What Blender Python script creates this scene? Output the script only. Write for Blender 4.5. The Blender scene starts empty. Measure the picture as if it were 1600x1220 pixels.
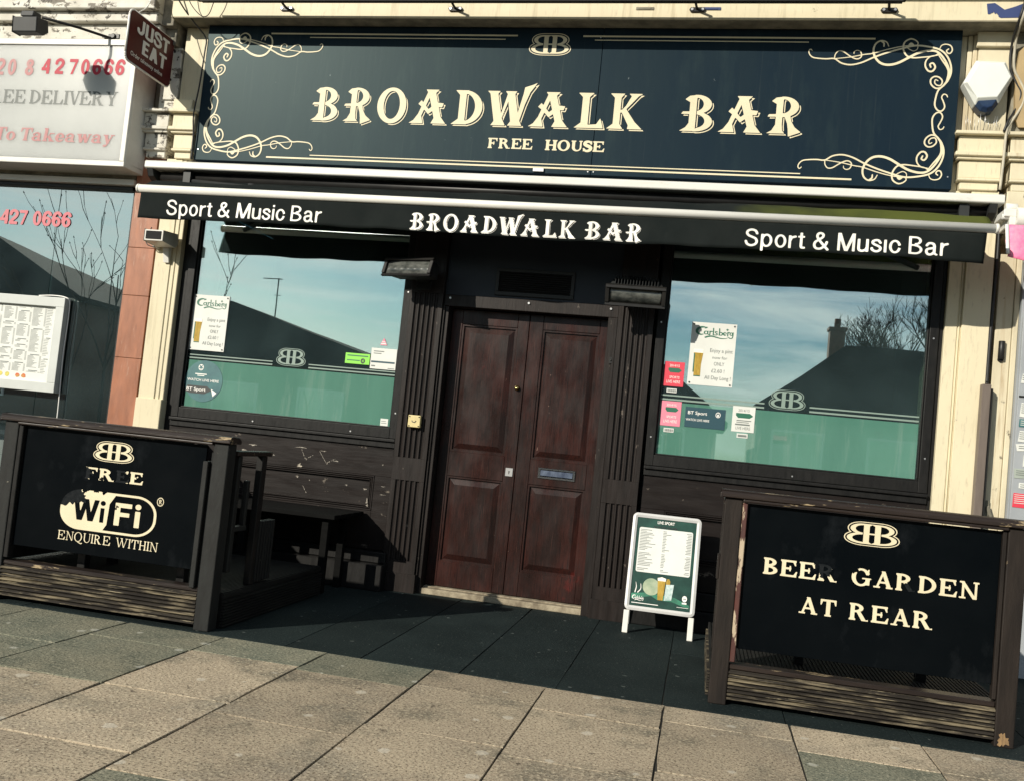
import bpy, bmesh, math, random
import numpy as np
from mathutils import Vector, Matrix, Euler
from mathutils.geometry import tessellate_polygon

random.seed(7)
SC = bpy.context.scene
COL = SC.collection
R = math.radians

# ------------------------------------------------------------------ camera
cam_d = bpy.data.cameras.new('camera')
cam = bpy.data.objects.new('camera', cam_d)
COL.objects.link(cam)
cam_d.sensor_fit = 'HORIZONTAL'
cam_d.sensor_width = 36.0
cam_d.lens = 36.0 * 1456.1 / 1600.0
cam_d.clip_end = 3000.0
cam_d.clip_start = 0.05
YAW, PITCH, ROLL = -0.208074, 0.053641, 0.100209
_f = Vector((math.sin(YAW) * math.cos(PITCH), math.cos(YAW) * math.cos(PITCH), math.sin(PITCH)))
_r = Vector((math.cos(YAW), -math.sin(YAW), 0))
_u = _r.cross(_f)
_r2 = math.cos(ROLL) * _r + math.sin(ROLL) * _u
_u2 = -math.sin(ROLL) * _r + math.cos(ROLL) * _u
cam.matrix_world = Matrix(((_r2.x, _u2.x, -_f.x, 0.0), (_r2.y, _u2.y, -_f.y, -6.645),
                           (_r2.z, _u2.z, -_f.z, 1.1727), (0, 0, 0, 1)))
SC.camera = cam

# ------------------------------------------------------------------ world
SUN_EL = R(25.0)
SUN_AZ = R(34.7)                       # from the facade normal, towards -x
to_sun = Vector((-math.sin(SUN_AZ) * math.cos(SUN_EL), -math.cos(SUN_AZ) * math.cos(SUN_EL), math.sin(SUN_EL)))
W = bpy.data.worlds.new('World')
SC.world = W
W.use_nodes = True
nt = W.node_tree
nt.nodes.clear()
wo = nt.nodes.new('ShaderNodeOutputWorld')
bg = nt.nodes.new('ShaderNodeBackground')
bg.inputs['Strength'].default_value = 0.06
sky = nt.nodes.new('ShaderNodeTexSky')
sky.sky_type = 'NISHITA'
sky.sun_disc = False
sky.sun_elevation = SUN_EL
sky.sun_rotation = math.atan2(to_sun.x, to_sun.y)
sky.air_density = 1.1
sky.dust_density = 0.6
tc = nt.nodes.new('ShaderNodeTexCoord')
mp = nt.nodes.new('ShaderNodeMapping')
mp.inputs['Scale'].default_value = (1.5, 1.5, 11.0)
nz = nt.nodes.new('ShaderNodeTexNoise')
nz.inputs['Scale'].default_value = 1.7
nz.inputs['Detail'].default_value = 7
nz.inputs['Roughness'].default_value = 0.62
nz.inputs['Distortion'].default_value = 0.5
rp = nt.nodes.new('ShaderNodeValToRGB')
rp.color_ramp.elements[0].position = 0.40
rp.color_ramp.elements[1].position = 0.66
rp.color_ramp.elements[1].color = (0.75, 0.75, 0.75, 1)
mx = nt.nodes.new('ShaderNodeMix')
mx.data_type = 'RGBA'
mx.inputs['B'].default_value = (13.5, 13.8, 13.2, 1)
tint = nt.nodes.new('ShaderNodeMix')
tint.data_type = 'RGBA'
tint.blend_type = 'MULTIPLY'
tint.inputs['Factor'].default_value = 1.0
tint.inputs['B'].default_value = (0.62, 0.84, 0.96, 1)
L = nt.links
L.new(tc.outputs['Generated'], mp.inputs['Vector'])
L.new(mp.outputs['Vector'], nz.inputs['Vector'])
L.new(nz.outputs['Fac'], rp.inputs['Fac'])
L.new(rp.outputs['Color'], mx.inputs['Factor'])
L.new(sky.outputs['Color'], tint.inputs['A'])
L.new(tint.outputs['Result'], mx.inputs['A'])
L.new(mx.outputs['Result'], bg.inputs['Color'])
L.new(bg.outputs['Background'], wo.inputs['Surface'])

# ------------------------------------------------------------------ sun
sd = bpy.data.lights.new('sun', 'SUN')
sd.energy = 4.4
sd.angle = R(0.5)
sd.color = (1.0, 0.93, 0.80)
sun = bpy.data.objects.new('sun', sd)
COL.objects.link(sun)
sun.rotation_euler = to_sun.to_track_quat('Z', 'Y').to_euler()
sun.location = to_sun * 40

vs = SC.view_settings
vs.view_transform = 'Standard'
vs.look = 'None'
vs.exposure = 0.35
vs.gamma = 1.0
vs.use_curve_mapping = False
SC.render.engine = 'CYCLES'
SC.cycles.max_bounces = 8
SC.cycles.transparent_max_bounces = 12
SC.cycles.caustics_reflective = False
SC.cycles.caustics_refractive = False

# ------------------------------------------------------------------ object helpers
def thing(name, label, cat, loc=(0, 0, 0), rot=(0, 0, 0), group=None):
    o = bpy.data.objects.new(name, None)
    o.empty_display_size = 0.1
    COL.objects.link(o)
    o.location = loc
    o.rotation_euler = rot
    o['label'] = label
    o['category'] = cat
    if group:
        o['group'] = group
    return o

def tag(o, label, cat, group=None):
    o['label'] = label
    o['category'] = cat
    if group:
        o['group'] = group
    return o

def origin_of(o):
    v = Vector((0, 0, 0))
    while o is not None:
        v = v + Vector(o.location)
        o = o.parent
    return v

class MB:
    """collects shapes; build() links them as ONE mesh object"""
    def __init__(self):
        self.v, self.f, self.sm = [], [], []
    def add(self, vs, fs, smooth=False):
        b = len(self.v)
        self.v += [tuple(p) for p in vs]
        self.f += [tuple(i + b for i in f) for f in fs]
        self.sm += [smooth] * len(fs)
        return self
    def box(self, x0, x1, y0, y1, z0, z1):
        vs = [(x0, y0, z0), (x1, y0, z0), (x1, y1, z0), (x0, y1, z0), (x0, y0, z1), (x1, y0, z1), (x1, y1, z1), (x0, y1, z1)]
        return self.add(vs, [(0, 3, 2, 1), (4, 5, 6, 7), (0, 1, 5, 4), (1, 2, 6, 5), (2, 3, 7, 6), (3, 0, 4, 7)])
    def prism(self, poly, axis, a, b, smooth=False):
        """poly in the two other axes, extruded from a to b along axis. x:(y,z) y:(x,z) z:(x,y)"""
        n = len(poly)
        def P(p, t):
            return {'x': (t, p[0], p[1]), 'y': (p[0], t, p[1]), 'z': (p[0], p[1], t)}[axis]
        area = sum(poly[i][0] * poly[(i + 1) % n][1] - poly[(i + 1) % n][0] * poly[i][1] for i in range(n))
        if (area < 0) != (axis == 'y'):
            poly = poly[::-1]
        vs = [P(p, a) for p in poly] + [P(p, b) for p in poly]
        if a > b:
            vs = vs[n:] + vs[:n]
        bi = len(self.v)
        self.v += vs
        tri = tessellate_polygon([[Vector((p[0], p[1], 0)) for p in poly]]) if n > 4 else None
        if tri is None:
            self.f += [tuple(bi + i for i in range(n))[::-1], tuple(bi + n + i for i in range(n))]
            self.sm += [False, False]
        else:
            for t in tri:
                self.f += [tuple(bi + i for i in t), tuple(bi + n + i for i in t)]
                self.sm += [False, False]
        for i in range(n):
            j = (i + 1) % n
            self.f.append((bi + i, bi + j, bi + n + j, bi + n + i))
            self.sm.append(smooth)
        return self
    def tube(self, pts, rad, n=8, cap=True):
        pts = [Vector(p) for p in pts]
        if not isinstance(rad, (list, tuple)):
            rad = [rad] * len(pts)
        rings = []
        up = None
        for i, p in enumerate(pts):
            d = (pts[min(i + 1, len(pts) - 1)] - pts[max(i - 1, 0)])
            if d.length < 1e-9:
                d = Vector((0, 0, 1))
            d.normalize()
            if up is None:
                up = Vector((0, 0, 1)) if abs(d.z) < 0.9 else Vector((1, 0, 0))
            a = d.cross(up)
            if a.length < 1e-4:
                a = d.cross(Vector((1, 0.3, 0)))
            a.normalize()
            b = a.cross(d).normalized()
            up = b
            rings.append([p + rad[i] * (math.cos(t) * a + math.sin(t) * b) for t in (2 * math.pi * k / n for k in range(n))])
        vs = [q for r_ in rings for q in r_]
        fs = []
        for i in range(len(pts) - 1):
            for k in range(n):
                k2 = (k + 1) % n
                fs.append((i * n + k, i * n + k2, (i + 1) * n + k2, (i + 1) * n + k))
        self.add(vs, fs, True)
        if cap:
            b = len(self.v) - len(vs)
            self.f += [tuple(b + k for k in range(n))[::-1], tuple(b + (len(pts) - 1) * n + k for k in range(n))]
            self.sm += [False, False]
        return self
    def disc(self, c, axis, r, h, n=20):
        """short cylinder, axis 'x','y','z'"""
        d = {'x': Vector((1, 0, 0)), 'y': Vector((0, 1, 0)), 'z': Vector((0, 0, 1))}[axis]
        c = Vector(c)
        return self.tube([c - d * h / 2, c + d * h / 2], r, n)
    def lathe(self, c, prof, n=20, axis='z'):
        """prof: list of (radius, t)"""
        vs, fs = [], []
        for r_, t in prof:
            for k in range(n):
                a = 2 * math.pi * k / n
                if axis == 'z':
                    vs.append((c[0] + r_ * math.cos(a), c[1] + r_ * math.sin(a), c[2] + t))
                else:
                    vs.append((c[0] + r_ * math.cos(a), c[1] + t, c[2] - r_ * math.sin(a)))
        m = len(prof)
        for i in range(m - 1):
            for k in range(n):
                k2 = (k + 1) % n
                fs.append((i * n + k, i * n + k2, (i + 1) * n + k2, (i + 1) * n + k))
        self.add(vs, fs, True)
        b = len(self.v) - len(vs)
        self.f += [tuple(b + k for k in range(n))[::-1], tuple(b + (m - 1) * n + k for k in range(n))]
        self.sm += [False, False]
        return self
    def grid(self, fn, nu, nv, smooth=True):
        vs = [fn(i / nu, j / nv) for j in range(nv + 1) for i in range(nu + 1)]
        fs = [(j * (nu + 1) + i, j * (nu + 1) + i + 1, (j + 1) * (nu + 1) + i + 1, (j + 1) * (nu + 1) + i) for j in range(nv) for i in range(nu)]
        return self.add(vs, fs, smooth)
    def build(self, name, mat, parent=None, bevel=0.0, seg=1, local=False, solid=0.0):
        me = bpy.data.meshes.new(name)
        o0 = Vector((0, 0, 0)) if (local or parent is None) else origin_of(parent)
        me.from_pydata([(x - o0.x, y - o0.y, z - o0.z) for x, y, z in self.v], [], self.f)
        me.polygons.foreach_set('use_smooth', self.sm)
        me.update()
        me.materials.append(mat)
        o = bpy.data.objects.new(name, me)
        COL.objects.link(o)
        o.parent = parent
        if solid:
            m = o.modifiers.new('solid', 'SOLIDIFY')
            m.thickness = solid
            m.offset = 0
        if bevel:
            m = o.modifiers.new('bevel', 'BEVEL')
            m.width = bevel
            m.segments = seg
            m.limit_method = 'ANGLE'
            m.angle_limit = R(40)
        return o

def structure(o):
    o['kind'] = 'structure'
    return o

def dup(root, loc, label=None, rot=None):
    r_ = root.copy()
    COL.objects.link(r_)
    r_.location = loc
    if rot is not None:
        r_.rotation_euler = rot
    if label:
        r_['label'] = label
    for ch in list(root.children):
        c = ch.copy()
        COL.objects.link(c)
        c.parent = r_
        for g in list(ch.children):
            d = g.copy()
            COL.objects.link(d)
            d.parent = c
    return r_

# ------------------------------------------------------------------ materials
def mat(name, col, rough=0.6, col2=None, scale=5.0, stretch=(1, 1, 1), bump=0.0, bscale=None, metal=0.0,
        spec=0.5, chips=None, streak=None, ramp=(0.35, 0.65), rvar=0.0, island=0.0, coat=0.0, detail=6):
    """chips / streak: (colour, threshold, softness, scale, stretch)"""
    m = bpy.data.materials.new(name)
    m.use_nodes = True
    t = m.node_tree
    t.nodes.clear()
    N, K = t.nodes.new, t.links.new
    out = N('ShaderNodeOutputMaterial')
    b = N('ShaderNodeBsdfPrincipled')
    K(b.outputs[0], out.inputs[0])
    b.inputs['Roughness'].default_value = rough
    b.inputs['Metallic'].default_value = metal
    b.inputs['Specular IOR Level'].default_value = spec
    b.inputs['Coat Weight'].default_value = coat
    b.inputs['Base Color'].default_value = (*col, 1)
    tcn = N('ShaderNodeTexCoord')
    def noise(sc, st, det=detail, rg=0.6):
        mpn = N('ShaderNodeMapping')
        mpn.inputs['Scale'].default_value = st
        n_ = N('ShaderNodeTexNoise')
        n_.inputs['Scale'].default_value = sc
        n_.inputs['Detail'].default_value = det
        n_.inputs['Roughness'].default_value = rg
        K(tcn.outputs['Object'], mpn.inputs['Vector'])
        K(mpn.outputs['Vector'], n_.inputs['Vector'])
        return n_
    def ramp_(src, a, c):
        r_ = N('ShaderNodeMapRange')
        r_.inputs['From Min'].default_value = a
        r_.inputs['From Max'].default_value = c
        K(src, r_.inputs['Value'])
        return r_.outputs['Result']
    cur = None
    if col2 is not None:
        n1 = noise(scale, stretch)
        x = N('ShaderNodeMix')
        x.data_type = 'RGBA'
        x.inputs['A'].default_value = (*col, 1)
        x.inputs['B'].default_value = (*col2, 1)
        K(ramp_(n1.outputs['Fac'], *ramp), x.inputs['Factor'])
        cur = x.outputs['Result']
    for lay in ([streak] if streak and isinstance(streak[0][0], (int, float)) else (streak or [])) + \
               ([chips] if chips and isinstance(chips[0][0], (int, float)) else (chips or [])):
        cc, th, soft, sc, st = lay
        n2 = noise(sc, st, 8, 0.68)
        x = N('ShaderNodeMix')
        x.data_type = 'RGBA'
        if cur is None:
            x.inputs['A'].default_value = (*col, 1)
        else:
            K(cur, x.inputs['A'])
        x.inputs['B'].default_value = (*cc, 1)
        K(ramp_(n2.outputs['Fac'], th, th + soft), x.inputs['Factor'])
        cur = x.outputs['Result']
    if island:
        g = N('ShaderNodeNewGeometry')
        h = N('ShaderNodeHueSaturation')
        K(ramp_(g.outputs['Random Per Island'], 0, 1), h.inputs['Value'])
        h.inputs['Value'].default_value = 1
        mr = h.inputs['Value'].links[0].from_node
        mr.inputs['To Min'].default_value = 1 - island
        mr.inputs['To Max'].default_value = 1 + island
        if cur is None:
            h.inputs['Color'].default_value = (*col, 1)
        else:
            K(cur, h.inputs['Color'])
        cur = h.outputs['Color']
    if cur is not None:
        K(cur, b.inputs['Base Color'])
    if rvar:
        n3 = noise(scale * 1.7, stretch)
        mr = N('ShaderNodeMapRange')
        mr.inputs['From Min'].default_value = 0.3
        mr.inputs['From Max'].default_value = 0.7
        mr.inputs['To Min'].default_value = max(0.02, rough - rvar)
        mr.inputs['To Max'].default_value = min(1, rough + rvar)
        K(n3.outputs['Fac'], mr.inputs['Value'])
        K(mr.outputs['Result'], b.inputs['Roughness'])
    if bump:
        n4 = noise(bscale or scale * 4, stretch, 8)
        bp = N('ShaderNodeBump')
        bp.inputs['Strength'].default_value = 1.0
        bp.inputs['Distance'].default_value = bump
        K(n4.outputs['Fac'], bp.inputs['Height'])
        K(bp.outputs['Normal'], b.inputs['Normal'])
    return m

def glass_mat(name, fac, tcol, gcol=(0.9, 1.0, 1.0), rough=0.004, veil=0.0):
    m = bpy.data.materials.new(name)
    m.use_nodes = True
    t = m.node_tree
    t.nodes.clear()
    N, K = t.nodes.new, t.links.new
    out = N('ShaderNodeOutputMaterial')
    x = N('ShaderNodeMixShader')
    tr = N('ShaderNodeBsdfTransparent')
    tr.inputs['Color'].default_value = (*tcol, 1)
    gl = N('ShaderNodeBsdfGlossy')
    gl.inputs['Color'].default_value = (*gcol, 1)
    gl.inputs['Roughness'].default_value = rough
    tcn = N('ShaderNodeTexCoord')
    nn = N('ShaderNodeTexNoise')
    nn.inputs['Scale'].default_value = 1.1
    nn.inputs['Detail'].default_value = 1
    bp = N('ShaderNodeBump')
    bp.inputs['Distance'].default_value = 0.0012
    K(tcn.outputs['Object'], nn.inputs['Vector'])
    K(nn.outputs['Fac'], bp.inputs['Height'])
    K(bp.outputs['Normal'], gl.inputs['Normal'])
    lw = N('ShaderNodeLayerWeight')
    lw.inputs['Blend'].default_value = 0.25
    mr = N('ShaderNodeMapRange')
    mr.inputs['To Min'].default_value = fac
    mr.inputs['To Max'].default_value = 1.0
    K(lw.outputs['Fresnel'], mr.inputs['Value'])
    mr.inputs['From Min'].default_value = 0.06
    K(mr.outputs['Result'], x.inputs['Fac'])
    K(tr.outputs[0], x.inputs[1])
    K(gl.outputs[0], x.inputs[2])
    if veil:                                          # pale blue haze painted into the pane to soften dark reflections
        df = N('ShaderNodeBsdfDiffuse')
        df.inputs['Color'].default_value = (0.36, 0.55, 0.58, 1)
        nd = N('ShaderNodeTexNoise')
        nd.inputs['Scale'].default_value = 2.2
        nd.inputs['Detail'].default_value = 6
        md = N('ShaderNodeMapRange')
        md.inputs['From Min'].default_value = 0.3
        md.inputs['From Max'].default_value = 0.7
        md.inputs['To Min'].default_value = veil * 0.5
        md.inputs['To Max'].default_value = veil * 1.5
        K(tcn.outputs['Object'], nd.inputs['Vector'])
        K(nd.outputs['Fac'], md.inputs['Value'])
        y = N('ShaderNodeMixShader')
        K(md.outputs['Result'], y.inputs['Fac'])
        K(x.outputs[0], y.inputs[1])
        K(df.outputs[0], y.inputs[2])
        K(y.outputs[0], out.inputs[0])
    else:
        K(x.outputs[0], out.inputs[0])
    return m

def film_mat(name, col, col2, gloss):
    """etched film: matte pale layer with a weak clear reflection"""
    m = mat(name, col, 0.6, col2, 1.3, (2.2, 1, 0.5), spec=0.1, streak=[((0.17, 0.30, 0.245), 0.54, 0.2, 2.0, (5, 1, 0.5)), ((0.085, 0.18, 0.145), 0.60, 0.2, 1.2, (1, 1, 1))])
    t = m.node_tree
    b = next(n for n in t.nodes if n.type == 'BSDF_PRINCIPLED')
    o = next(n for n in t.nodes if n.type == 'OUTPUT_MATERIAL')
    g = t.nodes.new('ShaderNodeBsdfGlossy')
    g.inputs['Roughness'].default_value = 0.012
    g.inputs['Color'].default_value = (0.9, 1, 1, 1)
    x = t.nodes.new('ShaderNodeMixShader')
    x.inputs['Fac'].default_value = gloss
    t.links.new(b.outputs[0], x.inputs[1])
    t.links.new(g.outputs[0], x.inputs[2])
    t.links.new(x.outputs[0], o.inputs[0])
    return m

M = {}
M['cream'] = mat('cream_paint', (0.68, 0.61, 0.435), 0.55, (0.61, 0.545, 0.385), 1.8, (1, 1, 0.5), 0.0008, 40, spec=0.3,
                 streak=[((0.37, 0.32, 0.20), 0.54, 0.24, 2.5, (5, 5, 0.4)), ((0.52, 0.46, 0.33), 0.55, 0.15, 22, (3, 3, 0.5)), ((0.16, 0.14, 0.09), 0.68, 0.05, 9, (1, 1, 1))])
M['cream_dirty'] = mat('stained_cream_paint', (0.66, 0.60, 0.44), 0.6, (0.50, 0.44, 0.31), 3, (1, 1, 0.5), 0.0015, 30,
                       streak=[((0.33, 0.22, 0.11), 0.56, 0.16, 2.2, (6, 6, 0.35)), ((0.12, 0.10, 0.07), 0.64, 0.05, 7, (1, 1, 1))])
M['peeling'] = mat('peeling_white_paint', (0.66, 0.64, 0.57), 0.7, (0.50, 0.47, 0.40), 4, (1, 1, 1), 0.004, 18,
                   chips=[((0.17, 0.15, 0.12), 0.56, 0.03, 5.0, (1, 1, 2.2)), ((0.07, 0.06, 0.05), 0.60, 0.02, 14, (1, 1, 1))])
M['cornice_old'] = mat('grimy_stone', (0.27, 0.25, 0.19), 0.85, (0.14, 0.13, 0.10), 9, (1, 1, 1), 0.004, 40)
M['soot'] = mat('sooty_render', (0.10, 0.095, 0.075), 0.9, (0.32, 0.29, 0.23), 8, (1, 1, 1), 0.006, 30)
M['red_tile'] = mat('terracotta_tile', (0.36, 0.150, 0.085), 0.42, (0.25, 0.105, 0.062), 5, (3, 3, 0.7), 0.0007, 60, spec=0.3,
                    streak=[((0.42, 0.27, 0.20), 0.58, 0.16, 7, (4, 4, 0.6)), ((0.16, 0.07, 0.045), 0.60, 0.15, 16, (3, 3, 0.4))], rvar=0.1)
M['wood'] = mat('dark_stained_wood', (0.0116, 0.0092, 0.0084), 0.45, (0.0190, 0.0144, 0.0130), 5, (5, 5, 0.6), 0.0010, 14, spec=0.22, rvar=0.1,
                chips=[((0.12, 0.10, 0.085), 0.655, 0.03, 16, (1, 1, 0.5)), ((0.50, 0.44, 0.36), 0.725, 0.02, 11, (1, 1, 1))])
M['wood_h'] = mat('dark_stained_wood_rail', (0.0084, 0.0063, 0.0058), 0.42, (0.0132, 0.0098, 0.0089), 4, (0.6, 4, 4), 0.0008, 14, spec=0.22, rvar=0.1,
                  chips=[((0.13, 0.11, 0.09), 0.65, 0.03, 14, (0.5, 1, 1)), ((0.58, 0.52, 0.42), 0.705, 0.02, 9, (0.7, 1, 1))])
M['wood_black'] = mat('black_painted_wood', (0.0084, 0.0084, 0.0084), 0.45, (0.0128, 0.0124, 0.0120), 6, (4, 4, 1), 0.001, 18, spec=0.2, rvar=0.1)
M['door'] = mat('mahogany_door', (0.0150, 0.0078, 0.0068), 0.34, (0.042, 0.0120, 0.0092), 2.3, (2.0, 2.0, 0.9), 0.0005, 20, spec=0.26, rvar=0.12, ramp=(0.38, 0.72),
                streak=[((0.0105, 0.0075, 0.007), 0.53, 0.22, 4, (4, 4, 0.8)), ((0.12, 0.015, 0.012), 0.63, 0.14, 2.6, (1.5, 1.5, 1.0)), ((0.008, 0.005, 0.005), 0.50, 0.14, 26, (7, 7, 0.22)), ((0.060, 0.026, 0.020), 0.58, 0.12, 34, (7, 7, 0.2))],
                chips=[((0.24, 0.15, 0.12), 0.695, 0.03, 15, (1, 1, 0.6))])
M['lintel'] = mat('dark_blue_panel', (0.016, 0.022, 0.033), 0.5, (0.024, 0.030, 0.040), 3, (1, 1, 1), 0.0005, spec=0.3)
M['stone'] = mat('worn_threshold_stone', (0.36, 0.31, 0.22), 0.9, (0.16, 0.13, 0.09), 14, (1, 1, 1), 0.004, 40)
M['navy'] = mat('navy_sign_paint', (0.0055, 0.0130, 0.0240), 0.42, (0.0075, 0.0155, 0.0250), 2, (3, 1, 0.6), 0.0003, 7, spec=0.145,
                streak=[((0.016, 0.028, 0.034), 0.52, 0.3, 2.2, (3, 3, 0.7)), ((0.030, 0.040, 0.044), 0.60, 0.2, 6, (6, 1, 0.12))], chips=((0.12, 0.14, 0.15), 0.715, 0.02, 10, (1, 1, 0.5)))
M['gold'] = mat('cream_vinyl', (0.70, 0.625, 0.44), 0.5, (0.63, 0.56, 0.39), 4, spec=0.3)
M['offwhite'] = mat('offwhite_vinyl', (0.82, 0.80, 0.74), 0.5, (0.70, 0.68, 0.62), 7)
M['ghost'] = mat('peeled_vinyl_ghost', (0.0075, 0.0095, 0.0110), 0.25, (0.017, 0.019, 0.021), 40, spec=0.12, chips=((0.20, 0.19, 0.15), 0.70, 0.02, 45, (1, 1, 1)))
M['board'] = mat('black_gloss_board', (0.0016, 0.0026, 0.0036), 0.30, (0.0030, 0.0042, 0.0052), 2, (1, 1, 1), 0.0002, 8, rvar=0.06, spec=0.05,
                 chips=[((0.010, 0.012, 0.014), 0.54, 0.2, 4, (1, 1, 0.6)), ((0.09, 0.10, 0.10), 0.705, 0.02, 12, (1, 1, 0.35))])
M['deck'] = mat('ribbed_decking_timber', (0.036, 0.031, 0.025), 0.75, (0.016, 0.0135, 0.012), 3.5, (0.7, 5, 5), 0.003, 22, spec=0.15,
                chips=[((0.21, 0.175, 0.115), 0.50, 0.12, 5, (0.5, 3, 7)), ((0.36, 0.31, 0.21), 0.60, 0.06, 9, (0.4, 3, 7))])
M['deck_dark'] = mat('dark_decking_timber', (0.018, 0.018, 0.017), 0.7, (0.009, 0.009, 0.0085), 5, (3, 0.6, 3), 0.002, 22, spec=0.15)
M['post'] = mat('weathered_brown_post', (0.0118, 0.0093, 0.0081), 0.6, (0.0214, 0.0163, 0.0135), 5, (4, 4, 0.6), 0.002, 16, spec=0.2,
                chips=((0.24, 0.18, 0.11), 0.665, 0.03, 8, (2, 2, 0.8)))
M['post_grey'] = mat('weathered_grey_post', (0.0188, 0.0202, 0.0195), 0.6, (0.0130, 0.0130, 0.0127), 7, (3, 3, 0.8), 0.0018, 25, spec=0.2,
                     chips=((0.16, 0.15, 0.12), 0.68, 0.03, 13, (1, 1, 1)))
M['rail'] = mat('worn_barrier_rail', (0.0132, 0.0093, 0.0084), 0.42, (0.0240, 0.0168, 0.0138), 6, (0.4, 4, 4), 0.002, 16, spec=0.3,
                chips=((0.36, 0.28, 0.17), 0.61, 0.03, 7, (0.5, 3, 3)))
M['red_strip'] = mat('flaking_red_batten', (0.085, 0.022, 0.016), 0.6, (0.035, 0.017, 0.014), 6, (2, 2, 0.6), 0.001, 20,
                     chips=((0.42, 0.34, 0.24), 0.575, 0.03, 14, (1.5, 1.5, 0.35)))
M['white_metal'] = mat('white_powder_coat', (0.70, 0.69, 0.645), 0.35, (0.63, 0.62, 0.575), 3, (0.6, 3, 3), spec=0.3,
                       streak=((0.45, 0.43, 0.37), 0.60, 0.2, 5, (1, 4, 4)))
M['fabric'] = mat('black_awning_cloth', (0.0085, 0.0115, 0.0115), 0.85, (0.0135, 0.0165, 0.016), 3, (1, 1, 1), 0.002, 9, spec=0.06,
                  streak=((0.020, 0.023, 0.021), 0.60, 0.2, 2.5, (1, 1, 1)))
M['black_metal'] = mat('black_metal', (0.011, 0.011, 0.011), 0.42, (0.018, 0.017, 0.016), 8, spec=0.3)
M['dark_grey'] = mat('dark_grey_metal', (0.028, 0.030, 0.030), 0.5, (0.020, 0.021, 0.021), 6, spec=0.3)
M['grey_metal'] = mat('grey_painted_steel', (0.33, 0.35, 0.37), 0.5, (0.27, 0.29, 0.31), 3)
M['alu'] = mat('brushed_aluminium', (0.72, 0.73, 0.72), 0.38, (0.62, 0.63, 0.62), 8, (1, 6, 1), metal=0.65)
M['steel'] = mat('galvanised_steel', (0.55, 0.55, 0.55), 0.35, metal=0.8)
M['chrome'] = mat('chrome', (0.75, 0.76, 0.78), 0.12, metal=1.0)
M['dark_chrome'] = mat('dark_chrome', (0.07, 0.08, 0.11), 0.25, (0.16, 0.18, 0.22), 12, (2, 1, 1), metal=1.0)
M['scar'] = mat('bare_paint_scar', (0.36, 0.33, 0.28), 0.8, (0.14, 0.12, 0.10), 60)
M['brass'] = mat('brass', (0.80, 0.60, 0.25), 0.25, metal=1.0)
M['yellowed'] = mat('yellowed_plastic', (0.62, 0.52, 0.25), 0.5, (0.54, 0.45, 0.22), 20)
M['black'] = mat('interior_black', (0.008, 0.009, 0.009), 0.9)
M['interior'] = mat('dim_interior_wall', (0.030, 0.036, 0.034), 0.9, (0.02, 0.024, 0.023), 2)
M['black_cable'] = mat('black_cable', (0.012, 0.012, 0.012), 0.5)
M['grey_cable'] = mat('pale_cable', (0.50, 0.46, 0.36), 0.6, (0.35, 0.32, 0.25), 9)
M['glass'] = glass_mat('window_glass', 0.48, (0.80, 0.92, 0.86), veil=0.030)
M['glass_shop'] = glass_mat('shop_window_glass', 0.48, (0.35, 0.45, 0.42), veil=0.03)
M['frost'] = film_mat('frosted_window_film', (0.100, 0.255, 0.195), (0.080, 0.215, 0.165), 0.24)
M['etch'] = mat('etched_line', (0.20, 0.27, 0.235), 0.5)
M['white_box'] = mat('white_acrylic', (0.44, 0.455, 0.44), 0.3, (0.39, 0.405, 0.395), 1.5, spec=0.25)
M['red_vinyl'] = mat('red_vinyl', (0.46, 0.028, 0.055), 0.5, (0.38, 0.03, 0.055), 8, spec=0.2)
M['pink_vinyl'] = mat('faded_red_vinyl', (0.56, 0.15, 0.18), 0.5, (0.54, 0.20, 0.22), 9, spec=0.2)
M['palepink_vinyl'] = mat('pale_faded_vinyl', (0.42, 0.175, 0.18), 0.5, (0.43, 0.24, 0.235), 9, spec=0.2)
M['ink'] = mat('black_ink', (0.02, 0.025, 0.024), 0.5)
M['darkgreen_text'] = mat('dark_lettering', (0.055, 0.068, 0.062), 0.5)
M['grey_ink'] = mat('grey_print', (0.16, 0.18, 0.17), 0.6)
M['paper'] = mat('white_paper', (0.66, 0.67, 0.635), 0.6, (0.60, 0.61, 0.575), 4)
M['pale_sheet'] = mat('pale_sheet', (0.36, 0.40, 0.355), 0.6, (0.30, 0.34, 0.30), 6)
M['green_ink'] = mat('green_print', (0.015, 0.12, 0.07), 0.5)
M['beer'] = mat('golden_print', (0.46, 0.31, 0.06), 0.5, (0.30, 0.19, 0.025), 22, (3, 1, 1), spec=0.2)
M['foam'] = mat('foam_print', (0.85, 0.80, 0.68), 0.6)
M['lime'] = mat('lime_sticker', (0.22, 0.62, 0.06), 0.5)
M['sticker_red'] = mat('red_sticker', (0.62, 0.045, 0.075), 0.5)
M['sticker_pink'] = mat('pink_sticker', (0.70, 0.22, 0.30), 0.5)
M['sticker_blue'] = mat('blue_sticker', (0.012, 0.055, 0.075), 0.5)
M['sticker_teal'] = mat('teal_round_sticker', (0.055, 0.17, 0.17), 0.4, (0.028, 0.085, 0.105), 5)
M['poster_green'] = mat('green_poster_print', (0.012, 0.036, 0.030), 0.4, (0.022, 0.070, 0.055), 6, spec=0.2)
M['maroon'] = mat('maroon_sign', (0.105, 0.009, 0.010), 0.4, (0.070, 0.008, 0.009), 3, spec=0.25)
M['sign_white'] = mat('sign_white', (0.80, 0.78, 0.74), 0.5)
M['pink_cloth'] = mat('pink_awning_cloth', (0.78, 0.14, 0.30), 0.7, (0.85, 0.30, 0.42), 14, bump=0.004, bscale=20)
M['lamp_lens'] = mat('lamp_lens', (0.035, 0.04, 0.038), 0.15, (0.12, 0.125, 0.115), 14, (1, 1, 2), spec=0.5)
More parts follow.
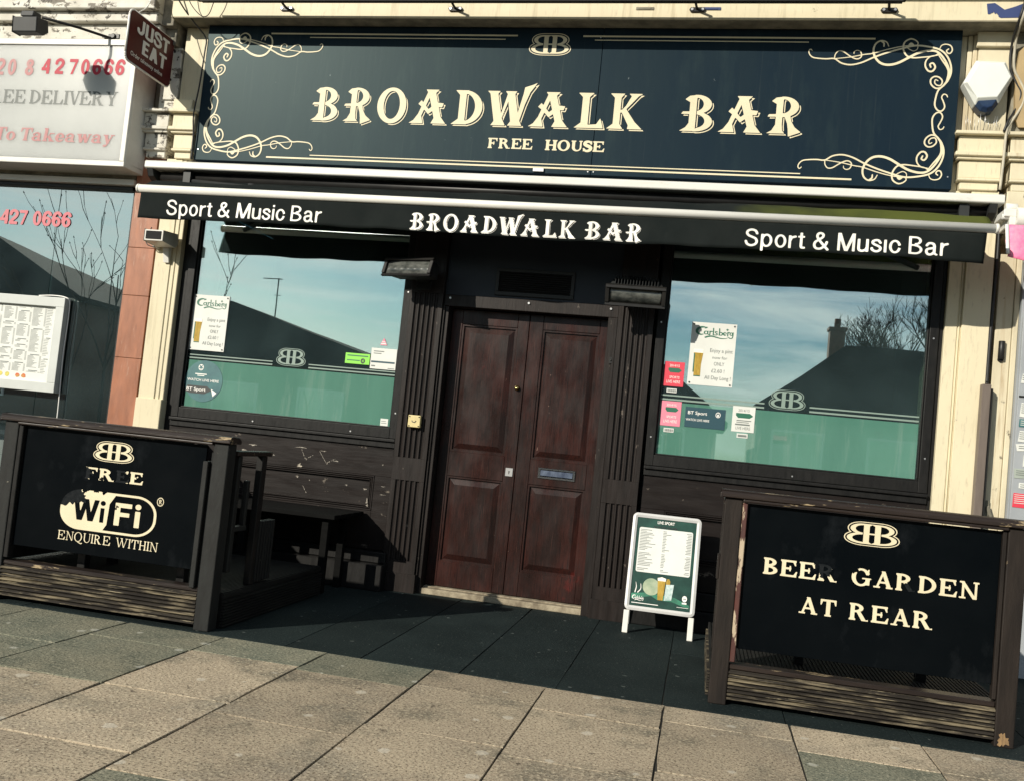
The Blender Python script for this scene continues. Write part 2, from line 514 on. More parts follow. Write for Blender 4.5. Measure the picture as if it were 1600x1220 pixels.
M['alarm_white'] = mat('alarm_white', (0.72, 0.74, 0.70), 0.4, (0.66, 0.68, 0.64), 4)
M['blue_plastic'] = mat('blue_plastic', (0.012, 0.028, 0.075), 0.3, (0.03, 0.05, 0.09), 14, spec=0.3)
M['blue_sign'] = mat('torn_blue_sticker', (0.03, 0.05, 0.15), 0.5)
M['food_red'] = mat('red_food_print', (0.55, 0.06, 0.03), 0.5, (0.45, 0.25, 0.05), 40)
M['food_yellow'] = mat('yellow_food_print', (0.70, 0.55, 0.10), 0.5, (0.4, 0.4, 0.1), 40)

def moss_mat():
    m = M['fabric'].copy()
    m.name = 'mossy_awning_cloth'
    t = m.node_tree
    N, K = t.nodes.new, t.links.new
    b = next(n for n in t.nodes if n.type == 'BSDF_PRINCIPLED')
    src = b.inputs['Base Color'].links[0].from_socket
    tcn = N('ShaderNodeTexCoord')
    sx = N('ShaderNodeSeparateXYZ')
    K(tcn.outputs['Object'], sx.inputs[0])
    r1 = N('ShaderNodeMapRange')
    r1.inputs['From Min'].default_value = 1.2       # local x along the awning: algae grows at its damp right end
    r1.inputs['From Max'].default_value = 2.6
    K(sx.outputs['X'], r1.inputs['Value'])
    nn = N('ShaderNodeTexNoise')
    nn.inputs['Scale'].default_value = 2.6
    nn.inputs['Detail'].default_value = 7
    K(tcn.outputs['Object'], nn.inputs['Vector'])
    ad = N('ShaderNodeMath')
    ad.operation = 'MULTIPLY_ADD'
    K(r1.outputs['Result'], ad.inputs[0])
    ad.inputs[1].default_value = 0.75
    K(nn.outputs['Fac'], ad.inputs[2])
    r2 = N('ShaderNodeMapRange')
    r2.inputs['From Min'].default_value = 0.66
    r2.inputs['From Max'].default_value = 1.15
    K(ad.outputs[0], r2.inputs['Value'])
    x = N('ShaderNodeMix')
    x.data_type = 'RGBA'
    K(r2.outputs['Result'], x.inputs['Factor'])
    K(src, x.inputs['A'])
    x.inputs['B'].default_value = (0.070, 0.082, 0.020, 1)
    K(x.outputs['Result'], b.inputs['Base Color'])
    return m
def gum(m, scale, r_, col):
    """trodden chewing-gum spots on paving"""
    t = m.node_tree
    N, K = t.nodes.new, t.links.new
    b = next(n for n in t.nodes if n.type == 'BSDF_PRINCIPLED')
    src = b.inputs['Base Color'].links[0].from_socket
    tcn = N('ShaderNodeTexCoord')
    nz_ = N('ShaderNodeTexNoise')
    nz_.inputs['Scale'].default_value = 30
    K(tcn.outputs['Object'], nz_.inputs['Vector'])
    ml = N('ShaderNodeVectorMath')
    ml.operation = 'MULTIPLY_ADD'
    ml.inputs[1].default_value = (0.03, 0.03, 0.03)
    K(nz_.outputs['Color'], ml.inputs[0])
    K(tcn.outputs['Object'], ml.inputs[2])
    vo = N('ShaderNodeTexVoronoi')
    vo.voronoi_dimensions = '2D'
    vo.inputs['Scale'].default_value = scale
    K(ml.outputs[0], vo.inputs['Vector'])
    sp_ = N('ShaderNodeSeparateColor')
    K(vo.outputs['Color'], sp_.inputs[0])
    rr_ = N('ShaderNodeMath')
    rr_.operation = 'MULTIPLY'
    K(sp_.outputs[0], rr_.inputs[0])
    rr_.inputs[1].default_value = r_ * scale
    df = N('ShaderNodeMath')
    df.operation = 'SUBTRACT'
    K(rr_.outputs[0], df.inputs[0])
    K(vo.outputs['Distance'], df.inputs[1])
    mr = N('ShaderNodeMapRange')
    mr.inputs['From Min'].default_value = 0.0
    mr.inputs['From Max'].default_value = 0.25 * r_ * scale
    mr.inputs['To Max'].default_value = 0.5
    K(df.outputs[0], mr.inputs['Value'])
    x = N('ShaderNodeMix')
    x.data_type = 'RGBA'
    K(mr.outputs['Result'], x.inputs['Factor'])
    K(src, x.inputs['A'])
    x.inputs['B'].default_value = (*col, 1)
    K(x.outputs['Result'], b.inputs['Base Color'])
    return m
M['moss'] = moss_mat()
_b = next(n for n in M['white_box'].node_tree.nodes if n.type == 'BSDF_PRINCIPLED')
_b.inputs['Subsurface Weight'].default_value = 0.9          # light passes through the acrylic face
_b.inputs['Subsurface Radius'].default_value = (1.0, 1.0, 1.0)
_b.inputs['Subsurface Scale'].default_value = 0.32
M['case_white'] = mat('white_case_paint', (0.55, 0.57, 0.55), 0.4, (0.49, 0.51, 0.49), 3, spec=0.3)
M['frame_white'] = mat('satin_frame', (0.56, 0.56, 0.55), 0.35, (0.48, 0.48, 0.475), 5, (1, 1, 0.4), spec=0.4)
M['bench_black'] = mat('black_bench_paint', (0.0035, 0.0037, 0.0036), 0.6, (0.006, 0.006, 0.006), 6, (1, 4, 4), spec=0.05)
next(n for n in M['navy'].node_tree.nodes if n.type == 'BSDF_PRINCIPLED').inputs['Specular Tint'].default_value = (0.70, 0.95, 0.90, 1)

# ------------------------------------------------------------------ lettering (signed distance shapes, traced into polygons)
def s_poly(*pts):
    P = np.array(pts, float)
    def f(X, Y):
        d = np.full(X.shape, 1e9)
        ins = np.zeros(X.shape, bool)
        n = len(P)
        for i in range(n):
            ax, ay = P[i]
            bx, by = P[(i + 1) % n]
            ex, ey = bx - ax, by - ay
            wx, wy = X - ax, Y - ay
            t = np.clip((wx * ex + wy * ey) / (ex * ex + ey * ey + 1e-12), 0, 1)
            d = np.minimum(d, (wx - ex * t) ** 2 + (wy - ey * t) ** 2)
            c = ((ay <= Y) & (by > Y)) | ((by <= Y) & (ay > Y))
            if abs(ey) > 1e-12:
                ins ^= c & (X < ax + (Y - ay) * ex / ey)
        d = np.sqrt(d)
        return np.where(ins, -d, d)
    return f
def s_rect(x0, x1, y0, y1):
    return s_poly((x0, y0), (x1, y0), (x1, y1), (x0, y1))
def s_ell(cx, cy, rx, ry):
    def f(X, Y):
        x, y = X - cx, Y - cy
        k0 = np.sqrt((x / rx) ** 2 + (y / ry) ** 2)
        k1 = np.sqrt((x / rx ** 2) ** 2 + (y / ry ** 2) ** 2) + 1e-9
        return k0 * (k0 - 1) / k1
    return f
def U(*fs):
    def f(X, Y):
        r_ = fs[0](X, Y)
        for g in fs[1:]:
            r_ = np.minimum(r_, g(X, Y))
        return r_
    return f
def SUB(a, *bs):
    def f(X, Y):
        r_ = a(X, Y)
        for b in bs:
            r_ = np.maximum(r_, -b(X, Y))
        return r_
    return f
def INT(a, b):
    return lambda X, Y: np.maximum(a(X, Y), b(X, Y))
def s_line(pts, w0, w1=None, wm=None):
    """round stroke with radius w0..w1 (wm in the middle)"""
    P = np.array(pts, float)
    n = len(P)
    w1_ = w0 if w1 is None else w1
    T = np.linspace(0, 1, n)
    Wd = w0 + (w1_ - w0) * T
    if wm is not None:
        Wd = Wd + (wm - (w0 + w1_) / 2) * np.sin(np.pi * T)
    def f(X, Y):
        d = np.full(X.shape, 1e9)
        for i in range(n - 1):
            ax, ay = P[i]
            ex, ey = P[i + 1] - P[i]
            t = np.clip(((X - ax) * ex + (Y - ay) * ey) / (ex * ex + ey * ey + 1e-12), 0, 1)
            d = np.minimum(d, np.hypot(X - ax - ex * t, Y - ay - ey * t) - (Wd[i] + (Wd[i + 1] - Wd[i]) * t))
        return d
    return f
def bar(x0, y0, x1, y1, w0, w1=None):
    """flat-ended stroke, horizontal cut ends (diagonals of letters)"""
    w1 = w0 if w1 is None else w1
    return s_poly((x0 - w0 / 2, y0), (x0 + w0 / 2, y0), (x1 + w1 / 2, y1), (x1 - w1 / 2, y1))
def catmull(P, k=7):
    P = [np.array(p, float) for p in P]
    Q = [2 * P[0] - P[1]] + P + [2 * P[-1] - P[-2]]
    o = []
    for i in range(1, len(Q) - 2):
        for j in range(k):
            t = j / k
            a, b, c, d = Q[i - 1], Q[i], Q[i + 1], Q[i + 2]
            o.append(0.5 * (2 * b + (c - a) * t + (2 * a - 5 * b + 4 * c - d) * t * t + (3 * b - a - 3 * c + d) * t ** 3))
    o.append(P[-1])
    return [tuple(p) for p in o]
def blob(cx, cy, r, rag=0.3, seed=0):
    """ragged patch, used to flake vinyl away"""
    def f(X, Y):
        a = np.arctan2(Y - cy, X - cx)
        k = 1 + rag * (np.sin(3 * a + seed) * 0.5 + np.sin(7 * a + 2.1 * seed) * 0.35 + np.sin(13 * a + seed * 3.7) * 0.25)
        return np.hypot(X - cx, Y - cy) - r * k
    return f

def contours(F, xs, ys):
    ny, nx = F.shape
    ins = F < 0
    c = ins[:-1, :-1].astype(int) + 2 * ins[:-1, 1:] + 4 * ins[1:, 1:] + 8 * ins[1:, :-1]
    nxt = {}
    tab = {1: [(3, 0)], 2: [(0, 1)], 3: [(3, 1)], 4: [(1, 2)], 5: [(3, 0), (1, 2)], 6: [(0, 2)], 7: [(3, 2)], 8: [(2, 3)],
           9: [(2, 0)], 10: [(0, 1), (2, 3)], 11: [(2, 1)], 12: [(1, 3)], 13: [(1, 0)], 14: [(0, 3)]}
    def key(e, i, j):
        return {0: (0, i, j), 1: (1, i + 1, j), 2: (0, i, j + 1), 3: (1, i, j)}[e]
    jj, ii = np.nonzero((c > 0) & (c < 15))
    for j, i in zip(jj.tolist(), ii.tolist()):
        for a, b in tab[int(c[j, i])]:
            nxt[key(a, i, j)] = key(b, i, j)
    def pt(k):
        h, i, j = k
        if h == 0:
            f0, f1 = F[j, i], F[j, i + 1]
            t = f0 / (f0 - f1)
            return (xs[i] + t * (xs[i + 1] - xs[i]), ys[j])
        f0, f1 = F[j, i], F[j + 1, i]
        t = f0 / (f0 - f1)
        return (xs[i], ys[j] + t * (ys[j + 1] - ys[j]))
    loops = []
    while nxt:
        s, e = nxt.popitem()
        lp = [s]
        while e != s:
            lp.append(e)
            e = nxt.pop(e, s)
        if len(lp) > 3:
            loops.append([pt(k) for k in lp])
    return loops

def rdp(P, eps):
    P = np.array(P)
    n = len(P)
    far = int(np.argmax(((P - P[0]) ** 2).sum(1)))
    keep = {0, far}
    st = [(0, far), (far, n)]
    Q = np.vstack([P, P[:1]])
    while st:
        a, b = st.pop()
        if b - a < 2:
            continue
        d = Q[b] - Q[a]
        Ln = np.hypot(*d) + 1e-12
        dist = abs(d[0] * (Q[a + 1:b, 1] - Q[a, 1]) - d[1] * (Q[a + 1:b, 0] - Q[a, 0])) / Ln
        k = int(np.argmax(dist))
        if dist[k] > eps:
            keep.add(a + 1 + k)
            st += [(a, a + 1 + k), (a + 1 + k, b)]
    return [tuple(P[i]) for i in sorted(keep) if i < n]

def inside(p, poly):
    c = False
    n = len(poly)
    for i in range(n):
        x1, y1 = poly[i]
        x2, y2 = poly[(i + 1) % n]
        if (y1 > p[1]) != (y2 > p[1]) and p[0] < (x2 - x1) * (p[1] - y1) / (y2 - y1) + x1:
            c = not c
    return c

def shape_tris(field, x0, x1, y0, y1, cell):
    xs = np.arange(x0 - 2 * cell, x1 + 3 * cell, cell)
    ys = np.arange(y0 - 2 * cell, y1 + 3 * cell, cell)
    X, Y = np.meshgrid(xs, ys)
    F = field(X, Y)
    F[0, :] = F[-1, :] = 1
    F[:, 0] = F[:, -1] = 1
    F = np.where(np.abs(F) < 1e-7, 1e-7, F)
    loops = []
    for lp in contours(F, xs, ys):
        q = rdp(lp, cell * 0.12)
        if len(q) >= 3 and abs(sum(q[i][0] * q[(i + 1) % len(q)][1] - q[(i + 1) % len(q)][0] * q[i][1] for i in range(len(q)))) > cell * cell:
            loops.append(q)
    depth = [sum(inside(l[0], m) for m in loops if m is not l) for l in loops]
    out_v, out_f = [], []
    for i, l in enumerate(loops):
        if depth[i] % 2:
            continue
        grp = [l] + [h for j, h in enumerate(loops) if depth[j] == depth[i] + 1 and inside(h[0], l)]
        flat = [p for g in grp for p in g]
        tr = tessellate_polygon([[Vector((p[0], p[1], 0)) for p in g] for g in grp])
        b = len(out_v)
        out_v += flat
        out_f += [tuple(b + k for k in t) for t in tr]
    return out_v, out_f

class Vinyl:
    """flat lettering lying on a vertical face (normal -y) or, with to3d, on any plane"""
    def __init__(self, y=0.0, to3d=None):
        self.mb = MB()
        self.to3d = to3d or (lambda u, v, k: (u, y - k, v))
        self.k = 0
    def put(self, field, x0, x1, y0, y1, cell, ox=0, oy=0, sx=1.0, sy=1.0, shear=0.0):
        v, f = shape_tris(field, x0, x1, y0, y1, cell)
        kk = (self.k % 3) * 0.0004
        self.k += 1
        vs = [self.to3d(ox + sx * (p[0] + shear * p[1]), oy + sy * p[1], kk) for p in v]
        # wind the faces to look along -y
        fs = []
        for t in f:
            a, b, c = (Vector(vs[i]) for i in t)
            fs.append(t if (b - a).cross(c - a).y < 0 else t[::-1])
        self.mb.add(vs, fs)
    def rect(self, x0, x1, y0, y1, k=0.0):
        vs = [self.to3d(*p, k) for p in ((x0, y0), (x1, y0), (x1, y1), (x0, y1))]
        self.mb.add(vs, [(0, 1, 2, 3)])
    def build(self, name, m, parent=None, local=False):
        return self.mb.build(name, m, parent, local=local)

# ---- display face of the pub's name (cap height 1)
def disp(ch):
    if ch == 'B':
        stem = s_poly((0.20, 0.0), (0.24, 0.3), (0.24, 0.80), (0.10, 0.88), (0.22, 0.97), (0.42, 1.0), (0.42, 0.0))
        up = SUB(INT(s_ell(0.42, 0.745, 0.40, 0.265), s_rect(0.36, 2, -1, 2)), s_ell(0.40, 0.745, 0.205, 0.185))
        lo = SUB(INT(s_ell(0.40, 0.265, 0.46, 0.275), s_rect(0.36, 2, -1, 2)), s_ell(0.40, 0.275, 0.26, 0.19))
        st = s_rect(0.24, 0.42, 0.02, 0.96)
        ser = s_poly((0.0, 0.0), (0.16, 0.10), (0.24, 0.22), (0.42, 0.06), (0.42, 0.0))
        spur = s_poly((0.02, 0.47), (0.06, 0.54), (0.3, 0.545), (0.3, 0.47))
        return U(SUB(U(up, lo), s_rect(0.42, 0.44, 0.06, 0.93)), st, s_poly((0.10, 0.88), (0.22, 0.98), (0.44, 1.01), (0.42, 0.9), (0.25, 0.80)), ser, spur), 0.88
    if ch == 'R':
        st = s_rect(0.23, 0.41, 0.1, 0.96)
        flag = s_poly((0.09, 0.88), (0.21, 0.98), (0.44, 1.01), (0.41, 0.9), (0.24, 0.80))
        up = SUB(INT(s_ell(0.42, 0.73, 0.42, 0.28), s_rect(0.36, 2, -1, 2)), s_ell(0.40, 0.745, 0.22, 0.195))
        leg = s_poly((0.42, 0.50), (0.62, 0.50), (0.66, 0.34), (0.76, 0.18), (0.94, 0.045), (0.76, -0.02), (0.60, -0.08), (0.585, 0.10), (0.55, 0.28), (0.48, 0.44))
        ser = s_poly((0.0, 0.0), (0.14, 0.08), (0.23, 0.24), (0.41, 0.24), (0.43, 0.08), (0.50, 0.0))
        spur = s_poly((0.0, 0.45), (0.04, 0.52), (0.3, 0.53), (0.3, 0.46))
        return U(st, flag, up, leg, ser, spur), 0.96
    if ch == 'O':
        return SUB(s_ell(0.44, 0.5, 0.44, 0.535), s_ell(0.44, 0.515, 0.245, 0.42)), 0.90
    if ch == 'A':
        right = s_poly((0.44, 1.0), (0.84, 1.0), (0.74, 0.90), (0.94, 0.20), (1.10, 0.0), (0.66, 0.0), (0.74, 0.16), (0.52, 0.90))
        left = s_poly((0.50, 0.93), (0.60, 0.86), (0.36, 0.22), (0.42, 0.0), (0.0, 0.0), (0.14, 0.09), (0.26, 0.27))
        chev = s_poly((0.24, 0.57), (0.33, 0.68), (0.40, 0.60), (0.56, 0.42), (0.80, 0.62), (1.0, 0.60), (0.96, 0.48), (0.82, 0.49), (0.56, 0.27), (0.36, 0.48))
        return U(right, left, chev), 1.10
    if ch == 'D':
        st = s_rect(0.20, 0.39, 0.02, 0.98)
        bowl = SUB(INT(s_ell(0.34, 0.50, 0.53, 0.50), s_rect(0.30, 2, -1, 2)), s_ell(0.34, 0.50, 0.32, 0.405), s_rect(0.30, 0.395, 0.1, 0.9))
        return U(st, bowl, s_poly((0.07, 1.0), (0.20, 0.86), (0.45, 0.9), (0.45, 1.0)), s_poly((0.0, 0.0), (0.20, 0.16), (0.45, 0.1), (0.45, 0.0))), 0.88
    if ch == 'W':
        a = s_poly((0.0, 1.0), (0.36, 1.0), (0.30, 0.92), (0.46, 0.20), (0.56, 0.0), (0.16, 0.0), (0.24, 0.12), (0.08, 0.92))
        b = s_poly((0.36, 0.06), (0.44, 0.16), (0.66, 0.92), (0.58, 0.97))
        c = s_poly((0.50, 1.0), (0.82, 1.0), (0.77, 0.92), (0.92, 0.20), (1.02, 0.0), (0.62, 0.0), (0.70, 0.12), (0.56, 0.92))
        d = s_poly((0.82, 0.06), (0.94, 0.12), (1.06, 0.62), (1.18, 0.98), (1.36, 1.26), (1.22, 1.19), (1.02, 1.12), (1.0, 0.94))
        return U(a, b, c, d), 1.12
    if ch == 'L':
        st = s_rect(0.18, 0.37, 0.0, 0.97)
        top = s_poly((0.06, 1.0), (0.18, 0.88), (0.37, 0.88), (0.49, 1.0))
        base = s_poly((0.0, 0.0), (0.18, 0.15), (0.37, 0.09), (0.60, 0.11), (0.70, 0.28), (0.79, 0.0))
        return U(st, top, base), 0.80
    if ch == 'K':
        st = s_rect(0.18, 0.37, 0.05, 0.95)
        se = U(s_poly((0.05, 1.0), (0.18, 0.88), (0.37, 0.88), (0.47, 1.0)), s_poly((0.0, 0.0), (0.18, 0.14), (0.37, 0.14), (0.47, 0.0)))
        arm = s_poly((0.33, 0.44), (0.52, 0.66), (0.66, 0.93), (0.58, 1.0), (0.98, 1.0), (0.86, 0.93), (0.68, 0.72), (0.48, 0.50))
        leg = s_poly((0.36, 0.53), (0.52, 0.58), (0.80, 0.20), (1.02, 0.0), (0.60, 0.0), (0.62, 0.1), (0.44, 0.42))
        return U(st, se, arm, leg), 1.02
    if ch == 'H':                                   # plain round-shouldered B for the twin-B emblem
        up = SUB(INT(s_ell(0.34, 0.735, 0.42, 0.265), s_rect(0.2, 2, -1, 2)), s_ell(0.33, 0.735, 0.26, 0.185))
        lo = SUB(INT(s_ell(0.34, 0.27, 0.52, 0.27), s_rect(0.2, 2, -1, 2)), s_ell(0.33, 0.27, 0.35, 0.185))
        st = s_rect(0.13, 0.32, 0.0, 1.0)
        return U(SUB(U(up, lo), s_rect(0.31, 0.345, 0.07, 0.93)), st, s_poly((0.0, 0.0), (0.13, 0.1), (0.34, 0.08), (0.34, 0.0)), s_poly((0.0, 1.0), (0.13, 0.9), (0.34, 0.92), (0.34, 1.0)), s_rect(0.0, 0.3, 0.475, 0.545)), 0.86

def drop_line(g, dx=0.058, dy=-0.05, t=0.026, gap=0.020):
    """letter plus the thin line that follows it at the lower right"""
    def f(X, Y):
        a = g(X, Y)
        s = g(X - dx, Y - dy)
        return np.minimum(a, np.maximum(np.abs(s + t / 2) - t / 2, gap - a))
    return f
def halo(g, gap=0.04, t=0.03):
    def f(X, Y):
        a = g(X, Y)
        return np.minimum(a, np.abs(a - gap - t / 2) - t / 2)
    return f

def display_text(v, letters, z0, h, cell=0.013):
    """letters: list of (char, x0, x1)"""
    for ch, xa, xb in letters:
        g, w = disp(ch)
        s = (xb - xa) / w
        v.put(drop_line(g), -0.05, w + 0.35, -0.2, 1.38, cell, xa, z0, s, h)

def emblem(v, cx, z0, w, h, cell=0.014, outline=True):
    g, gw = disp('H')
    o = 0.06
    def both(X, Y):
        return np.minimum(g(X + 0.04, Y), g(-X + 0.04, Y))
    W_ = 0.80
    hull = U(s_ell(0.30, 0.735, 0.42, 0.265), s_ell(0.30, 0.27, 0.52, 0.27), s_rect(-0.05, 0.34, 0.0, 1.0))
    solid = lambda X, Y: np.minimum(hull(X, Y), hull(-X, Y))
    def fld(X, Y):
        return np.minimum(both(X, Y), np.abs(solid(X, Y) - 0.075) - 0.018)
    v.put(fld, -W_ - 0.15, W_ + 0.15, -0.15, 1.15, cell, cx, z0, w / 1.76, h)

# ---- slab serif face (cap height 1): S stem, T hairline, e serif reach, k serif depth
def serif(ch, S=0.22, T=0.11, e=0.08, k=0.09):
    def stem(x, y0=0, y1=1, bot=True, top=True):
        p = [s_rect(x, x + S, y0, y1)]
        if bot:
            p += [s_rect(x - e, x + S + e, 0, k), s_poly((x - e * 0.6, k), (x, k + 0.06), (x + S, k + 0.06), (x + S + e * 0.6, k))]
        if top:
            p += [s_rect(x - e, x + S + e, 1 - k, 1), s_poly((x - e * 0.6, 1 - k), (x, 1 - k - 0.06), (x + S, 1 - k - 0.06), (x + S + e * 0.6, 1 - k))]
        return U(*p)
    def foot(x, top=False):
        y0, y1 = (1 - k, 1) if top else (0, k)
        return s_rect(x - S / 2 - e, x + S / 2 + e, y0, y1)
    if ch in 'EF':
        w = 0.78
        p = [stem(e), s_rect(e, e + w, 1 - T, 1), s_poly((e + w - 0.05, 1), (e + w - 0.22, 1), (e + w - 0.07, 0.68), (e + w, 0.68)),
             s_rect(e, e + 0.52, 0.5 - T / 2, 0.5 + T / 2), s_poly((e + 0.42, 0.34), (e + 0.50, 0.34), (e + 0.50, 0.66), (e + 0.42, 0.66))]
        if ch == 'E':
            p += [s_rect(e, e + w + 0.04, 0, T), s_poly((e + w - 0.18, 0), (e + w + 0.02, 0), (e + w + 0.08, 0.34), (e + w + 0.01, 0.34))]
        return U(*p), w + 2 * e + 0.02
    if ch == 'L':
        w = 0.72
        return U(stem(e), s_rect(e, e + w, 0, T), s_poly((e + w - 0.2, 0), (e + w, 0), (e + w + 0.05, 0.36), (e + w - 0.02, 0.36))), w + 2 * e
    if ch == 'R':
        bowl = SUB(INT(s_ell(e + S, 0.735, 0.46, 0.265), s_rect(e + S * .5, 3, -1, 2)), s_ell(e + S, 0.735, 0.46 - S, 0.265 - T), s_rect(-1, e + S, 0, 2))
        x0 = e + S + 0.10
        leg = s_poly((x0, 0.50), (x0 + S, 0.52), (e + S + 0.62, k * 0.6), (e + S + 0.74, k), (e + S + 0.74, 0), (e + S + 0.40, 0))
        return U(stem(e), bowl, leg), S + 0.74 + 2 * e
    if ch == 'B':
        b1 = SUB(INT(s_ell(e + S, 0.75, 0.42, 0.25), s_rect(e + S * .5, 3, -1, 2)), s_ell(e + S, 0.75, 0.42 - S, 0.25 - T), s_rect(-1, e + S, 0, 2))
        b2 = SUB(INT(s_ell(e + S, 0.27, 0.50, 0.27), s_rect(e + S * .5, 3, -1, 2)), s_ell(e + S, 0.27, 0.50 - S, 0.27 - T), s_rect(-1, e + S, 0, 2))
        return U(stem(e), b1, b2), S + 0.5 + 2 * e
    if ch == 'D':
        b = SUB(INT(s_ell(e + S * 0.7, 0.5, 0.70, 0.5), s_rect(e + S * .5, 3, -1, 2)), s_ell(e + S * 0.7, 0.5, 0.70 - S, 0.5 - T), s_rect(-1, e + S, 0.1, 0.9))
        return U(stem(e), b), S * 0.7 + 0.7 + 2 * e
    if ch in 'OQ':
        o = SUB(s_ell(0.5, 0.5, 0.5, 0.53), s_ell(0.5, 0.5, 0.5 - S, 0.53 - T))
        if ch == 'Q':
            o = U(o, s_line([(0.45, 0.0), (0.62, -0.1), (0.95, -0.2), (1.05, -0.13)], T * 0.7))
        return o, 1.06
    if ch in 'GC':
        o = SUB(s_ell(0.5, 0.5, 0.5, 0.53), s_ell(0.5, 0.5, 0.5 - S, 0.53 - T), s_poly((0.55, 0.5), (1.2, 0.30), (1.2, 0.72), (0.86, 0.72)))
        p = [o, s_poly((0.80, 0.66), (0.90, 0.66), (0.92, 1.0), (0.84, 0.97))]
        if ch == 'G':
            p += [s_rect(0.74, 0.74 + S, 0.06, 0.46), s_rect(0.56, 1.04, 0.40, 0.48)]
        else:
            p += [s_poly((0.70, 0.13), (0.88, 0.30), (0.95, 0.26), (0.78, 0.02))]
        return U(*p), 1.06
    if ch == 'A':
        return U(bar(0.52, 0.98, 0.20, 0.0, T, T), bar(0.50, 1.0, 0.86, 0.0, S * 0.9, S), s_rect(0.26, 0.80, 0.28, 0.28 + T * 0.9),
                 foot(0.20), foot(0.86)), 1.08
    if ch in 'VW':
        w = 0.44
        def vee(x):
            return [bar(x, 1, x + w * 0.75, 0, S, S * 0.8), bar(x + w * 1.5, 1, x + w * 0.80, 0, T, T), ]
        if ch == 'V':
            return U(*vee(S / 2 + e), foot(S / 2 + e, True), s_rect(e + S + 2 * 0.22, e + S + 0.44 + 0.36, 1 - k, 1)), 0.95
        p = vee(S / 2 + e) + vee(S / 2 + e + w * 1.3)
        return U(*p, foot(S / 2 + e, True), foot(S / 2 + e + w * 1.3, True), s_rect(S / 2 + e + w * 2.8 - 0.18, S / 2 + e + w * 2.8 + 0.18, 1 - k, 1)), 1.52
    if ch == 'Y':
        return U(bar(0.20, 1, 0.52, 0.42, S, S), bar(0.88, 1, 0.56, 0.42, T, T), s_rect(0.54 - S / 2, 0.54 + S / 2, 0, 0.5), foot(0.54),
                 foot(0.20, True), s_rect(0.70, 1.04, 1 - k, 1)), 1.08
    if ch == 'H':
        return U(stem(e), stem(e + 0.58), s_rect(e, e + 0.6, 0.5 - T / 2, 0.5 + T / 2)), 0.58 + S + 2 * e
    if ch == 'I':
        return stem(e), S + 2 * e
    if ch == 'N':
        return U(s_rect(e + S * .3, e + S * .3 + T, 0, 1), s_rect(e + 0.72, e + 0.72 + T, 0, 1), bar(e + 0.06, 1, e + 0.72 + T - S * .45, 0, S * 0.9, S * 0.9),
                 s_rect(0, e + S * .3 + T + e * 1.4, 0, k), s_rect(e + 0.72 - e * 1.4, e + 0.72 + T + e * 1.4, 1 - k, 1), s_rect(0, 0.2, 1 - k, 1)), 0.72 + T + 2.4 * e
    if ch == 'T':
        w = 0.86
        return U(s_rect(w / 2 - S / 2, w / 2 + S / 2, 0, 1), foot(w / 2), s_rect(0, w, 1 - T, 1), s_poly((0, 1), (0.17, 1), (0.06, 0.66), (0, 0.66)),
                 s_poly((w, 1), (w - 0.17, 1), (w - 0.06, 0.66), (w, 0.66))), w
    if ch == 'U':
        o = SUB(INT(s_ell(e + 0.38, 0.36, 0.38, 0.38), s_rect(-1, 3, -1, 0.36)), s_ell(e + 0.38 + (S - T) / 2, 0.36, 0.38 - (S + T) / 2, 0.38 - T))
        return U(o, s_rect(e, e + S, 0.35, 1), s_rect(e + 0.76 - T, e + 0.76, 0.35, 1), s_rect(0, S + 2 * e, 1 - k, 1),
                 s_rect(e + 0.76 - T - e, e + 0.76 + e, 1 - k, 1)), 0.76 + 2 * e
    if ch == 'S':
        c = catmull([(0.66, 0.74), (0.56, 0.90), (0.36, 0.94), (0.18, 0.86), (0.15, 0.70), (0.28, 0.58), (0.48, 0.49), (0.62, 0.37), (0.60, 0.18), (0.42, 0.06), (0.22, 0.08), (0.08, 0.26)], 5)
        return U(s_line(c, T * 0.55, T * 0.55, S * 0.62), s_rect(0.64, 0.71, 0.68, 1.0), s_rect(0.03, 0.10, 0.0, 0.32)), 0.76
    # lower case (x height 0.66)
    if ch == 'l':
        return U(s_rect(e, e + S, 0, 1.02), s_rect(0, S + 2 * e, 0, k), s_poly((0, 1.02), (e, 1.02), (e, 0.9), (0, 0.96))), S + 2 * e
    if ch == 'o':
        return SUB(s_ell(0.34, 0.33, 0.34, 0.35), s_ell(0.34, 0.33, 0.34 - S, 0.35 - T)), 0.72
    if ch == 'a':
        return U(SUB(s_ell(0.30, 0.20, 0.30, 0.21), s_ell(0.32, 0.20, 0.30 - S * .8, 0.21 - T)), s_rect(0.42, 0.42 + S * .9, 0.04, 0.48),
                 SUB(INT(s_ell(0.34, 0.46, 0.28, 0.22), s_rect(-1, 2, 0.46, 2)), s_ell(0.30, 0.44, 0.14, 0.14)), s_ell(0.12, 0.50, 0.09, 0.08),
                 s_poly((0.42, 0.0), (0.74, 0.0), (0.74, 0.07), (0.6, 0.14))), 0.78
    if ch == 'k':
        return U(s_rect(e, e + S, 0, 1.02), s_rect(0, S + 2 * e, 0, k), s_poly((0, 1.02), (e, 1.02), (e, 0.9), (0, 0.96)),
                 s_poly((e + S, 0.24), (e + S, 0.34), (0.52, 0.64), (0.62, 0.64)), s_rect(0.46, 0.80, 0.58, 0.66),
                 s_poly((0.36, 0.34), (0.52, 0.42), (0.82, 0.0), (0.52, 0.0)), s_rect(0.46, 0.88, 0, 0.07)), 0.88
    if ch == 'e':
        return U(SUB(s_ell(0.33, 0.33, 0.33, 0.35), s_ell(0.35, 0.33, 0.33 - S, 0.35 - T), s_poly((0.36, 0.32), (1, 0.32), (1, 0.16), (0.5, 0.2))),
                 s_rect(0.1, 0.62, 0.30, 0.38)), 0.70
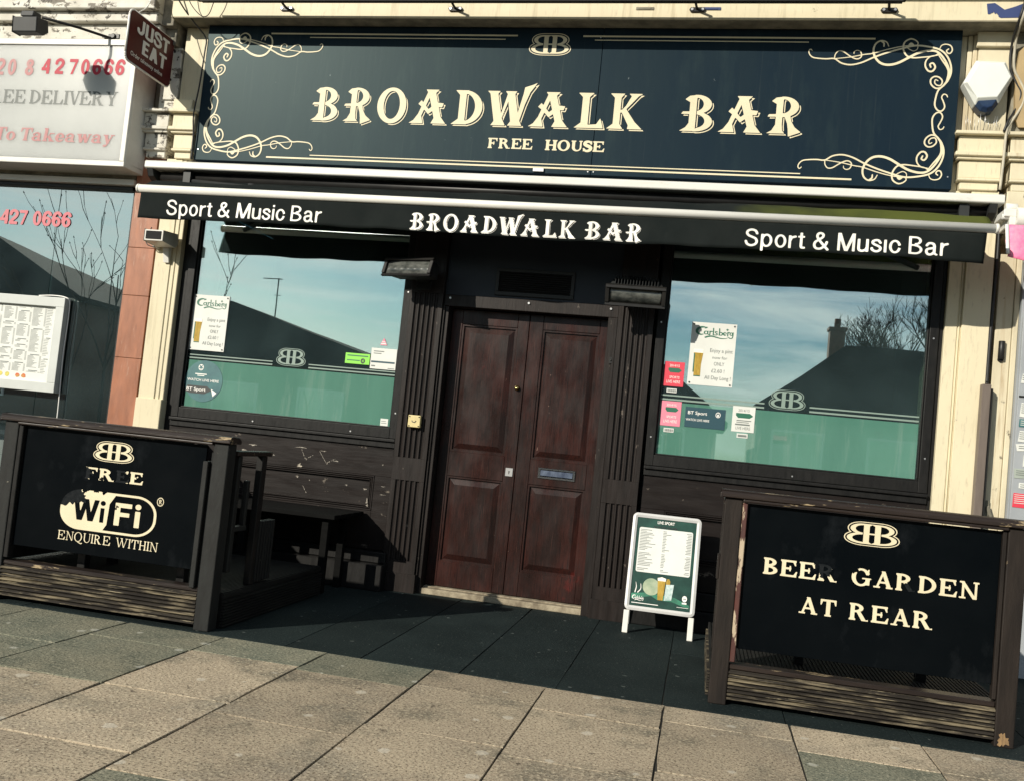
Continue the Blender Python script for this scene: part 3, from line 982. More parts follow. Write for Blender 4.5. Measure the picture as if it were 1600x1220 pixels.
    if ch == 'w':
        return U(bar(0.18, 0.66, 0.36, 0, S, S), bar(0.54, 0.66, 0.38, 0, T, T), bar(0.54, 0.66, 0.74, 0, S, S), bar(0.92, 0.66, 0.76, 0, T, T),
                 s_rect(0, 0.36, 0.59, 0.66), s_rect(0.80, 1.06, 0.59, 0.66)), 1.06
    if ch == 'y':
        return U(bar(0.18, 0.66, 0.42, 0.0, S, S), s_poly((0.60, 0.66), (0.70, 0.66), (0.38, -0.2), (0.26, -0.2)), s_ell(0.22, -0.18, 0.12, 0.09),
                 s_rect(0, 0.36, 0.59, 0.66), s_rect(0.52, 0.80, 0.59, 0.66)), 0.80
    raise ValueError(ch)

def serif_text(v, text, x0, x1, z0, h, sp=0.06, space=0.45, cell=0.02, style=None, flake=None, only=None, shear=0.0):
    """set text between x0 and x1 with cap height h. flake(i) -> list of blobs in glyph units to remove"""
    st = style or {}
    gl, x = [], 0.0
    for i, ch in enumerate(text):
        if ch == ' ':
            x += space
            continue
        g, w = serif(ch, **st)
        gl.append((i, g, x, w))
        x += w + sp
    tot = x - sp
    s = (x1 - x0) / tot
    for i, g, gx, w in gl:
        if only is not None and i not in only:
            continue
        fl = flake(i) if flake else None
        fld = SUB(g, *fl) if fl else g
        v.put(fld, -0.1, w + 0.15, -0.3, 1.12, cell, x0 + gx * s, z0, s, h, shear)

# ---- plain narrow grotesque (cap height 1)
def sans(ch, w=0.125):
    r_ = w / 2
    def st(pts, k=6):
        return s_line(catmull(pts, k), r_)
    def ring(cx, cy, rx, ry):
        return SUB(s_ell(cx, cy, rx, ry), s_ell(cx, cy, rx - w, ry - w * 0.92))
    if ch == 'S':
        return st([(0.55, 0.74), (0.48, 0.88), (0.31, 0.945), (0.14, 0.88), (0.09, 0.74), (0.17, 0.61), (0.34, 0.53), (0.50, 0.44), (0.56, 0.27), (0.49, 0.12), (0.31, 0.05), (0.13, 0.12), (0.06, 0.28)]), 0.64
    if ch == 'p':
        return U(s_rect(0, w, -0.24, 0.72), ring(0.265, 0.36, 0.265, 0.38)), 0.54
    if ch == 'o':
        return ring(0.265, 0.36, 0.265, 0.38), 0.53
    if ch == 'c':
        return SUB(ring(0.26, 0.36, 0.26, 0.38), s_poly((0.28, 0.36), (0.7, 0.20), (0.7, 0.52))), 0.48
    if ch == 'r':
        return U(s_rect(0, w, 0, 0.72), s_line(catmull([(0.08, 0.45), (0.14, 0.60), (0.30, 0.665)]), r_)), 0.32
    if ch == 't':
        return U(s_rect(0.09, 0.09 + w, 0.12, 0.90), s_rect(0, 0.31, 0.62, 0.72), st([(0.09 + r_, 0.16), (0.18, 0.065), (0.29, 0.055)])), 0.32
    if ch == 'u':
        return U(s_rect(0, w, 0.22, 0.72), s_rect(0.37, 0.37 + w, 0, 0.72), st([(r_, 0.24), (0.09, 0.10), (0.22, 0.05), (0.36, 0.11), (0.42, 0.24)])), 0.37 + w
    if ch == 's':
        return st([(0.40, 0.53), (0.33, 0.65), (0.21, 0.675), (0.09, 0.62), (0.07, 0.52), (0.15, 0.43), (0.29, 0.36), (0.40, 0.27), (0.40, 0.14), (0.30, 0.055), (0.18, 0.05), (0.06, 0.13), (0.04, 0.21)]), 0.46
    if ch == 'i':
        return U(s_rect(0, w, 0, 0.72), s_rect(0, w, 0.84, 0.97)), w
    if ch == '|':                                   # an i that has lost its dot
        return s_rect(0, w, 0, 0.72), w
    if ch == 'a':
        return U(s_rect(0.34, 0.34 + w, 0.08, 0.52), st([(0.07, 0.54), (0.13, 0.645), (0.24, 0.675), (0.36, 0.63), (0.40, 0.50)]),
                 st([(0.40, 0.42), (0.24, 0.38), (0.10, 0.33), (0.065, 0.19), (0.14, 0.06), (0.28, 0.06), (0.39, 0.18)]), s_line([(0.40, 0.10), (0.50, 0.05)], r_ * 0.8)), 0.54
    if ch == 'B':
        return U(s_rect(0, w, 0, 1), SUB(INT(s_ell(0.28, 0.76, 0.28, 0.24), s_rect(0.26, 2, 0, 2)), s_ell(0.28, 0.76, 0.28 - w, 0.24 - w * .85)), SUB(INT(s_ell(0.28, 0.27, 0.33, 0.27), s_rect(0.26, 2, -1, 2)), s_ell(0.28, 0.27, 0.33 - w, 0.27 - w * .85)),
                 s_rect(0, 0.29, 1 - w * .85, 1), s_rect(0, 0.29, 0, w * .85), s_rect(0, 0.29, 0.505 - w * .36, 0.505 + w * .36)), 0.62
    if ch == 'M':
        return U(s_rect(0, w, 0, 1), s_rect(0.66, 0.66 + w, 0, 1), bar(0.075, 1, 0.385, 0, 0.15, 0.14), bar(0.71, 1, 0.40, 0, 0.15, 0.14)), 0.66 + w
    if ch == '&':
        return st([(0.66, 0.02), (0.46, 0.28), (0.24, 0.58), (0.17, 0.76), (0.22, 0.90), (0.33, 0.93), (0.43, 0.86), (0.42, 0.72), (0.28, 0.58), (0.10, 0.42), (0.06, 0.23), (0.14, 0.08), (0.30, 0.05), (0.45, 0.14), (0.57, 0.30), (0.61, 0.44)]), 0.72
    if ch == '0':
        return ring(0.28, 0.5, 0.28, 0.51), 0.56
    if ch == '2':
        return U(st([(0.06, 0.70), (0.10, 0.86), (0.27, 0.945), (0.44, 0.86), (0.48, 0.70), (0.40, 0.52), (0.22, 0.33), (0.08, 0.12)]), s_rect(0.0, 0.54, 0, w)), 0.55
    if ch == '4':
        return U(s_rect(0.34, 0.34 + w, 0, 1), s_rect(0, 0.56, 0.22, 0.22 + w), s_poly((0.34, 1), (0.46, 1), (0.14, 0.22), (0.0, 0.28))), 0.57
    if ch == '7':
        return U(s_rect(0, 0.54, 1 - w, 1), s_poly((0.40, 0.9), (0.54, 0.9), (0.28, 0.0), (0.13, 0.0))), 0.54
    if ch == '6':
        return U(ring(0.28, 0.32, 0.28, 0.33), st([(0.06, 0.34), (0.07, 0.60), (0.16, 0.86), (0.31, 0.945), (0.43, 0.89), (0.49, 0.78)])), 0.56
    if ch == '8':
        return U(ring(0.28, 0.275, 0.28, 0.285), ring(0.28, 0.745, 0.245, 0.26)), 0.56
    if ch == 'J':
        return U(s_rect(0.33, 0.33 + w, 0.25, 1), st([(0.33 + r_, 0.28), (0.33, 0.10), (0.20, 0.06), (0.08, 0.14), (0.06, 0.28)])), 0.33 + w
    if ch == 'U':
        return U(s_rect(0, w, 0.25, 1), s_rect(0.42, 0.42 + w, 0.25, 1), st([(r_, 0.28), (0.10, 0.11), (0.21 + r_, 0.055), (0.33 + w, 0.11), (0.42 + r_, 0.28)])), 0.42 + w
    if ch == 'T':
        return U(s_rect(0, 0.56, 1 - w * .95, 1), s_rect(0.28 - r_, 0.28 + r_, 0, 1)), 0.56
    if ch == 'E':
        return U(s_rect(0, w, 0, 1), s_rect(0, 0.46, 1 - w * .9, 1), s_rect(0, 0.46, 0, w * .9), s_rect(0, 0.42, 0.5 - w * .45, 0.5 + w * .45)), 0.46
    if ch == 'A':
        return U(bar(w * .55, 0, 0.31, 1, w * 1.1, w * 1.1), bar(0.62 - w * .55, 0, 0.31, 1, w * 1.1, w * 1.1), s_rect(0.14, 0.48, 0.22, 0.22 + w * .9)), 0.62
    raise ValueError(ch)

def sans_text(v, text, x0, x1, z0, h, w=0.125, sp=0.09, space=0.26, cell=0.03, shear=0.0):
    gl, x = [], 0.0
    for ch in text:
        if ch == ' ':
            x += space
            continue
        g, a = sans(ch, w)
        gl.append((g, x, a))
        x += a + sp
    s = (x1 - x0) / (x - sp)
    for g, gx, a in gl:
        v.put(g, -0.1, a + 0.1, -0.3, 1.1, cell, x0 + gx * s, z0, s, h, shear)

def plain_text(text, m, parent, x0, x1, z0, z1, y, name='lettering', offset=0.0, shear=0.0, to3d=None, local=False, spacing=1.0):
    """Blender's built-in sans face, fitted into a box, made into a flat mesh"""
    cu = bpy.data.curves.new('t', 'FONT')
    cu.body = text
    cu.size = 1.0
    cu.offset = offset
    cu.shear = shear
    cu.space_character = spacing
    cu.resolution_u = 4
    ob = bpy.data.objects.new('t', cu)
    COL.objects.link(ob)
    bpy.context.view_layer.update()
    dg = bpy.context.evaluated_depsgraph_get()
    me = bpy.data.meshes.new_from_object(ob.evaluated_get(dg))
    vs = np.array([v.co[:] for v in me.vertices])
    fs = [tuple(p.vertices) for p in me.polygons]
    bpy.data.objects.remove(ob)
    bpy.data.curves.remove(cu)
    bpy.data.meshes.remove(me)
    a, b = vs.min(0), vs.max(0)
    f3 = to3d or (lambda u, v, k: (u, y, v))
    out = [f3(x0 + (p[0] - a[0]) / (b[0] - a[0]) * (x1 - x0), z0 + (p[1] - a[1]) / max(1e-9, b[1] - a[1]) * (z1 - z0), 0) for p in vs]
    mb = MB().add(out, fs)
    return mb.build(name, m, parent, local=local)

# ================================================================== ground
def ground():
    mb = MB()
    mb.grid(lambda u, v: (-900 + 1800 * u, -900 + 1800 * v, -0.05), 2, 2, False)
    structure(mb.build('ground', mat('far_ground', (0.06, 0.06, 0.05), 0.9)))
    mb = MB().box(-120, 120, -15.0, -5.2, -0.3, -0.125)
    structure(mb.build('road', mat('asphalt', (0.05, 0.05, 0.05), 0.85, (0.035, 0.035, 0.035), 30, bump=0.003, bscale=90)))
    mb = MB().box(-120, 120, -17.5, -15.0, -0.3, -0.01)
    structure(mb.build('far_pavement', mat('far_paving', (0.24, 0.22, 0.18), 0.85, (0.18, 0.17, 0.14), 3)))
    mb = MB().box(-120, 120, -5.32, -5.17, -0.3, 0.0)
    structure(mb.build('kerb', mat('kerb_stone', (0.26, 0.25, 0.22), 0.8, (0.2, 0.2, 0.18), 8, bump=0.003)))

    slab = mat('paving_slab', (0.430, 0.355, 0.255), 0.9, (0.315, 0.258, 0.190), 1.7, (1, 1, 1), 0.0032, 60, island=0.20, spec=0.2,
               ramp=(0.36, 0.64), streak=[((0.165, 0.148, 0.112), 0.50, 0.16, 2.6, (1, 1, 1)), ((0.21, 0.20, 0.165), 0.52, 0.2, 0.9, (1, 1, 1)), ((0.50, 0.43, 0.31), 0.50, 0.13, 60, (1, 1, 1)), ((0.115, 0.090, 0.062), 0.515, 0.09, 95, (1, 1, 1)),
                                          ((0.11, 0.09, 0.066), 0.62, 0.05, 13, (1, 1, 1))], chips=((0.62, 0.58, 0.48), 0.695, 0.012, 19, (1, 1, 1)))
    cut = mat('mossy_cut_slab', (0.155, 0.165, 0.125), 0.9, (0.225, 0.210, 0.150), 2.2, (1, 1, 1), 0.0045, 60, island=0.12, spec=0.2,
              streak=[((0.080, 0.092, 0.070), 0.50, 0.18, 3.5, (1, 1, 1)), ((0.33, 0.31, 0.23), 0.51, 0.13, 60, (1, 1, 1)), ((0.055, 0.058, 0.045), 0.52, 0.09, 95, (1, 1, 1))],
              chips=((0.58, 0.56, 0.47), 0.695, 0.012, 22, (1, 1, 1)))
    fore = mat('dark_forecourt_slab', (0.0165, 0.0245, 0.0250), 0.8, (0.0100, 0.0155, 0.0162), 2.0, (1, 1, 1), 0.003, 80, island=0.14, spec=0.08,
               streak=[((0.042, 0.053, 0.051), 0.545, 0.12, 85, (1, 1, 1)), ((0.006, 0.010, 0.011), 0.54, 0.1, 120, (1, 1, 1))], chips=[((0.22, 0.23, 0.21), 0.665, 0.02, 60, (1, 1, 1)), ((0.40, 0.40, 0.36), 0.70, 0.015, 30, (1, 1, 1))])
    bed = mat('joint_dirt', (0.020, 0.019, 0.015), 0.95, (0.035, 0.032, 0.024), 20)
    structure(MB().box(-120, 120, -5.17, 0.45, -0.3, -0.0062).build('pavement_bed', bed))
    rnd = random.Random(11)
    def slab_mesh(mb, x0, x1, y0, y1, gap=0.005, n=4, worn=0.0):
        dz = [rnd.uniform(-0.0022, 0.0022) for _ in range(4)]
        x0 += gap * rnd.uniform(0.5, 1.1); x1 -= gap * rnd.uniform(0.5, 1.1); y0 += gap * rnd.uniform(0.4, 0.85); y1 -= gap * rnd.uniform(0.4, 0.85)
        c = 0.0014
        # subdivided edge so the joints wander a little
        def ring(inset, z, jit):
            pts = []
            for k in range(4 * n):
                s, t = divmod(k, n)
                t /= n
                a = [(x0, y0), (x1, y0), (x1, y1), (x0, y1)]
                p, q = a[s], a[(s + 1) % 4]
                x, y = p[0] + (q[0] - p[0]) * t, p[1] + (q[1] - p[1]) * t
                cx, cy = (x0 + x1) / 2, (y0 + y1) / 2
                x += (cx - x) / max(abs(cx - x0), 1e-6) * inset
                y += (cy - y) / max(abs(cy - y0), 1e-6) * inset
                u, w = (x - x0) / (x1 - x0), (y - y0) / (y1 - y0)
                zz = z + dz[0] * (1 - u) * (1 - w) + dz[1] * u * (1 - w) + dz[2] * u * w + dz[3] * (1 - u) * w
                pts.append((x + jit[k][0], y + jit[k][1], zz))
            return pts
        jit = [(rnd.uniform(-1, 1) * 0.0016, rnd.uniform(-1, 1) * 0.0016) for _ in range(4 * n)]
        if n > 3 and rnd.random() < 0.6:
            k = rnd.randrange(4) * n
            jit[k] = ((1 if jit[k][0] > 0 else -1) * 0.008, 0.008)
        m = 4 * n
        vs = ring(0, -0.03, jit) + ring(0, -c, jit) + ring(c, 0, jit)
        fs = []
        for l_ in range(2):
            for k in range(m):
                k2 = (k + 1) % m
                fs.append((l_ * m + k, l_ * m + k2, (l_ + 1) * m + k2, (l_ + 1) * m + k))
        fs.append(tuple(2 * m + k for k in range(m)))
        mb.add(vs, fs)
    pitch = 0.5715
    rows = {-1: (-2.41, -3.10, -3.76, -4.45), 0: (-2.40, -3.09, -3.74, -4.42), 1: (-2.45, -3.22, -3.89, -4.56), 2: (-2.385, -3.05, -3.73, -4.41), 3: (-2.465, -3.14, -3.82, -4.5),
            4: (-2.335, -3.02, -3.7, -4.38), 5: (-2.46, -3.12, -3.8, -4.5), -2: (-2.65, -3.28, -3.95, -4.6)}
    pav, strip, frt = MB(), MB(), MB()
    for c in range(-14, 16):
        x0 = -2.365 + c * pitch
        ys = rows.get(c, (-2.45 + 0.1 * math.sin(c * 2.1), -3.12 + 0.1 * math.sin(c * 3.7), -3.8, -4.5))
        ys = (-2.075,) + tuple(ys) + (-5.17,)
        for k in range(len(ys) - 1):
            tgt = strip if (k == 0 and c < 2) or (c, k) in ((-1, 1), (1, 3), (-2, 1), (5, 1)) else pav
            slab_mesh(tgt, x0, x0 + pitch, ys[k + 1], ys[k], 0.0062)
    gum(slab, 3.0, 0.030, (0.58, 0.54, 0.45))
    gum(cut, 3.4, 0.028, (0.52, 0.51, 0.44))
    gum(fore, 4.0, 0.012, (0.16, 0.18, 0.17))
    structure(pav.build('pavement', slab))
    structure(strip.build('pavement_edge', cut))
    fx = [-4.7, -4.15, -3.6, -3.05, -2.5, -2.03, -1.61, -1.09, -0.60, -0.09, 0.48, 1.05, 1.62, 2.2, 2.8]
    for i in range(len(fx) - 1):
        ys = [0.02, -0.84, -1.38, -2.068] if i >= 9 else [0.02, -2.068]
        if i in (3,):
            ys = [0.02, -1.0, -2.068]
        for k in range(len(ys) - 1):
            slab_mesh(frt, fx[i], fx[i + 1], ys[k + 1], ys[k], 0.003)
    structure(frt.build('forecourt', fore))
ground()

# ================================================================== the pub front
pub = thing('pub_building', 'pub front with dark stained timber, cream pilasters, a double door and two large windows', 'pub', (-1.3, 0.0, 0.0))
# masonry behind the joinery
mb = MB()
mb.box(-4.64, 1.93, 0.16, 0.45, 2.82, 7.0)
mb.box(-4.64, -4.10, 0.16, 0.45, 0.0, 2.82)
mb.box(1.46, 1.93, 0.16, 0.45, 0.0, 2.82)
mb.box(-4.37, 1.77, 0.0, 0.16, 4.20, 7.0)
mb.build('upper_wall', M['cream_dirty'], pub)
mb = MB()
mb.box(-4.10, -2.28, 0.16, 0.30, 0.0, 1.03)
mb.box(-0.40, 1.46, 0.16, 0.30, 0.0, 1.03)
mb.box(-2.28, -1.99, 0.16, 1.4, 0.0, 2.82)
mb.box(-0.66, -0.40, 0.16, 1.4, 0.0, 2.82)
mb.box(-4.14, -4.10, 0.45, 1.4, 0.0, 2.82)
mb.box(1.46, 1.50, 0.45, 1.4, 0.0, 2.82)
mb.box(-4.14, 1.50, 1.4, 1.45, 0.0, 2.9)
mb.box(-4.10, 1.46, 0.30, 1.4, 0.98, 1.02)
mb.box(-4.14, 1.50, 0.46, 1.4, 2.84, 2.9)
mb.build('interior_wall', M['interior'], pub)

# cream pilasters
mb = MB()
mb.box(-4.375, -4.235, -0.07, 0.16, 0.0, 3.13)
mb.box(-4.235, -4.20, -0.062, 0.16, 0.0, 3.13)
mb.box(-4.20, -4.165, -0.055, 0.16, 0.0, 3.13)
mb.box(-4.385, -4.16, -0.083, 0.16, 0.0, 1.22)
mb.build('pilaster', M['cream'], pub, 0.004)
mb = MB()
mb.box(1.49, 1.565, -0.05, 0.16, 0.0, 3.13)
mb.box(1.572, 1.581, -0.052, 0.16, 0.0, 3.13)
mb.box(1.588, 1.757, -0.07, 0.16, 0.0, 3.13)
mb.box(1.56, 1.60, -0.042, 0.16, 0.0, 3.13)
mb.build('pilaster', M['cream'], pub, 0.003)
# stepped pilaster caps
def cap_mesh(x0, x1):
    mb = MB()
    mb.box(x0 + 0.05, x1 - 0.03, -0.09, 0.16, 3.13, 3.20)
    for z, d, h, e in ((3.185, 0.115, 0.02, 0.03), (3.205, 0.10, 0.12, 0.035), (3.325, 0.125, 0.02, 0.015), (3.345, 0.145, 0.03, 0.0), (3.375, 0.12, 0.11, 0.02), (3.485, 0.16, 0.025, -0.01)):
        mb.box(x0 + e, x1 - e * 0.6, -d, 0.16, z, z + h - 0.002)
    mb.prism([(-0.125, 3.34), (-0.145, 3.36), (0.0, 3.36), (0.0, 3.34)], 'x', x0 + 0.01, x1 - 0.008)
    return mb
cap_mesh(-4.352, -4.13).build('pilaster_cap', M['cream'], pub, 0.004)
cap_mesh(1.455, 1.77).build('pilaster_cap', M['cream'], pub, 0.004)
# piers over the caps
mb = MB().box(-4.33, -4.118, -0.075, 0.16, 3.51, 4.2).box(-4.345, -4.18, -0.12, -0.075, 3.51, 3.60).box(-4.20, -4.11, -0.10, -0.075, 3.51, 3.53)
mb.build('pier', M['cream'], pub, 0.004)
mb = MB().box(1.565, 1.762, -0.08, 0.16, 3.51, 4.2).box(1.545, 1.78, -0.11, -0.08, 4.10, 4.2).box(1.45, 1.50, -0.035, 0.16, 3.12, 4.2).box(1.503, 1.533, -0.045, 0.16, 3.5, 4.2).box(1.536, 1.562, -0.055, 0.16, 3.5, 4.2)
mb.build('pier', M['cream_dirty'], pub, 0.003)
# cornice with the deep soffit over the sign
mb = MB()
mb.box(-4.37, 1.93, -0.25, 0.0, 4.205, 4.36)
mb.box(-4.40, 1.95, -0.30, 0.0, 4.36, 4.40)
mb.box(-4.36, 1.93, -0.26, 0.0, 4.40, 4.75)
mb.build('cornice', M['cream'], pub, 0.005)
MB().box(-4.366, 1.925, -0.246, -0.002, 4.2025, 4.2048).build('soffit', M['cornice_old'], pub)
# wall behind the sign, and dark header behind the awning
MB().box(-4.118, 1.45, -0.005, 0.15, 3.02, 4.20).build('sign_backing', M['black'], pub)
MB().box(-4.165, 1.488, -0.03, 0.15, 2.76, 3.015).build('awning_header', M['wood_black'], pub)

# joinery
def window(x0, x1, gx0, gx1):
    mb = MB()
    zb, zt = 1.10, 2.758
    gb, gt = 1.177, 2.70
    mb.box(x0, gx0, -0.028, 0.05, zb, zt)
    mb.box(gx1, x1, -0.028, 0.05, zb, zt)
    mb.box(gx0, gx1, -0.028, 0.05, zb, gb)
    mb.box(gx0, gx1, -0.028, 0.05, gt, zt)
    # glazing bead
    for a in ((gx0, gx0 + 0.012, gb, gt), (gx1 - 0.012, gx1, gb, gt)):
        mb.box(a[0], a[1], -0.012, 0.0, a[2] + 0.013, a[3])
    mb.box(gx0, gx1, -0.012, 0.0, gb, gb + 0.012)
    fr = mb.build('window_frame', M['wood_black'], pub, 0.004, 2)
    MB().box(gx0 - 0.005, gx1 + 0.005, 0.010, 0.016, gb - 0.005, gt + 0.005).build('glass', M['glass'], fr)
    return fr
wl = window(-4.102, -2.232, -4.04, -2.292)
wr = window(-0.402, 1.462, -0.34, 1.403)
def frosting(fr, x0, x1, zt, lines, bx):
    MB().box(x0, x1, 0.0085, 0.0098, 1.179, zt).build('frosted_film', M['frost'], fr)
    v = Vinyl(0.0080)
    for z0, z1 in lines:
        v.rect(x0, bx - 0.15, z0, z1)
        v.rect(bx + 0.15, x1, z0, z1)
    emblem(v, bx, 1.582, 0.235, 0.115, 0.02)
    v.build('etched_lines', M['etch'], fr)
frosting(wl, -4.018, -2.312, 1.555, ((1.567, 1.577), (1.592, 1.600)), -3.16)
frosting(wr, -0.330, 1.385, 1.556, ((1.568, 1.580), (1.598, 1.608)), 0.53)
# outer dark frames and sills
MB().box(-4.165, -4.104, -0.005, 0.15, 0.0, 2.758).build('outer_frame', M['wood_black'], pub, 0.003)
MB().box(1.464, 1.488, -0.015, 0.15, 0.0, 2.758).build('outer_frame', M['wood_black'], pub, 0.003)
for a, b in ((-4.10, -2.235), (-0.400, 1.462)):
    mb = MB()
    mb.box(a, b, -0.055, 0.05, 1.075, 1.098)
    mb.box(a, b, -0.035, 0.05, 1.03, 1.075)
    mb.build('window_sill', M['wood_black'], pub, 0.005, 2)
# stall risers with moulded panels
def riser(x0, x1, pz0, pz1, px0, px1, frames=1):
    mb = MB()
    y = -0.018
    mb.box(x0, x1, y, 0.05, pz1, 1.028)
    mb.box(x0, px0, y, 0.05, 0.27, pz1)
    mb.box(px1, x1, y, 0.05, 0.27, pz1)
    mb.box(px0, px1, y, 0.05, 0.27, pz0)
    mb.box(px0, px1, 0.012, 0.05, pz0, pz1)
    # mouldings
    for k, (o, t, d) in enumerate(((0.0, 0.012, 0.012), (0.016, 0.009, 0.002), (0.030, 0.008, -0.006))):
        yy = -0.018 + 0.006 * k - 0.006
        mb.box(px0 + o, px1 - o, yy, 0.02, pz1 - o - t, pz1 - o)
        mb.box(px0 + o, px1 - o, yy, 0.02, pz0 + o, pz0 + o + t)
        mb.box(px0 + o, px0 + o + t, yy + 0.001, 0.02, pz0 + o + t, pz1 - o - t)
        mb.box(px1 - o - t, px1 - o, yy + 0.001, 0.02, pz0 + o + t, pz1 - o - t)
    o_ = mb.build('stall_riser', M['wood_h'], pub, 0.002)
    return o_
riser(-4.104, -2.235, 0.555, 0.815, -3.72, -2.375)
rs0 = bpy.data.objects['stall_riser']
for k, (x, z, w_, h_) in enumerate(((-3.38, 0.945, 0.07, 0.014), (-3.45, 0.90, 0.05, 0.016), (-2.98, 0.965, 0.11, 0.009), (-2.80, 0.955, 0.06, 0.008), (-2.93, 0.88, 0.012, 0.012), (-2.76, 0.866, 0.012, 0.018), (-2.69, 0.89, 0.05, 0.008),
                                    (-2.60, 0.72, 0.02, 0.012), (-2.45, 0.705, 0.035, 0.014), (-2.415, 0.62, 0.016, 0.05), (-2.41, 0.59, 0.02, 0.02), (-3.0, 0.74, 0.018, 0.014), (-2.9, 0.725, 0.01, 0.01), (-3.2, 0.885, 0.02, 0.01), (-2.32, 0.90, 0.012, 0.012), (-2.30, 0.74, 0.04, 0.006), (-2.30, 0.68, 0.05, 0.005))):
    vv = Vinyl(-0.0195 if z > 0.8 or x > -2.43 else 0.0105)
    vv.put(blob(0, 0, 0.7, 0.7, k * 1.7), -1.3, 1.3, -1.3, 1.3, 0.12, x, z, w_ / 2, h_ / 2)
    vv.build('paint_scar', M['scar'], rs0)
for k, (xa, za, xb, zb) in enumerate(((-2.98, 0.955, -2.94, 0.885), (-2.83, 0.95, -2.77, 0.87), (-2.88, 0.915, -2.93, 0.885), (-2.70, 0.905, -2.76, 0.872), (-2.95, 0.68, -2.91, 0.62))):
    vv = Vinyl(-0.0195 if za > 0.8 else 0.0105)
    vv.put(lambda X, Y, k=k, a_=(xa, za), b_=(xb, zb): s_line([a_, b_], 0.0012)(X, Y) + 0.0022 * (np.sin(X * 400 + k) * 0.5 + np.sin(Y * 310 + k) * 0.5), min(xa, xb) - 0.01, max(xa, xb) + 0.01, min(za, zb) - 0.01, max(za, zb) + 0.01, 0.0012)
    vv.build('paint_scar', M['scar'], rs0)
riser(-0.400, 1.464, 0.45, 0.80, -0.23, 1.30)
mb = MB()
mb.box(-4.16, -2.188, -0.185, 0.1, 0.0, 0.185)
mb.box(-4.16, -2.20, -0.10, 0.1, 0.187, 0.265)
mb.build('plinth', M['wood_black'], pub, 0.006)
mb = MB()
mb.box(-0.425, 1.48, -0.06, 0.1, 0.0, 0.14)
mb.box(-0.405, 1.48, -0.035, 0.1, 0.142, 0.265)
mb.build('plinth', M['wood_black'], pub, 0.006)

# fluted pilasters beside the door
def fluted(x0, x1):
    w = x1 - x0
    def prof(n, dep):
        p = [(x0, 0.10), (x0, -0.06)]
        m_ = 0.030
        pit = (w - 2 * m_) / n
        for i in range(n):
            c = x0 + m_ + pit * (i + 0.5)
            r_ = pit * 0.36
            for k in range(5):
                a = math.pi * k / 4
                p.append((c - r_ * math.cos(a), -0.06 + dep * math.sin(a)))
        p += [(x1, -0.06), (x1, 0.10)]
        return p
    flat = [(x0, 0.10), (x0, -0.06), (x1, -0.06), (x1, 0.10)]
    mb = MB()
    for za, zb in ((0.0, 0.225), (0.808, 0.975), (2.20, 2.76)):
        mb.prism(flat, 'z', za, zb)
    for za, zb in ((0.225, 0.808), (0.975, 2.20)):
        mb.prism(prof(5, 0.015), 'z', za, zb)
    # plinth block
    mb.box(x0 - 0.012, x1 + 0.012, -0.075, 0.10, 0.0, 0.135)
    return mb.build('fluted_pilaster', M['wood'], pub, 0.0015)
fluted(-2.232, -1.978)
fluted(-0.676, -0.424)
# door surround
mb = MB()
mb.box(-1.976, -1.932, -0.03, 0.15, 0.0, 2.118)
mb.box(-0.748, -0.678, -0.03, 0.15, 0.0, 2.118)
mb.box(-1.976, -0.678, -0.03, 0.15, 2.118, 2.205)
mb.box(-1.976, -1.960, -0.045, -0.03, 0.0, 2.118)
mb.box(-0.700, -0.678, -0.045, -0.03, 0.0, 2.118)
df = mb.build('door_frame', M['wood'], pub, 0.003)
for x in (-1.93, -1.335, -0.735):
    MB().disc((x, -0.034, 2.178), 'y', 0.008, 0.012, 10).build('bolt_head', M['steel'], df)
mb = MB()
mb.box(-1.976, -0.678, -0.012, 0.15, 2.207, 2.758)
lin = mb.build('lintel_panel', M['lintel'], pub)
mb = MB()
mb.box(-1.60, -1.015, -0.032, -0.012, 2.225, 2.252).box(-1.60, -1.015, -0.032, -0.012, 2.40, 2.425).box(-1.60, -1.575, -0.032, -0.012, 2.253, 2.399).box(-1.04, -1.015, -0.032, -0.012, 2.253, 2.399)
for i in range(9):
    z = 2.258 + i * 0.0158
    mb.prism([(-0.028, z), (-0.024, z), (-0.0125, z + 0.012), (-0.0165, z + 0.012)], 'x', -1.574, -1.041)
mb.build('vent_grille', M['black_metal'], lin, 0.001)
mb = MB().box(-1.935, -0.70, -0.015, 0.13, 0.0, 0.042).box(-1.93, -0.71, 0.03, 0.13, 0.042, 0.052)
mb.build('threshold', M['stone'], pub, 0.006, 2)
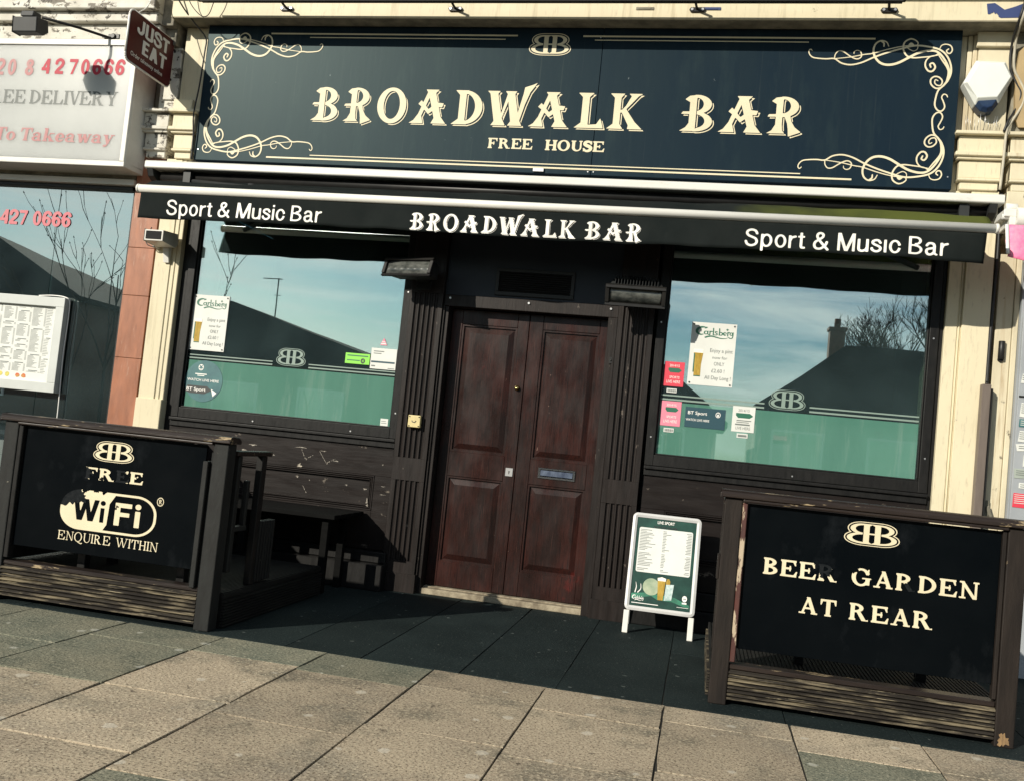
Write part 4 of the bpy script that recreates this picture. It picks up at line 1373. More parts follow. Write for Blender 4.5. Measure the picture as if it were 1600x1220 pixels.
# door leaves
def leaf(x0, x1, cols, label=None):
    mb = MB()
    y0, y1 = 0.078, 0.12
    z0, z1 = 0.057, 2.114
    pa, pb = cols
    mb.box(x0, pa, y0, y1, z0, z1)
    mb.box(pb, x1, y0, y1, z0, z1)
    for a, b in ((z0, 0.235), (0.872, 1.055), (2.005, z1)):
        mb.box(pa, pb, y0, y1, a, b)
    o = mb.build('door_leaf', M['door'], pub, 0.003)
    for a, b in ((0.235, 0.872), (1.055, 2.005)):
        m2 = MB()
        yr = y0 + 0.02
        m2.box(pa, pb, yr, y1 - 0.002, a, b)
        # moulding round the opening, then raised field with bevelled margin
        t = 0.014
        for q in ((pa, pb, a, a + t), (pa, pb, b - t, b)):
            m2.box(q[0], q[1], y0 + 0.006, yr, q[2], q[3])
        for q in ((pa, pa + t, a + t, b - t), (pb - t, pb, a + t, b - t)):
            m2.box(q[0], q[1], y0 + 0.006, yr, q[2], q[3])
        i0, i1 = 0.022, 0.062
        yf = y0 + 0.003
        v = [(pa + i0, yr, a + i0), (pb - i0, yr, a + i0), (pb - i0, yr, b - i0), (pa + i0, yr, b - i0),
             (pa + i1, yf, a + i1), (pb - i1, yf, a + i1), (pb - i1, yf, b - i1), (pa + i1, yf, b - i1)]
        m2.add(v, [(0, 1, 5, 4), (1, 2, 6, 5), (2, 3, 7, 6), (3, 0, 4, 7), (4, 5, 6, 7)])
        m2.build('door_panel', M['door'], o)
    return o
dl = leaf(-1.930, -1.338, (-1.848, -1.424))
dr = leaf(-1.334, -0.750, (-1.232, -0.812))
MB().lathe((-1.383, 0.077, 1.563), [(0.0, -0.030), (0.012, -0.028), (0.018, -0.018), (0.014, -0.010), (0.020, -0.004), (0.020, 0.0)], 18, 'y').build('knob', M['brass'], dl)
mb = MB().box(-1.408, -1.352, 0.071, 0.077, 0.913, 0.975)
lk = mb.build('lock_plate', M['steel'], dl, 0.002)
mb = MB().box(-1.165, -0.892, 0.070, 0.077, 0.925, 0.940).box(-1.165, -0.892, 0.070, 0.077, 0.988, 1.002).box(-1.165, -1.148, 0.070, 0.077, 0.941, 0.987).box(-0.909, -0.892, 0.070, 0.077, 0.941, 0.987)
lb = mb.build('letter_box', M['chrome'], dr, 0.0015)
MB().prism([(0.0765, 0.941), (0.066, 0.945), (0.073, 0.985), (0.0765, 0.987)], 'x', -1.147, -0.910).build('letter_flap', M['dark_chrome'], dr, 0.001)
mb = MB().disc((-1.380, 0.0705, 0.948), 'y', 0.005, 0.003, 10)
mb.box(-1.382, -1.378, 0.0695, 0.0705, 0.930, 0.948)
mb.build('keyhole', M['black'], dl)
# little bell push on the right jamb
tag(MB().box(-0.712, -0.690, -0.046, -0.0305, 1.785, 1.835).disc((-0.701, -0.048, 1.81), 'y', 0.006, 0.006, 12).build('bell_push', M['black_metal'], None, 0.004, 2), 'small black bell push on the right-hand door jamb', 'bell')
# screw heads on the frames
for fr, pts in ((wl, ((-2.262, 1.29), (-2.262, 2.2), (-3.4, 1.125), (-2.6, 1.125))), (wr, ((-0.372, 1.30), (-0.372, 2.11), (1.432, 1.33), (1.43, 2.13), (0.6, 1.125)))):
    for x, z in pts:
        MB().disc((x, -0.0295, z), 'y', 0.006, 0.004, 8).build('screw_head', M['steel'], fr)

# ================================================================== fascia sign
sign = thing('fascia_sign', 'long navy fascia sign with cream lettering and scroll corners above the awning', 'sign', (-1.33, -0.09, 3.117))
ZT, ZB = 4.201, 3.117
for a, b in ((-4.110, -0.9665), (-0.9635, 1.448)):
    MB().box(a, b, -0.12, -0.006, ZB, ZT).build('sign_board', M['navy'], sign, 0.002)
v = Vinyl(-0.1225)
h, z0 = 0.258, 3.460
NAME = [('B', -3.165, -2.945), ('R', -2.900, -2.672), ('O', -2.632, -2.398), ('A', -2.372, -2.085), ('D', -2.045, -1.81), ('W', -1.783, -1.478),
                 ('A', -1.458, -1.168), ('L', -1.120, -0.905), ('K', -0.885, -0.63), ('B', -0.368, -0.140), ('A', -0.102, 0.190), ('R', 0.228, 0.463)]
for part_ in (NAME[:9], NAME[9:]):
    v = Vinyl(-0.1225)
    display_text(v, part_, z0, h, 0.017)
    v.build('name_lettering', M['gold'], sign)
v = Vinyl(-0.1225)
emblem(v, -1.351, 4.004, 0.300, 0.140, 0.014)
v.build('emblem', M['gold'], sign)
v = Vinyl(-0.1225)
serif_text(v, 'FREE', -1.742, -1.406, 3.288, 0.077, 0.04, 0.4, 0.025, dict(S=0.24, T=0.13, e=0.07, k=0.11))
v.build('small_lettering', M['gold'], sign)
v = Vinyl(-0.1225)
serif_text(v, 'HOUSE', -1.314, -0.880, 3.287, 0.077, 0.04, 0.4, 0.025, dict(S=0.24, T=0.13, e=0.07, k=0.11))
v.build('small_lettering', M['gold'], sign)
for x0, x1, za, zb in ((-3.568, -1.600, 4.132, 4.144), (-3.241, -1.69, 4.106, 4.113), (-1.113, 0.896, 4.132, 4.144), (-1.026, 0.462, 4.106, 4.113),
                       (-3.494, 0.814, 3.152, 3.164), (-3.135, 0.478, 3.181, 3.188)):
    v = Vinyl(-0.1225)
    v.rect(x0, x1, za, zb)
    v.build('gold_line', M['gold'], sign)
SW = {
'a': [(0.49, 4.049), (0.478, 4.06), (0.467, 4.047), (0.474, 4.023), (0.496, 4.003), (0.533, 3.996), (0.587, 3.993), (0.64, 3.995), (0.687, 3.965), (0.75, 3.954), (0.82, 3.971), (0.897, 4.009), (0.982, 4.043), (1.076, 4.073), (1.161, 4.093), (1.248, 4.084), (1.318, 4.062), (1.364, 4.015), (1.39, 3.945), (1.386, 3.88), (1.352, 3.823), (1.32, 3.785), (1.307, 3.729), (1.306, 3.682), (1.326, 3.65), (1.352, 3.646), (1.368, 3.674), (1.357, 3.711), (1.345, 3.739), (1.356, 3.76), (1.374, 3.756), (1.381, 3.742)],
'b': [(0.64, 3.995), (0.643, 4.025), (0.663, 4.049), (0.695, 4.045), (0.737, 4.016), (0.774, 3.997), (0.8, 3.998), (0.815, 4.017), (0.806, 4.046), (0.783, 4.055), (0.766, 4.045), (0.764, 4.031)],
'c': [(0.64, 3.995), (0.693, 4.001), (0.755, 4.01), (0.833, 4.027), (0.886, 4.035), (0.989, 4.067), (1.075, 4.087), (1.161, 4.095)],
'd': [(0.985, 4.086), (0.969, 4.115), (0.932, 4.124), (0.899, 4.1), (0.889, 4.052), (0.906, 4.004), (0.944, 3.967), (0.997, 3.957), (1.057, 3.973), (1.123, 4.012), (1.182, 4.044), (1.25, 4.059), (1.302, 4.047), (1.349, 3.992), (1.379, 3.926), (1.379, 3.861), (1.348, 3.814)],
'd2': [(0.932, 4.121), (0.952, 4.108), (0.954, 4.085)],
'e': [(1.165, 4.093), (1.17, 4.112), (1.149, 4.132), (1.119, 4.138), (1.086, 4.116), (1.078, 4.078), (1.088, 4.045), (1.11, 4.018), (1.15, 4.008), (1.21, 4.013), (1.278, 4.023), (1.307, 4.043)],
'e2': [(1.172, 4.088), (1.167, 4.066), (1.145, 4.055), (1.115, 4.069), (1.101, 4.083)],
'e3': [(1.116, 4.092), (1.127, 4.104), (1.143, 4.097)],
'f': [(1.309, 4.071), (1.32, 4.095), (1.345, 4.104), (1.376, 4.095), (1.389, 4.067), (1.379, 4.043), (1.362, 4.043), (1.353, 4.059), (1.365, 4.071)],
'g': [(1.299, 4.027), (1.257, 4.019), (1.23, 3.99), (1.227, 3.952), (1.247, 3.92), (1.273, 3.917), (1.29, 3.944), (1.275, 3.972), (1.256, 3.965), (1.262, 3.945)],
'h': [(1.352, 3.823), (1.332, 3.804), (1.302, 3.801), (1.273, 3.826), (1.268, 3.859), (1.288, 3.88), (1.318, 3.877), (1.341, 3.851), (1.333, 3.821), (1.309, 3.822), (1.294, 3.839), (1.298, 3.859), (1.314, 3.852)],
'i': [(1.303, 4.033), (1.332, 3.991), (1.365, 3.945), (1.376, 3.908), (1.367, 3.851), (1.344, 3.809)],
}
SWW = {'a': (0.0028, 0.0032, 0.0058), 'b': (0.003, 0.0022, 0.0042), 'c': (0.0025, 0.003, 0.0035), 'd': (0.003, 0.004, 0.0080), 'd2': (0.003, 0.004, 0.0055),
       'e': (0.003, 0.003, 0.0055), 'e2': (0.0025, 0.003, 0.003), 'e3': (0.008, 0.004, 0.009), 'f': (0.0025, 0.004, 0.0042), 'g': (0.003, 0.005, 0.0058), 'h': (0.005, 0.003, 0.0048), 'i': (0.003, 0.003, 0.006)}
sw_field = U(*[s_line(catmull(p, 5), *SWW[k]) for k, p in SW.items()])
sv, sf = shape_tris(sw_field, 0.455, 1.405, 3.63, 4.15, 0.0026)
cx_, cz_ = -1.331, 3.641
for sx, sz in ((1, 1), (-1, 1), (1, -1), (-1, -1)):
    pts = []
    for x, z in sv:
        dx, dz = x - cx_, z - cz_
        if sz < 0:
            dx -= 0.008
        pts.append((cx_ + sx * dx, -0.1227, cz_ + sz * dz + (0.0 if sz > 0 else -0.002)))
    fs = []
    for t in sf:
        a, b, c = (Vector(pts[i]) for i in t)
        fs.append(t if (b - a).cross(c - a).y < 0 else t[::-1])
    MB().add(pts, fs).build('scroll_ornament', M['gold'], sign)
for x, z in ((-0.985, 3.14), (-0.945, 3.14), (-1.33, 3.135), (-0.985, 4.13), (-4.08, 3.2), (1.42, 3.2)):
    MB().disc((x, -0.122, z), 'y', 0.005, 0.004, 8).build('screw_head', M['steel'], sign)
MB().box(-1.385, -1.305, -0.135, -0.122, 3.125, 3.152).build('junction_plate', M['steel'], sign, 0.002)

# trough light on arms above the sign
tl = thing('trough_light', 'long black trough light held on arms out in front of the cornice', 'sign light', (-1.6, -0.25, 4.27))
mb = MB()
mb.prism([(-0.485, 4.305), (-0.395, 4.305), (-0.40, 4.275), (-0.42, 4.245), (-0.455, 4.243), (-0.48, 4.27)], 'x', -4.03, 1.02)
mb.build('housing', M['black_metal'], tl, 0.003)
MB().box(-4.0, 1.0, -0.462, -0.418, 4.237, 4.2425).build('diffuser', M['dark_grey'], tl)
for x in (-3.392, -2.054, -0.309, 0.950):
    mb = MB()
    mb.tube([(x, -0.255, 4.272), (x - 0.01, -0.30, 4.285), (x - 0.03, -0.43, 4.33)], 0.009, 8)
    mb.tube([(x - 0.03, -0.43, 4.335), (x - 0.03, -0.43, 4.30)], 0.011, 8)
    arm = mb.build('arm', M['black_metal'], tl)
    mb = MB().prism([(x - 0.055, 4.272), (x - 0.045, 4.257), (x + 0.045, 4.257), (x + 0.055, 4.272), (x + 0.045, 4.287), (x - 0.045, 4.287)], 'y', -0.264, -0.2505)
    mb.build('base_plate', M['black_metal'], arm)
    for s in (-1, 1):
        MB().disc((x + s * 0.036, -0.266, 4.272), 'y', 0.009, 0.008, 10).build('bolt_head', M['steel'], arm)
# plates left from old fittings
for i, (x, lab) in enumerate(((-0.66, 'rusty bare fixing plate on the cornice right of the seam in the sign'), (-0.20, 'torn navy scrap beside the third light bracket on the cornice'))):
    mb = MB().box(x - 0.075, x + 0.05, -0.256, -0.2505, 4.272, 4.292)
    mb.box(x - 0.06, x + 0.03, -0.259, -0.2562, 4.276, 4.288)
    tag(mb.build('fixing_plate', M['cornice_old'] if i == 0 else M['blue_sign'], None, 0.002), lab, 'fixing plate')
v = Vinyl(-0.2525)
v.put(SUB(s_poly((1.55, 4.32), (1.60, 4.325), (1.66, 4.28), (1.72, 4.30), (1.80, 4.335), (1.83, 4.33), (1.83, 4.23), (1.64, 4.225), (1.60, 4.25), (1.56, 4.25)),
          blob(1.60, 4.24, 0.02, 0.5, 1), blob(1.74, 4.33, 0.016, 0.5, 2), blob(1.79, 4.245, 0.012, 0.5, 3)), 1.53, 1.85, 4.21, 4.345, 0.004)
tag(v.build('torn_sticker', M['blue_sign']), 'torn blue vinyl remnant on the cornice above the alarm box', 'sticker')

# ================================================================== awning
aw = thing('awning', 'black shop awning with white front bar and lettered valance', 'awning', (-1.33, -0.05, 3.0))
mb = MB()
mb.prism([(-0.05, 3.075), (-0.215, 3.068), (-0.235, 3.055), (-0.235, 3.012), (-0.225, 3.004), (-0.05, 3.012)], 'x', -4.452, 1.752)
mb.build('cassette', M['white_metal'], aw, 0.003)
mb = MB()
mb.tube([(-4.36, -0.13, 2.965), (1.67, -0.13, 2.965)], 0.036, 14)
mb.build('roller', M['black_metal'], aw)
def fab(u, v):
    x = -4.19 + 5.78 * u
    wv = 0.55 * math.sin(x * 3.1 + 0.6) + 0.35 * math.sin(x * 7.3) + 0.18 * math.sin(x * 15.1 + 1.1)
    ramp = min(1.0, max(0.0, (x + 4.3) / 5.5))
    crest = 2.842 + 0.011 * wv + 0.030 * ramp
    cy = -0.415 + 0.012 * math.sin(x * 4.7)
    P = catmull([(-0.600, 2.762), (-0.51, 2.762 + (crest - 2.762) * 0.66), (cy, crest), (-0.33, crest - 0.035), (-0.24, 2.80), (-0.165, 2.86), (-0.150, 2.95)], 4)
    k = v * (len(P) - 1)
    i = min(int(k), len(P) - 2)
    t = k - i
    y = P[i][0] + (P[i + 1][0] - P[i][0]) * t
    z = P[i][1] + (P[i + 1][1] - P[i][1]) * t
    return (x, y, z)
mb = MB().grid(fab, 170, 24)
mb.build('canopy', M['moss'], aw, solid=0.003)
mb = MB()
mb.tube([(-4.217, -0.603, 2.742), (1.614, -0.603, 2.742)], 0.0285, 20)
mb.build('front_bar', M['white_metal'], aw)
mb = MB()
for x in (-4.219, 1.616):
    MB().disc((x, -0.603, 2.742), 'x', 0.0315, 0.02, 18).build('end_cap', M['white_metal'], aw, 0.004)
def valy(x, z):
    v = min(1.0, max(0.0, (2.722 - z) / 0.19))
    return -0.604 + v * (0.009 * math.sin(x * 4.3) + 0.006 * math.sin(x * 9.7 + 1) + 0.003 * math.sin(17 * x) + 0.0025 * math.sin(31 * x + 2 * v))
def val(u, v):
    x = -4.196 + 5.760 * u
    z = 2.722 + (2.532 - 2.722) * v
    y = valy(x, z)
    z += v * 0.006 * math.sin(x * 2.1 + 0.5) + v * 0.003 * math.sin(x * 13)
    if u < 0.03:
        y += (0.03 - u) * 1.0 * v
        x -= (0.03 - u) * 0.8 * v
    if u > 0.97:
        y += (u - 0.97) * 1.2 * v
    return (x, y, z)
MB().grid(val, 260, 8).build('valance', M['fabric'], aw, solid=0.003)
# folding arms and end brackets
for x, s in ((-4.10, 1), (1.52, -1)):
    mb = MB()
    mb.box(x - 0.03, x + 0.03, -0.20, -0.05, 2.86, 3.0)
    mb.tube([(x, -0.16, 2.93), (x + s * 0.62, -0.30, 2.86), (x + s * 0.10, -0.575, 2.735)], 0.021, 8)
    mb.disc((x + s * 0.62, -0.30, 2.86), 'z', 0.035, 0.06, 14)
    mb.build('folding_arm', M['dark_grey'], aw)
for x in (-4.41, 1.69):
    MB().prism([(-0.052, 3.003), (-0.225, 3.003), (-0.20, 2.95), (-0.13, 2.915), (-0.052, 2.93)], 'x', x - 0.025, x + 0.025).build('end_bracket', M['dark_grey'], aw, 0.002)
YV = lambda u, w_, k: (u, valy(u, w_) - 0.0045 - k, w_)
for x0, x1 in ((-3.976, -2.764), (0.137, 1.345)):
    v = Vinyl(to3d=YV)
    sans_text(v, 'Sport & Music Bar' if x0 < 0 else 'Sport & Mus|c Bar', x0, x1, 2.556, 0.112, 0.12, 0.10, 0.27)
    v.build('valance_lettering', M['offwhite'], aw)
v = Vinyl(to3d=YV)
h, z0 = 0.116, 2.545
T_ = 'BROADWALK BAR'
src = [('B', -3.165, -2.945), ('R', -2.900, -2.672), ('O', -2.632, -2.398), ('A', -2.372, -2.085), ('D', -2.045, -1.81), ('W', -1.783, -1.478),
       ('A', -1.458, -1.168), ('L', -1.120, -0.905), ('K', -0.885, -0.63), ('B', -0.50, -0.272), ('A', -0.234, 0.058), ('R', 0.096, 0.331)]
k = (-0.518 + 2.110) / (0.331 + 3.165)
for part_ in (src[:9], src[9:]):
    v = Vinyl(to3d=YV)
    display_text(v, [(c, -2.110 + (a + 3.165) * k, -2.110 + (b + 3.165) * k) for c, a, b in part_], z0, h, 0.028)
    v.build('valance_lettering', M['offwhite'], aw)

# ================================================================== entrance floodlights
def floodlight(name, label, loc, rot):
    t = thing(name, label, 'floodlight', loc, rot, 'floodlights over the fluted pilasters')
    # local: front is -y, x across, z up; about 0.37 wide
    mb = MB()
    # tapered body
    w0, w1 = 0.19, 0.155
    a = [(-w0, -0.10, -0.055), (w0, -0.10, -0.055), (w0, -0.075, 0.055), (-w0, -0.075, 0.055)]
    b = [(-w1, 0.06, -0.02), (w1, 0.06, -0.02), (w1, 0.06, 0.075), (-w1, 0.06, 0.075)]
    mb.add(a + b, [(0, 1, 2, 3), (7, 6, 5, 4), (0, 4, 5, 1), (1, 5, 6, 2), (2, 6, 7, 3), (3, 7, 4, 0)])
    for i in range(15):                              # cooling fins on the hood
        x = -0.145 + i * 0.0207
        mb.prism([(-0.055, 0.058), (0.055, 0.072), (0.055, 0.100), (-0.035, 0.088)], 'x', x - 0.003, x + 0.003)
    mb.build('housing', M['dark_grey'], t, 0.003, local=True)
    mb = MB()
    for q in ((-0.205, 0.205, 0.052, 0.072), (-0.205, 0.205, -0.072, -0.052), (-0.205, -0.178, -0.0515, 0.0515), (0.178, 0.205, -0.0515, 0.0515)):
        mb.add([(q[0], -0.126, q[2]), (q[1], -0.126, q[2]), (q[1], -0.10, q[2]), (q[0], -0.10, q[2]), (q[0], -0.117, q[3]), (q[1], -0.117, q[3]), (q[1], -0.085, q[3]), (q[0], -0.085, q[3])],
               [(0, 3, 2, 1), (4, 5, 6, 7), (0, 1, 5, 4), (1, 2, 6, 5), (2, 3, 7, 6), (3, 0, 4, 7)])
    mb.build('front_bezel', M['black_metal'], t, 0.003, local=True)
    mb = MB()
    mb.grid(lambda u, v: (-0.176 + 0.352 * u, -0.106 + 0.006 * v - 0.0006 * math.cos(u * 40), -0.05 + 0.10 * v), 40, 2)
    mb.build('reflector_glass', M['lamp_lens'], t, local=True, solid=0.002)
    mb = MB()
    mb.box(-0.05, 0.05, 0.062, 0.14, -0.01, 0.05).box(-0.06, 0.06, 0.14, 0.152, -0.06, 0.075)
    mb.build('bracket', M['black_metal'], t, 0.003, local=True)
    return t
f1 = floodlight('floodlight', 'black finned floodlight above the left fluted pilaster, tilted to the left', (-2.155, -0.235, 2.305), (R(-14), 0, R(-14)))
f2 = dup(f1, (-0.55, -0.235, 2.275), 'black finned floodlight above the right fluted pilaster, aimed steeply down', (R(24), 0, R(3)))

# yellowed control box on the left pilaster
ob = thing('call_box', 'square yellowed plastic box on the left fluted pilaster', 'call box', (-2.09, -0.06, 1.245))
MB().box(-2.137, -2.043, -0.098, -0.0615, 1.200, 1.290).build('cover', M['yellowed'], ob, 0.006, 3)
for sx in (-1, 1):
    for sz in (-1, 1):
        MB().disc((-2.09 + sx * 0.036, -0.0985, 1.245 + sz * 0.034), 'y', 0.005, 0.003, 8).build('screw_head', M['dark_grey'], ob)
MB().tube([(-2.108, -0.0985, 1.25), (-2.10, -0.0985, 1.24), (-2.085, -0.0985, 1.238), (-2.075, -0.0985, 1.25)], 0.004, 6).build('logo_mark', M['cornice_old'], ob)

# ================================================================== alarm box
al = thing('alarm_box', 'white hexagonal alarm bell box with a blue lens on the right pier', 'alarm box', (1.61, -0.08, 3.8))
hexo = [(1.462, 3.822), (1.532, 3.975), (1.712, 3.968), (1.762, 3.858), (1.688, 3.690), (1.545, 3.675)]
hexi = [(1.480, 3.815), (1.545, 3.948), (1.695, 3.943), (1.742, 3.856), (1.668, 3.722), (1.550, 3.712)]
lowo = [(1.545, 3.675), (1.688, 3.690), (1.658, 3.640), (1.618, 3.626), (1.580, 3.636)]
mb = MB()
n = 6
vs = [(x, -0.083, z) for x, z in hexo] + [(x, -0.165, z) for x, z in hexo] + [(x, -0.200, z) for x, z in hexi]
fs = []
for l_ in range(2):
    for i in range(n):
        j = (i + 1) % n
        fs.append((l_ * n + j, l_ * n + i, (l_ + 1) * n + i, (l_ + 1) * n + j))
fs.append(tuple(2 * n + i for i in range(n))[::-1])
fs.append(tuple(range(n)))
mb.add(vs, fs)
mb.build('cover', M['alarm_white'], al, 0.004, 2)
mb = MB()
n = 5
lowi = [(1.556, 3.698), (1.668, 3.708), (1.644, 3.664), (1.617, 3.652), (1.590, 3.660)]
vs = [(x, -0.083, z) for x, z in lowo] + [(x, -0.160, z) for x, z in lowo] + [(x, -0.188, z) for x, z in lowi]
fs = []
for l_ in range(2):
    for i in range(n):
        j = (i + 1) % n
        fs.append((l_ * n + j, l_ * n + i, (l_ + 1) * n + i, (l_ + 1) * n + j))
fs += [tuple(2 * n + i for i in range(n))[::-1], tuple(range(n))]
mb.add(vs, fs)
mb.build('lens', M['blue_plastic'], al, 0.004, 2)
# bird spikes under it
sp = thing('bird_spikes', 'thin wire bird spikes standing on the cap under the alarm box', 'bird spikes', (1.61, -0.12, 3.512))
MB().box(1.50, 1.72, -0.135, -0.105, 3.5115, 3.517).build('strip', M['grey_cable'], sp)
for i in range(12):
    x = 1.51 + i * 0.018
    MB().tube([(x, -0.12, 3.517), (x + random.uniform(-0.02, 0.02), -0.12 - random.uniform(0.0, 0.04), 3.517 + random.uniform(0.07, 0.12))], 0.0013, 5).build('wire', M['steel'], sp)

# ================================================================== cables and pipes on the front
def cable(name, label, pts, r_, m, cat='cable'):
    return tag(MB().tube(catmull(pts, 6), r_, 7).build(name, m), label, cat)
cable('cable', 'black cable hanging beside the left end of the navy sign', [(-4.36, -0.33, 4.55), (-4.33, -0.32, 4.40), (-4.255, -0.28, 4.27), (-4.18, -0.2, 4.17), (-4.12, -0.135, 4.09), (-4.118, -0.13, 3.98), (-4.13, -0.13, 3.7), (-4.128, -0.16, 3.52), (-4.128, -0.16, 3.42), (-4.118, -0.15, 3.3), (-4.116, -0.14, 3.11)], 0.006, M['black_cable'])
cable('cable', 'thin black loop of cable drooping from the cornice over the sign corner', [(-4.22, -0.32, 4.45), (-4.18, -0.32, 4.30), (-4.09, -0.30, 4.20), (-4.02, -0.30, 4.20), (-3.97, -0.32, 4.30), (-3.93, -0.32, 4.45)], 0.0035, M['black_cable'])
cable('conduit', 'pale cables running down the right pier past the alarm box', [(1.835, -0.28, 4.55), (1.80, -0.28, 4.36), (1.765, -0.29, 4.22), (1.765, -0.17, 4.12), (1.775, -0.13, 3.95), (1.82, -0.12, 3.86), (1.852, -0.12, 3.78), (1.835, -0.12, 3.68), (1.77, -0.15, 3.56), (1.748, -0.165, 3.50), (1.742, -0.165, 3.3), (1.738, -0.15, 3.12)], 0.009, M['grey_cable'], 'conduit')
cable('conduit', 'black cable clipped beside the pale ones right of the alarm box', [(1.815, -0.275, 4.55), (1.78, -0.275, 4.36), (1.748, -0.285, 4.22), (1.745, -0.16, 4.10), (1.752, -0.13, 3.95), (1.80, -0.12, 3.84), (1.83, -0.12, 3.77), (1.80, -0.12, 3.66), (1.752, -0.17, 3.57), (1.73, -0.172, 3.50)], 0.008, M['black_cable'], 'conduit')
cable('cable', 'long black cable down the joint right of the cream pilaster', [(1.772, -0.06, 3.12), (1.778, -0.055, 2.7), (1.770, -0.06, 2.3), (1.768, -0.06, 1.9), (1.766, -0.07, 1.85)], 0.012, M['black_cable'])
tr = thing('cable_trunking', 'brown boxed cable trunking standing at the foot of the right pilaster', 'trunking', (1.755, -0.08, 0.0))
MB().box(1.725, 1.778, -0.135, -0.0715, 0.0, 1.845).build('channel', mat('brown_trunking', (0.16, 0.13, 0.11), 0.5, (0.12, 0.095, 0.08), 6, (3, 3, 0.5)), tr, 0.004)
MB().box(1.78, 1.795, -0.12, -0.03, 0.0, 1.82).build('edge_strip', M['black'], tr, 0.003)

# ================================================================== neighbour on the right
rs = thing('shop_building', 'stained cream pier and wall of the shop right of the pub', 'shop', (2.3, 0.0, 0.0))
mb = MB()
mb.box(1.80, 1.90, -0.045, 0.45, 0.0, 2.72).box(1.902, 1.935, -0.055, 0.45, 0.0, 2.72).box(1.80, 1.93, -0.09, 0.45, 2.83, 3.13)
mb.build('pier', M['cream_dirty'], rs, 0.004)
cap_mesh(1.772, 2.2).build('pilaster_cap', M['cream_dirty'], rs, 0.004)
mb = MB()
mb.box(1.78, 2.2, -0.10, 0.45, 3.51, 4.2).box(1.95, 4.5, -0.12, 0.45, 2.86, 4.2).box(1.935, 4.5, -0.30, 0.45, 4.205, 4.75).box(1.935, 4.5, 0.0, 0.45, 4.75, 7.0)
mb.build('upper_wall', M['cornice_old'], rs)
MB().prism([(1.80, 3.62), (1.785, 3.9), (1.80, 4.06), (1.84, 4.10), (2.15, 4.10), (2.15, 3.55), (1.83, 3.55)], 'y', -0.125, -0.101).build('wall_patch', mat('buff_panel', (0.42, 0.31, 0.16), 0.7, (0.34, 0.25, 0.13), 4), rs, 0.003)
MB().box(1.936, 4.5, -0.09, 0.40, 0.0, 2.82).build('shop_wall', M['grey_metal'], rs)
# grey cash machine cabinet with little notices
cm = thing('cash_machine_panel', 'grey metal panel with small notices at the right edge of the view', 'panel', (2.2, -0.09, 0.0))
MB().box(1.945, 2.75, -0.115, -0.0915, 0.55, 2.30).build('panel', M['grey_metal'], cm, 0.004)
MB().box(1.950, 2.74, -0.122, -0.1155, 1.78, 1.79).build('seam', M['black'], cm)
rr = random.Random(5)
for i, (z, hh) in enumerate(((2.05, 0.10), (1.90, 0.06), (1.70, 0.09), (1.615, 0.05), (1.53, 0.07), (1.455, 0.045), (1.375, 0.075), (1.29, 0.06), (1.215, 0.035), (1.12, 0.09))):
    x0 = 1.955 + rr.choice((0.0, 0.006, 0.03, 0.045))
    wd = rr.uniform(0.09, 0.22)
    m = ('paper', 'paper', 'paper', 'sticker_teal', 'paper', 'paper', 'paper', 'pale_sheet', 'paper', 'sticker_red')[i]
    tl_ = rr.uniform(-0.012, 0.012)
    o = MB().prism([(x0, z - hh / 2), (x0 + wd, z - hh / 2 + tl_), (x0 + wd - tl_, z + hh / 2 + tl_), (x0 - tl_, z + hh / 2)], 'y', -0.1185, -0.116).build('notice', M[m], cm)
    mb = MB()
    for k in range(int(hh / 0.016)):
        mb.box(x0 + 0.008, x0 + wd * rr.uniform(0.4, 0.9), -0.1205, -0.1187, z + hh / 2 - 0.013 - k * 0.013, z + hh / 2 - 0.009 - k * 0.013)
    mb.build('print', M['grey_ink'] if m in ('paper', 'pale_sheet') else M['paper'], o)
# its awning: white roller with a pink cloth end
ra = thing('awning', 'pink awning of the right-hand shop with a white roller, cut by the frame edge', 'awning', (2.3, -0.25, 2.85))
mb = MB().tube([(1.80, -0.30, 2.90), (4.2, -0.30, 2.90)], 0.062, 16)
mb.build('roller', M['white_metal'], ra)
mb = MB().box(1.725, 1.80, -0.33, -0.12, 2.895, 2.945).disc((1.775, -0.29, 2.96), 'x', 0.03, 0.07, 12).box(1.76, 1.80, -0.33, -0.10, 2.84, 2.90).disc((1.745, -0.30, 2.90), 'x', 0.02, 0.05, 12)
mb.build('end_bracket', M['white_metal'], ra, 0.005)
def pinkc(u, v):
    x = 1.735 + 2.4 * u + 0.008 * math.sin(v * 9) * (1 - u)
    z = 2.835 - 0.245 * v
    if u < 0.05:
        z += 0.03 * (0.05 - u) / 0.05 * v
    return (x, -0.36 - 0.06 * v + 0.006 * math.sin(x * 30) * v, z)
MB().grid(pinkc, 60, 10).build('cloth', M['pink_cloth'], ra, solid=0.004)
MB().grid(lambda u, v: (1.727 + 0.02 * u, -0.364 - 0.06 * v, 2.835 - 0.2 * v), 1, 6).build('hem', M['sign_white'], ra, solid=0.004)
tag(MB().tube([(1.842, -0.062, 2.02), (1.842, -0.062, 2.14)], 0.020, 10).disc((1.842, -0.05, 2.02), 'y', 0.018, 0.02, 10).build('door_handle', M['black_metal'], None, 0.002), 'small black rod handle on the stained pier right of the pub', 'handle')
tag(MB().box(1.80, 1.83, -0.075, -0.046, 0.98, 1.10).prism([(1.81, 1.05), (1.845, 0.97), (1.86, 0.98), (1.83, 1.07)], 'y', -0.085, -0.0755).build('hinge_bracket', M['cornice_old'], None, 0.003), 'broken metal bracket low on the stained pier right of the pub', 'bracket')

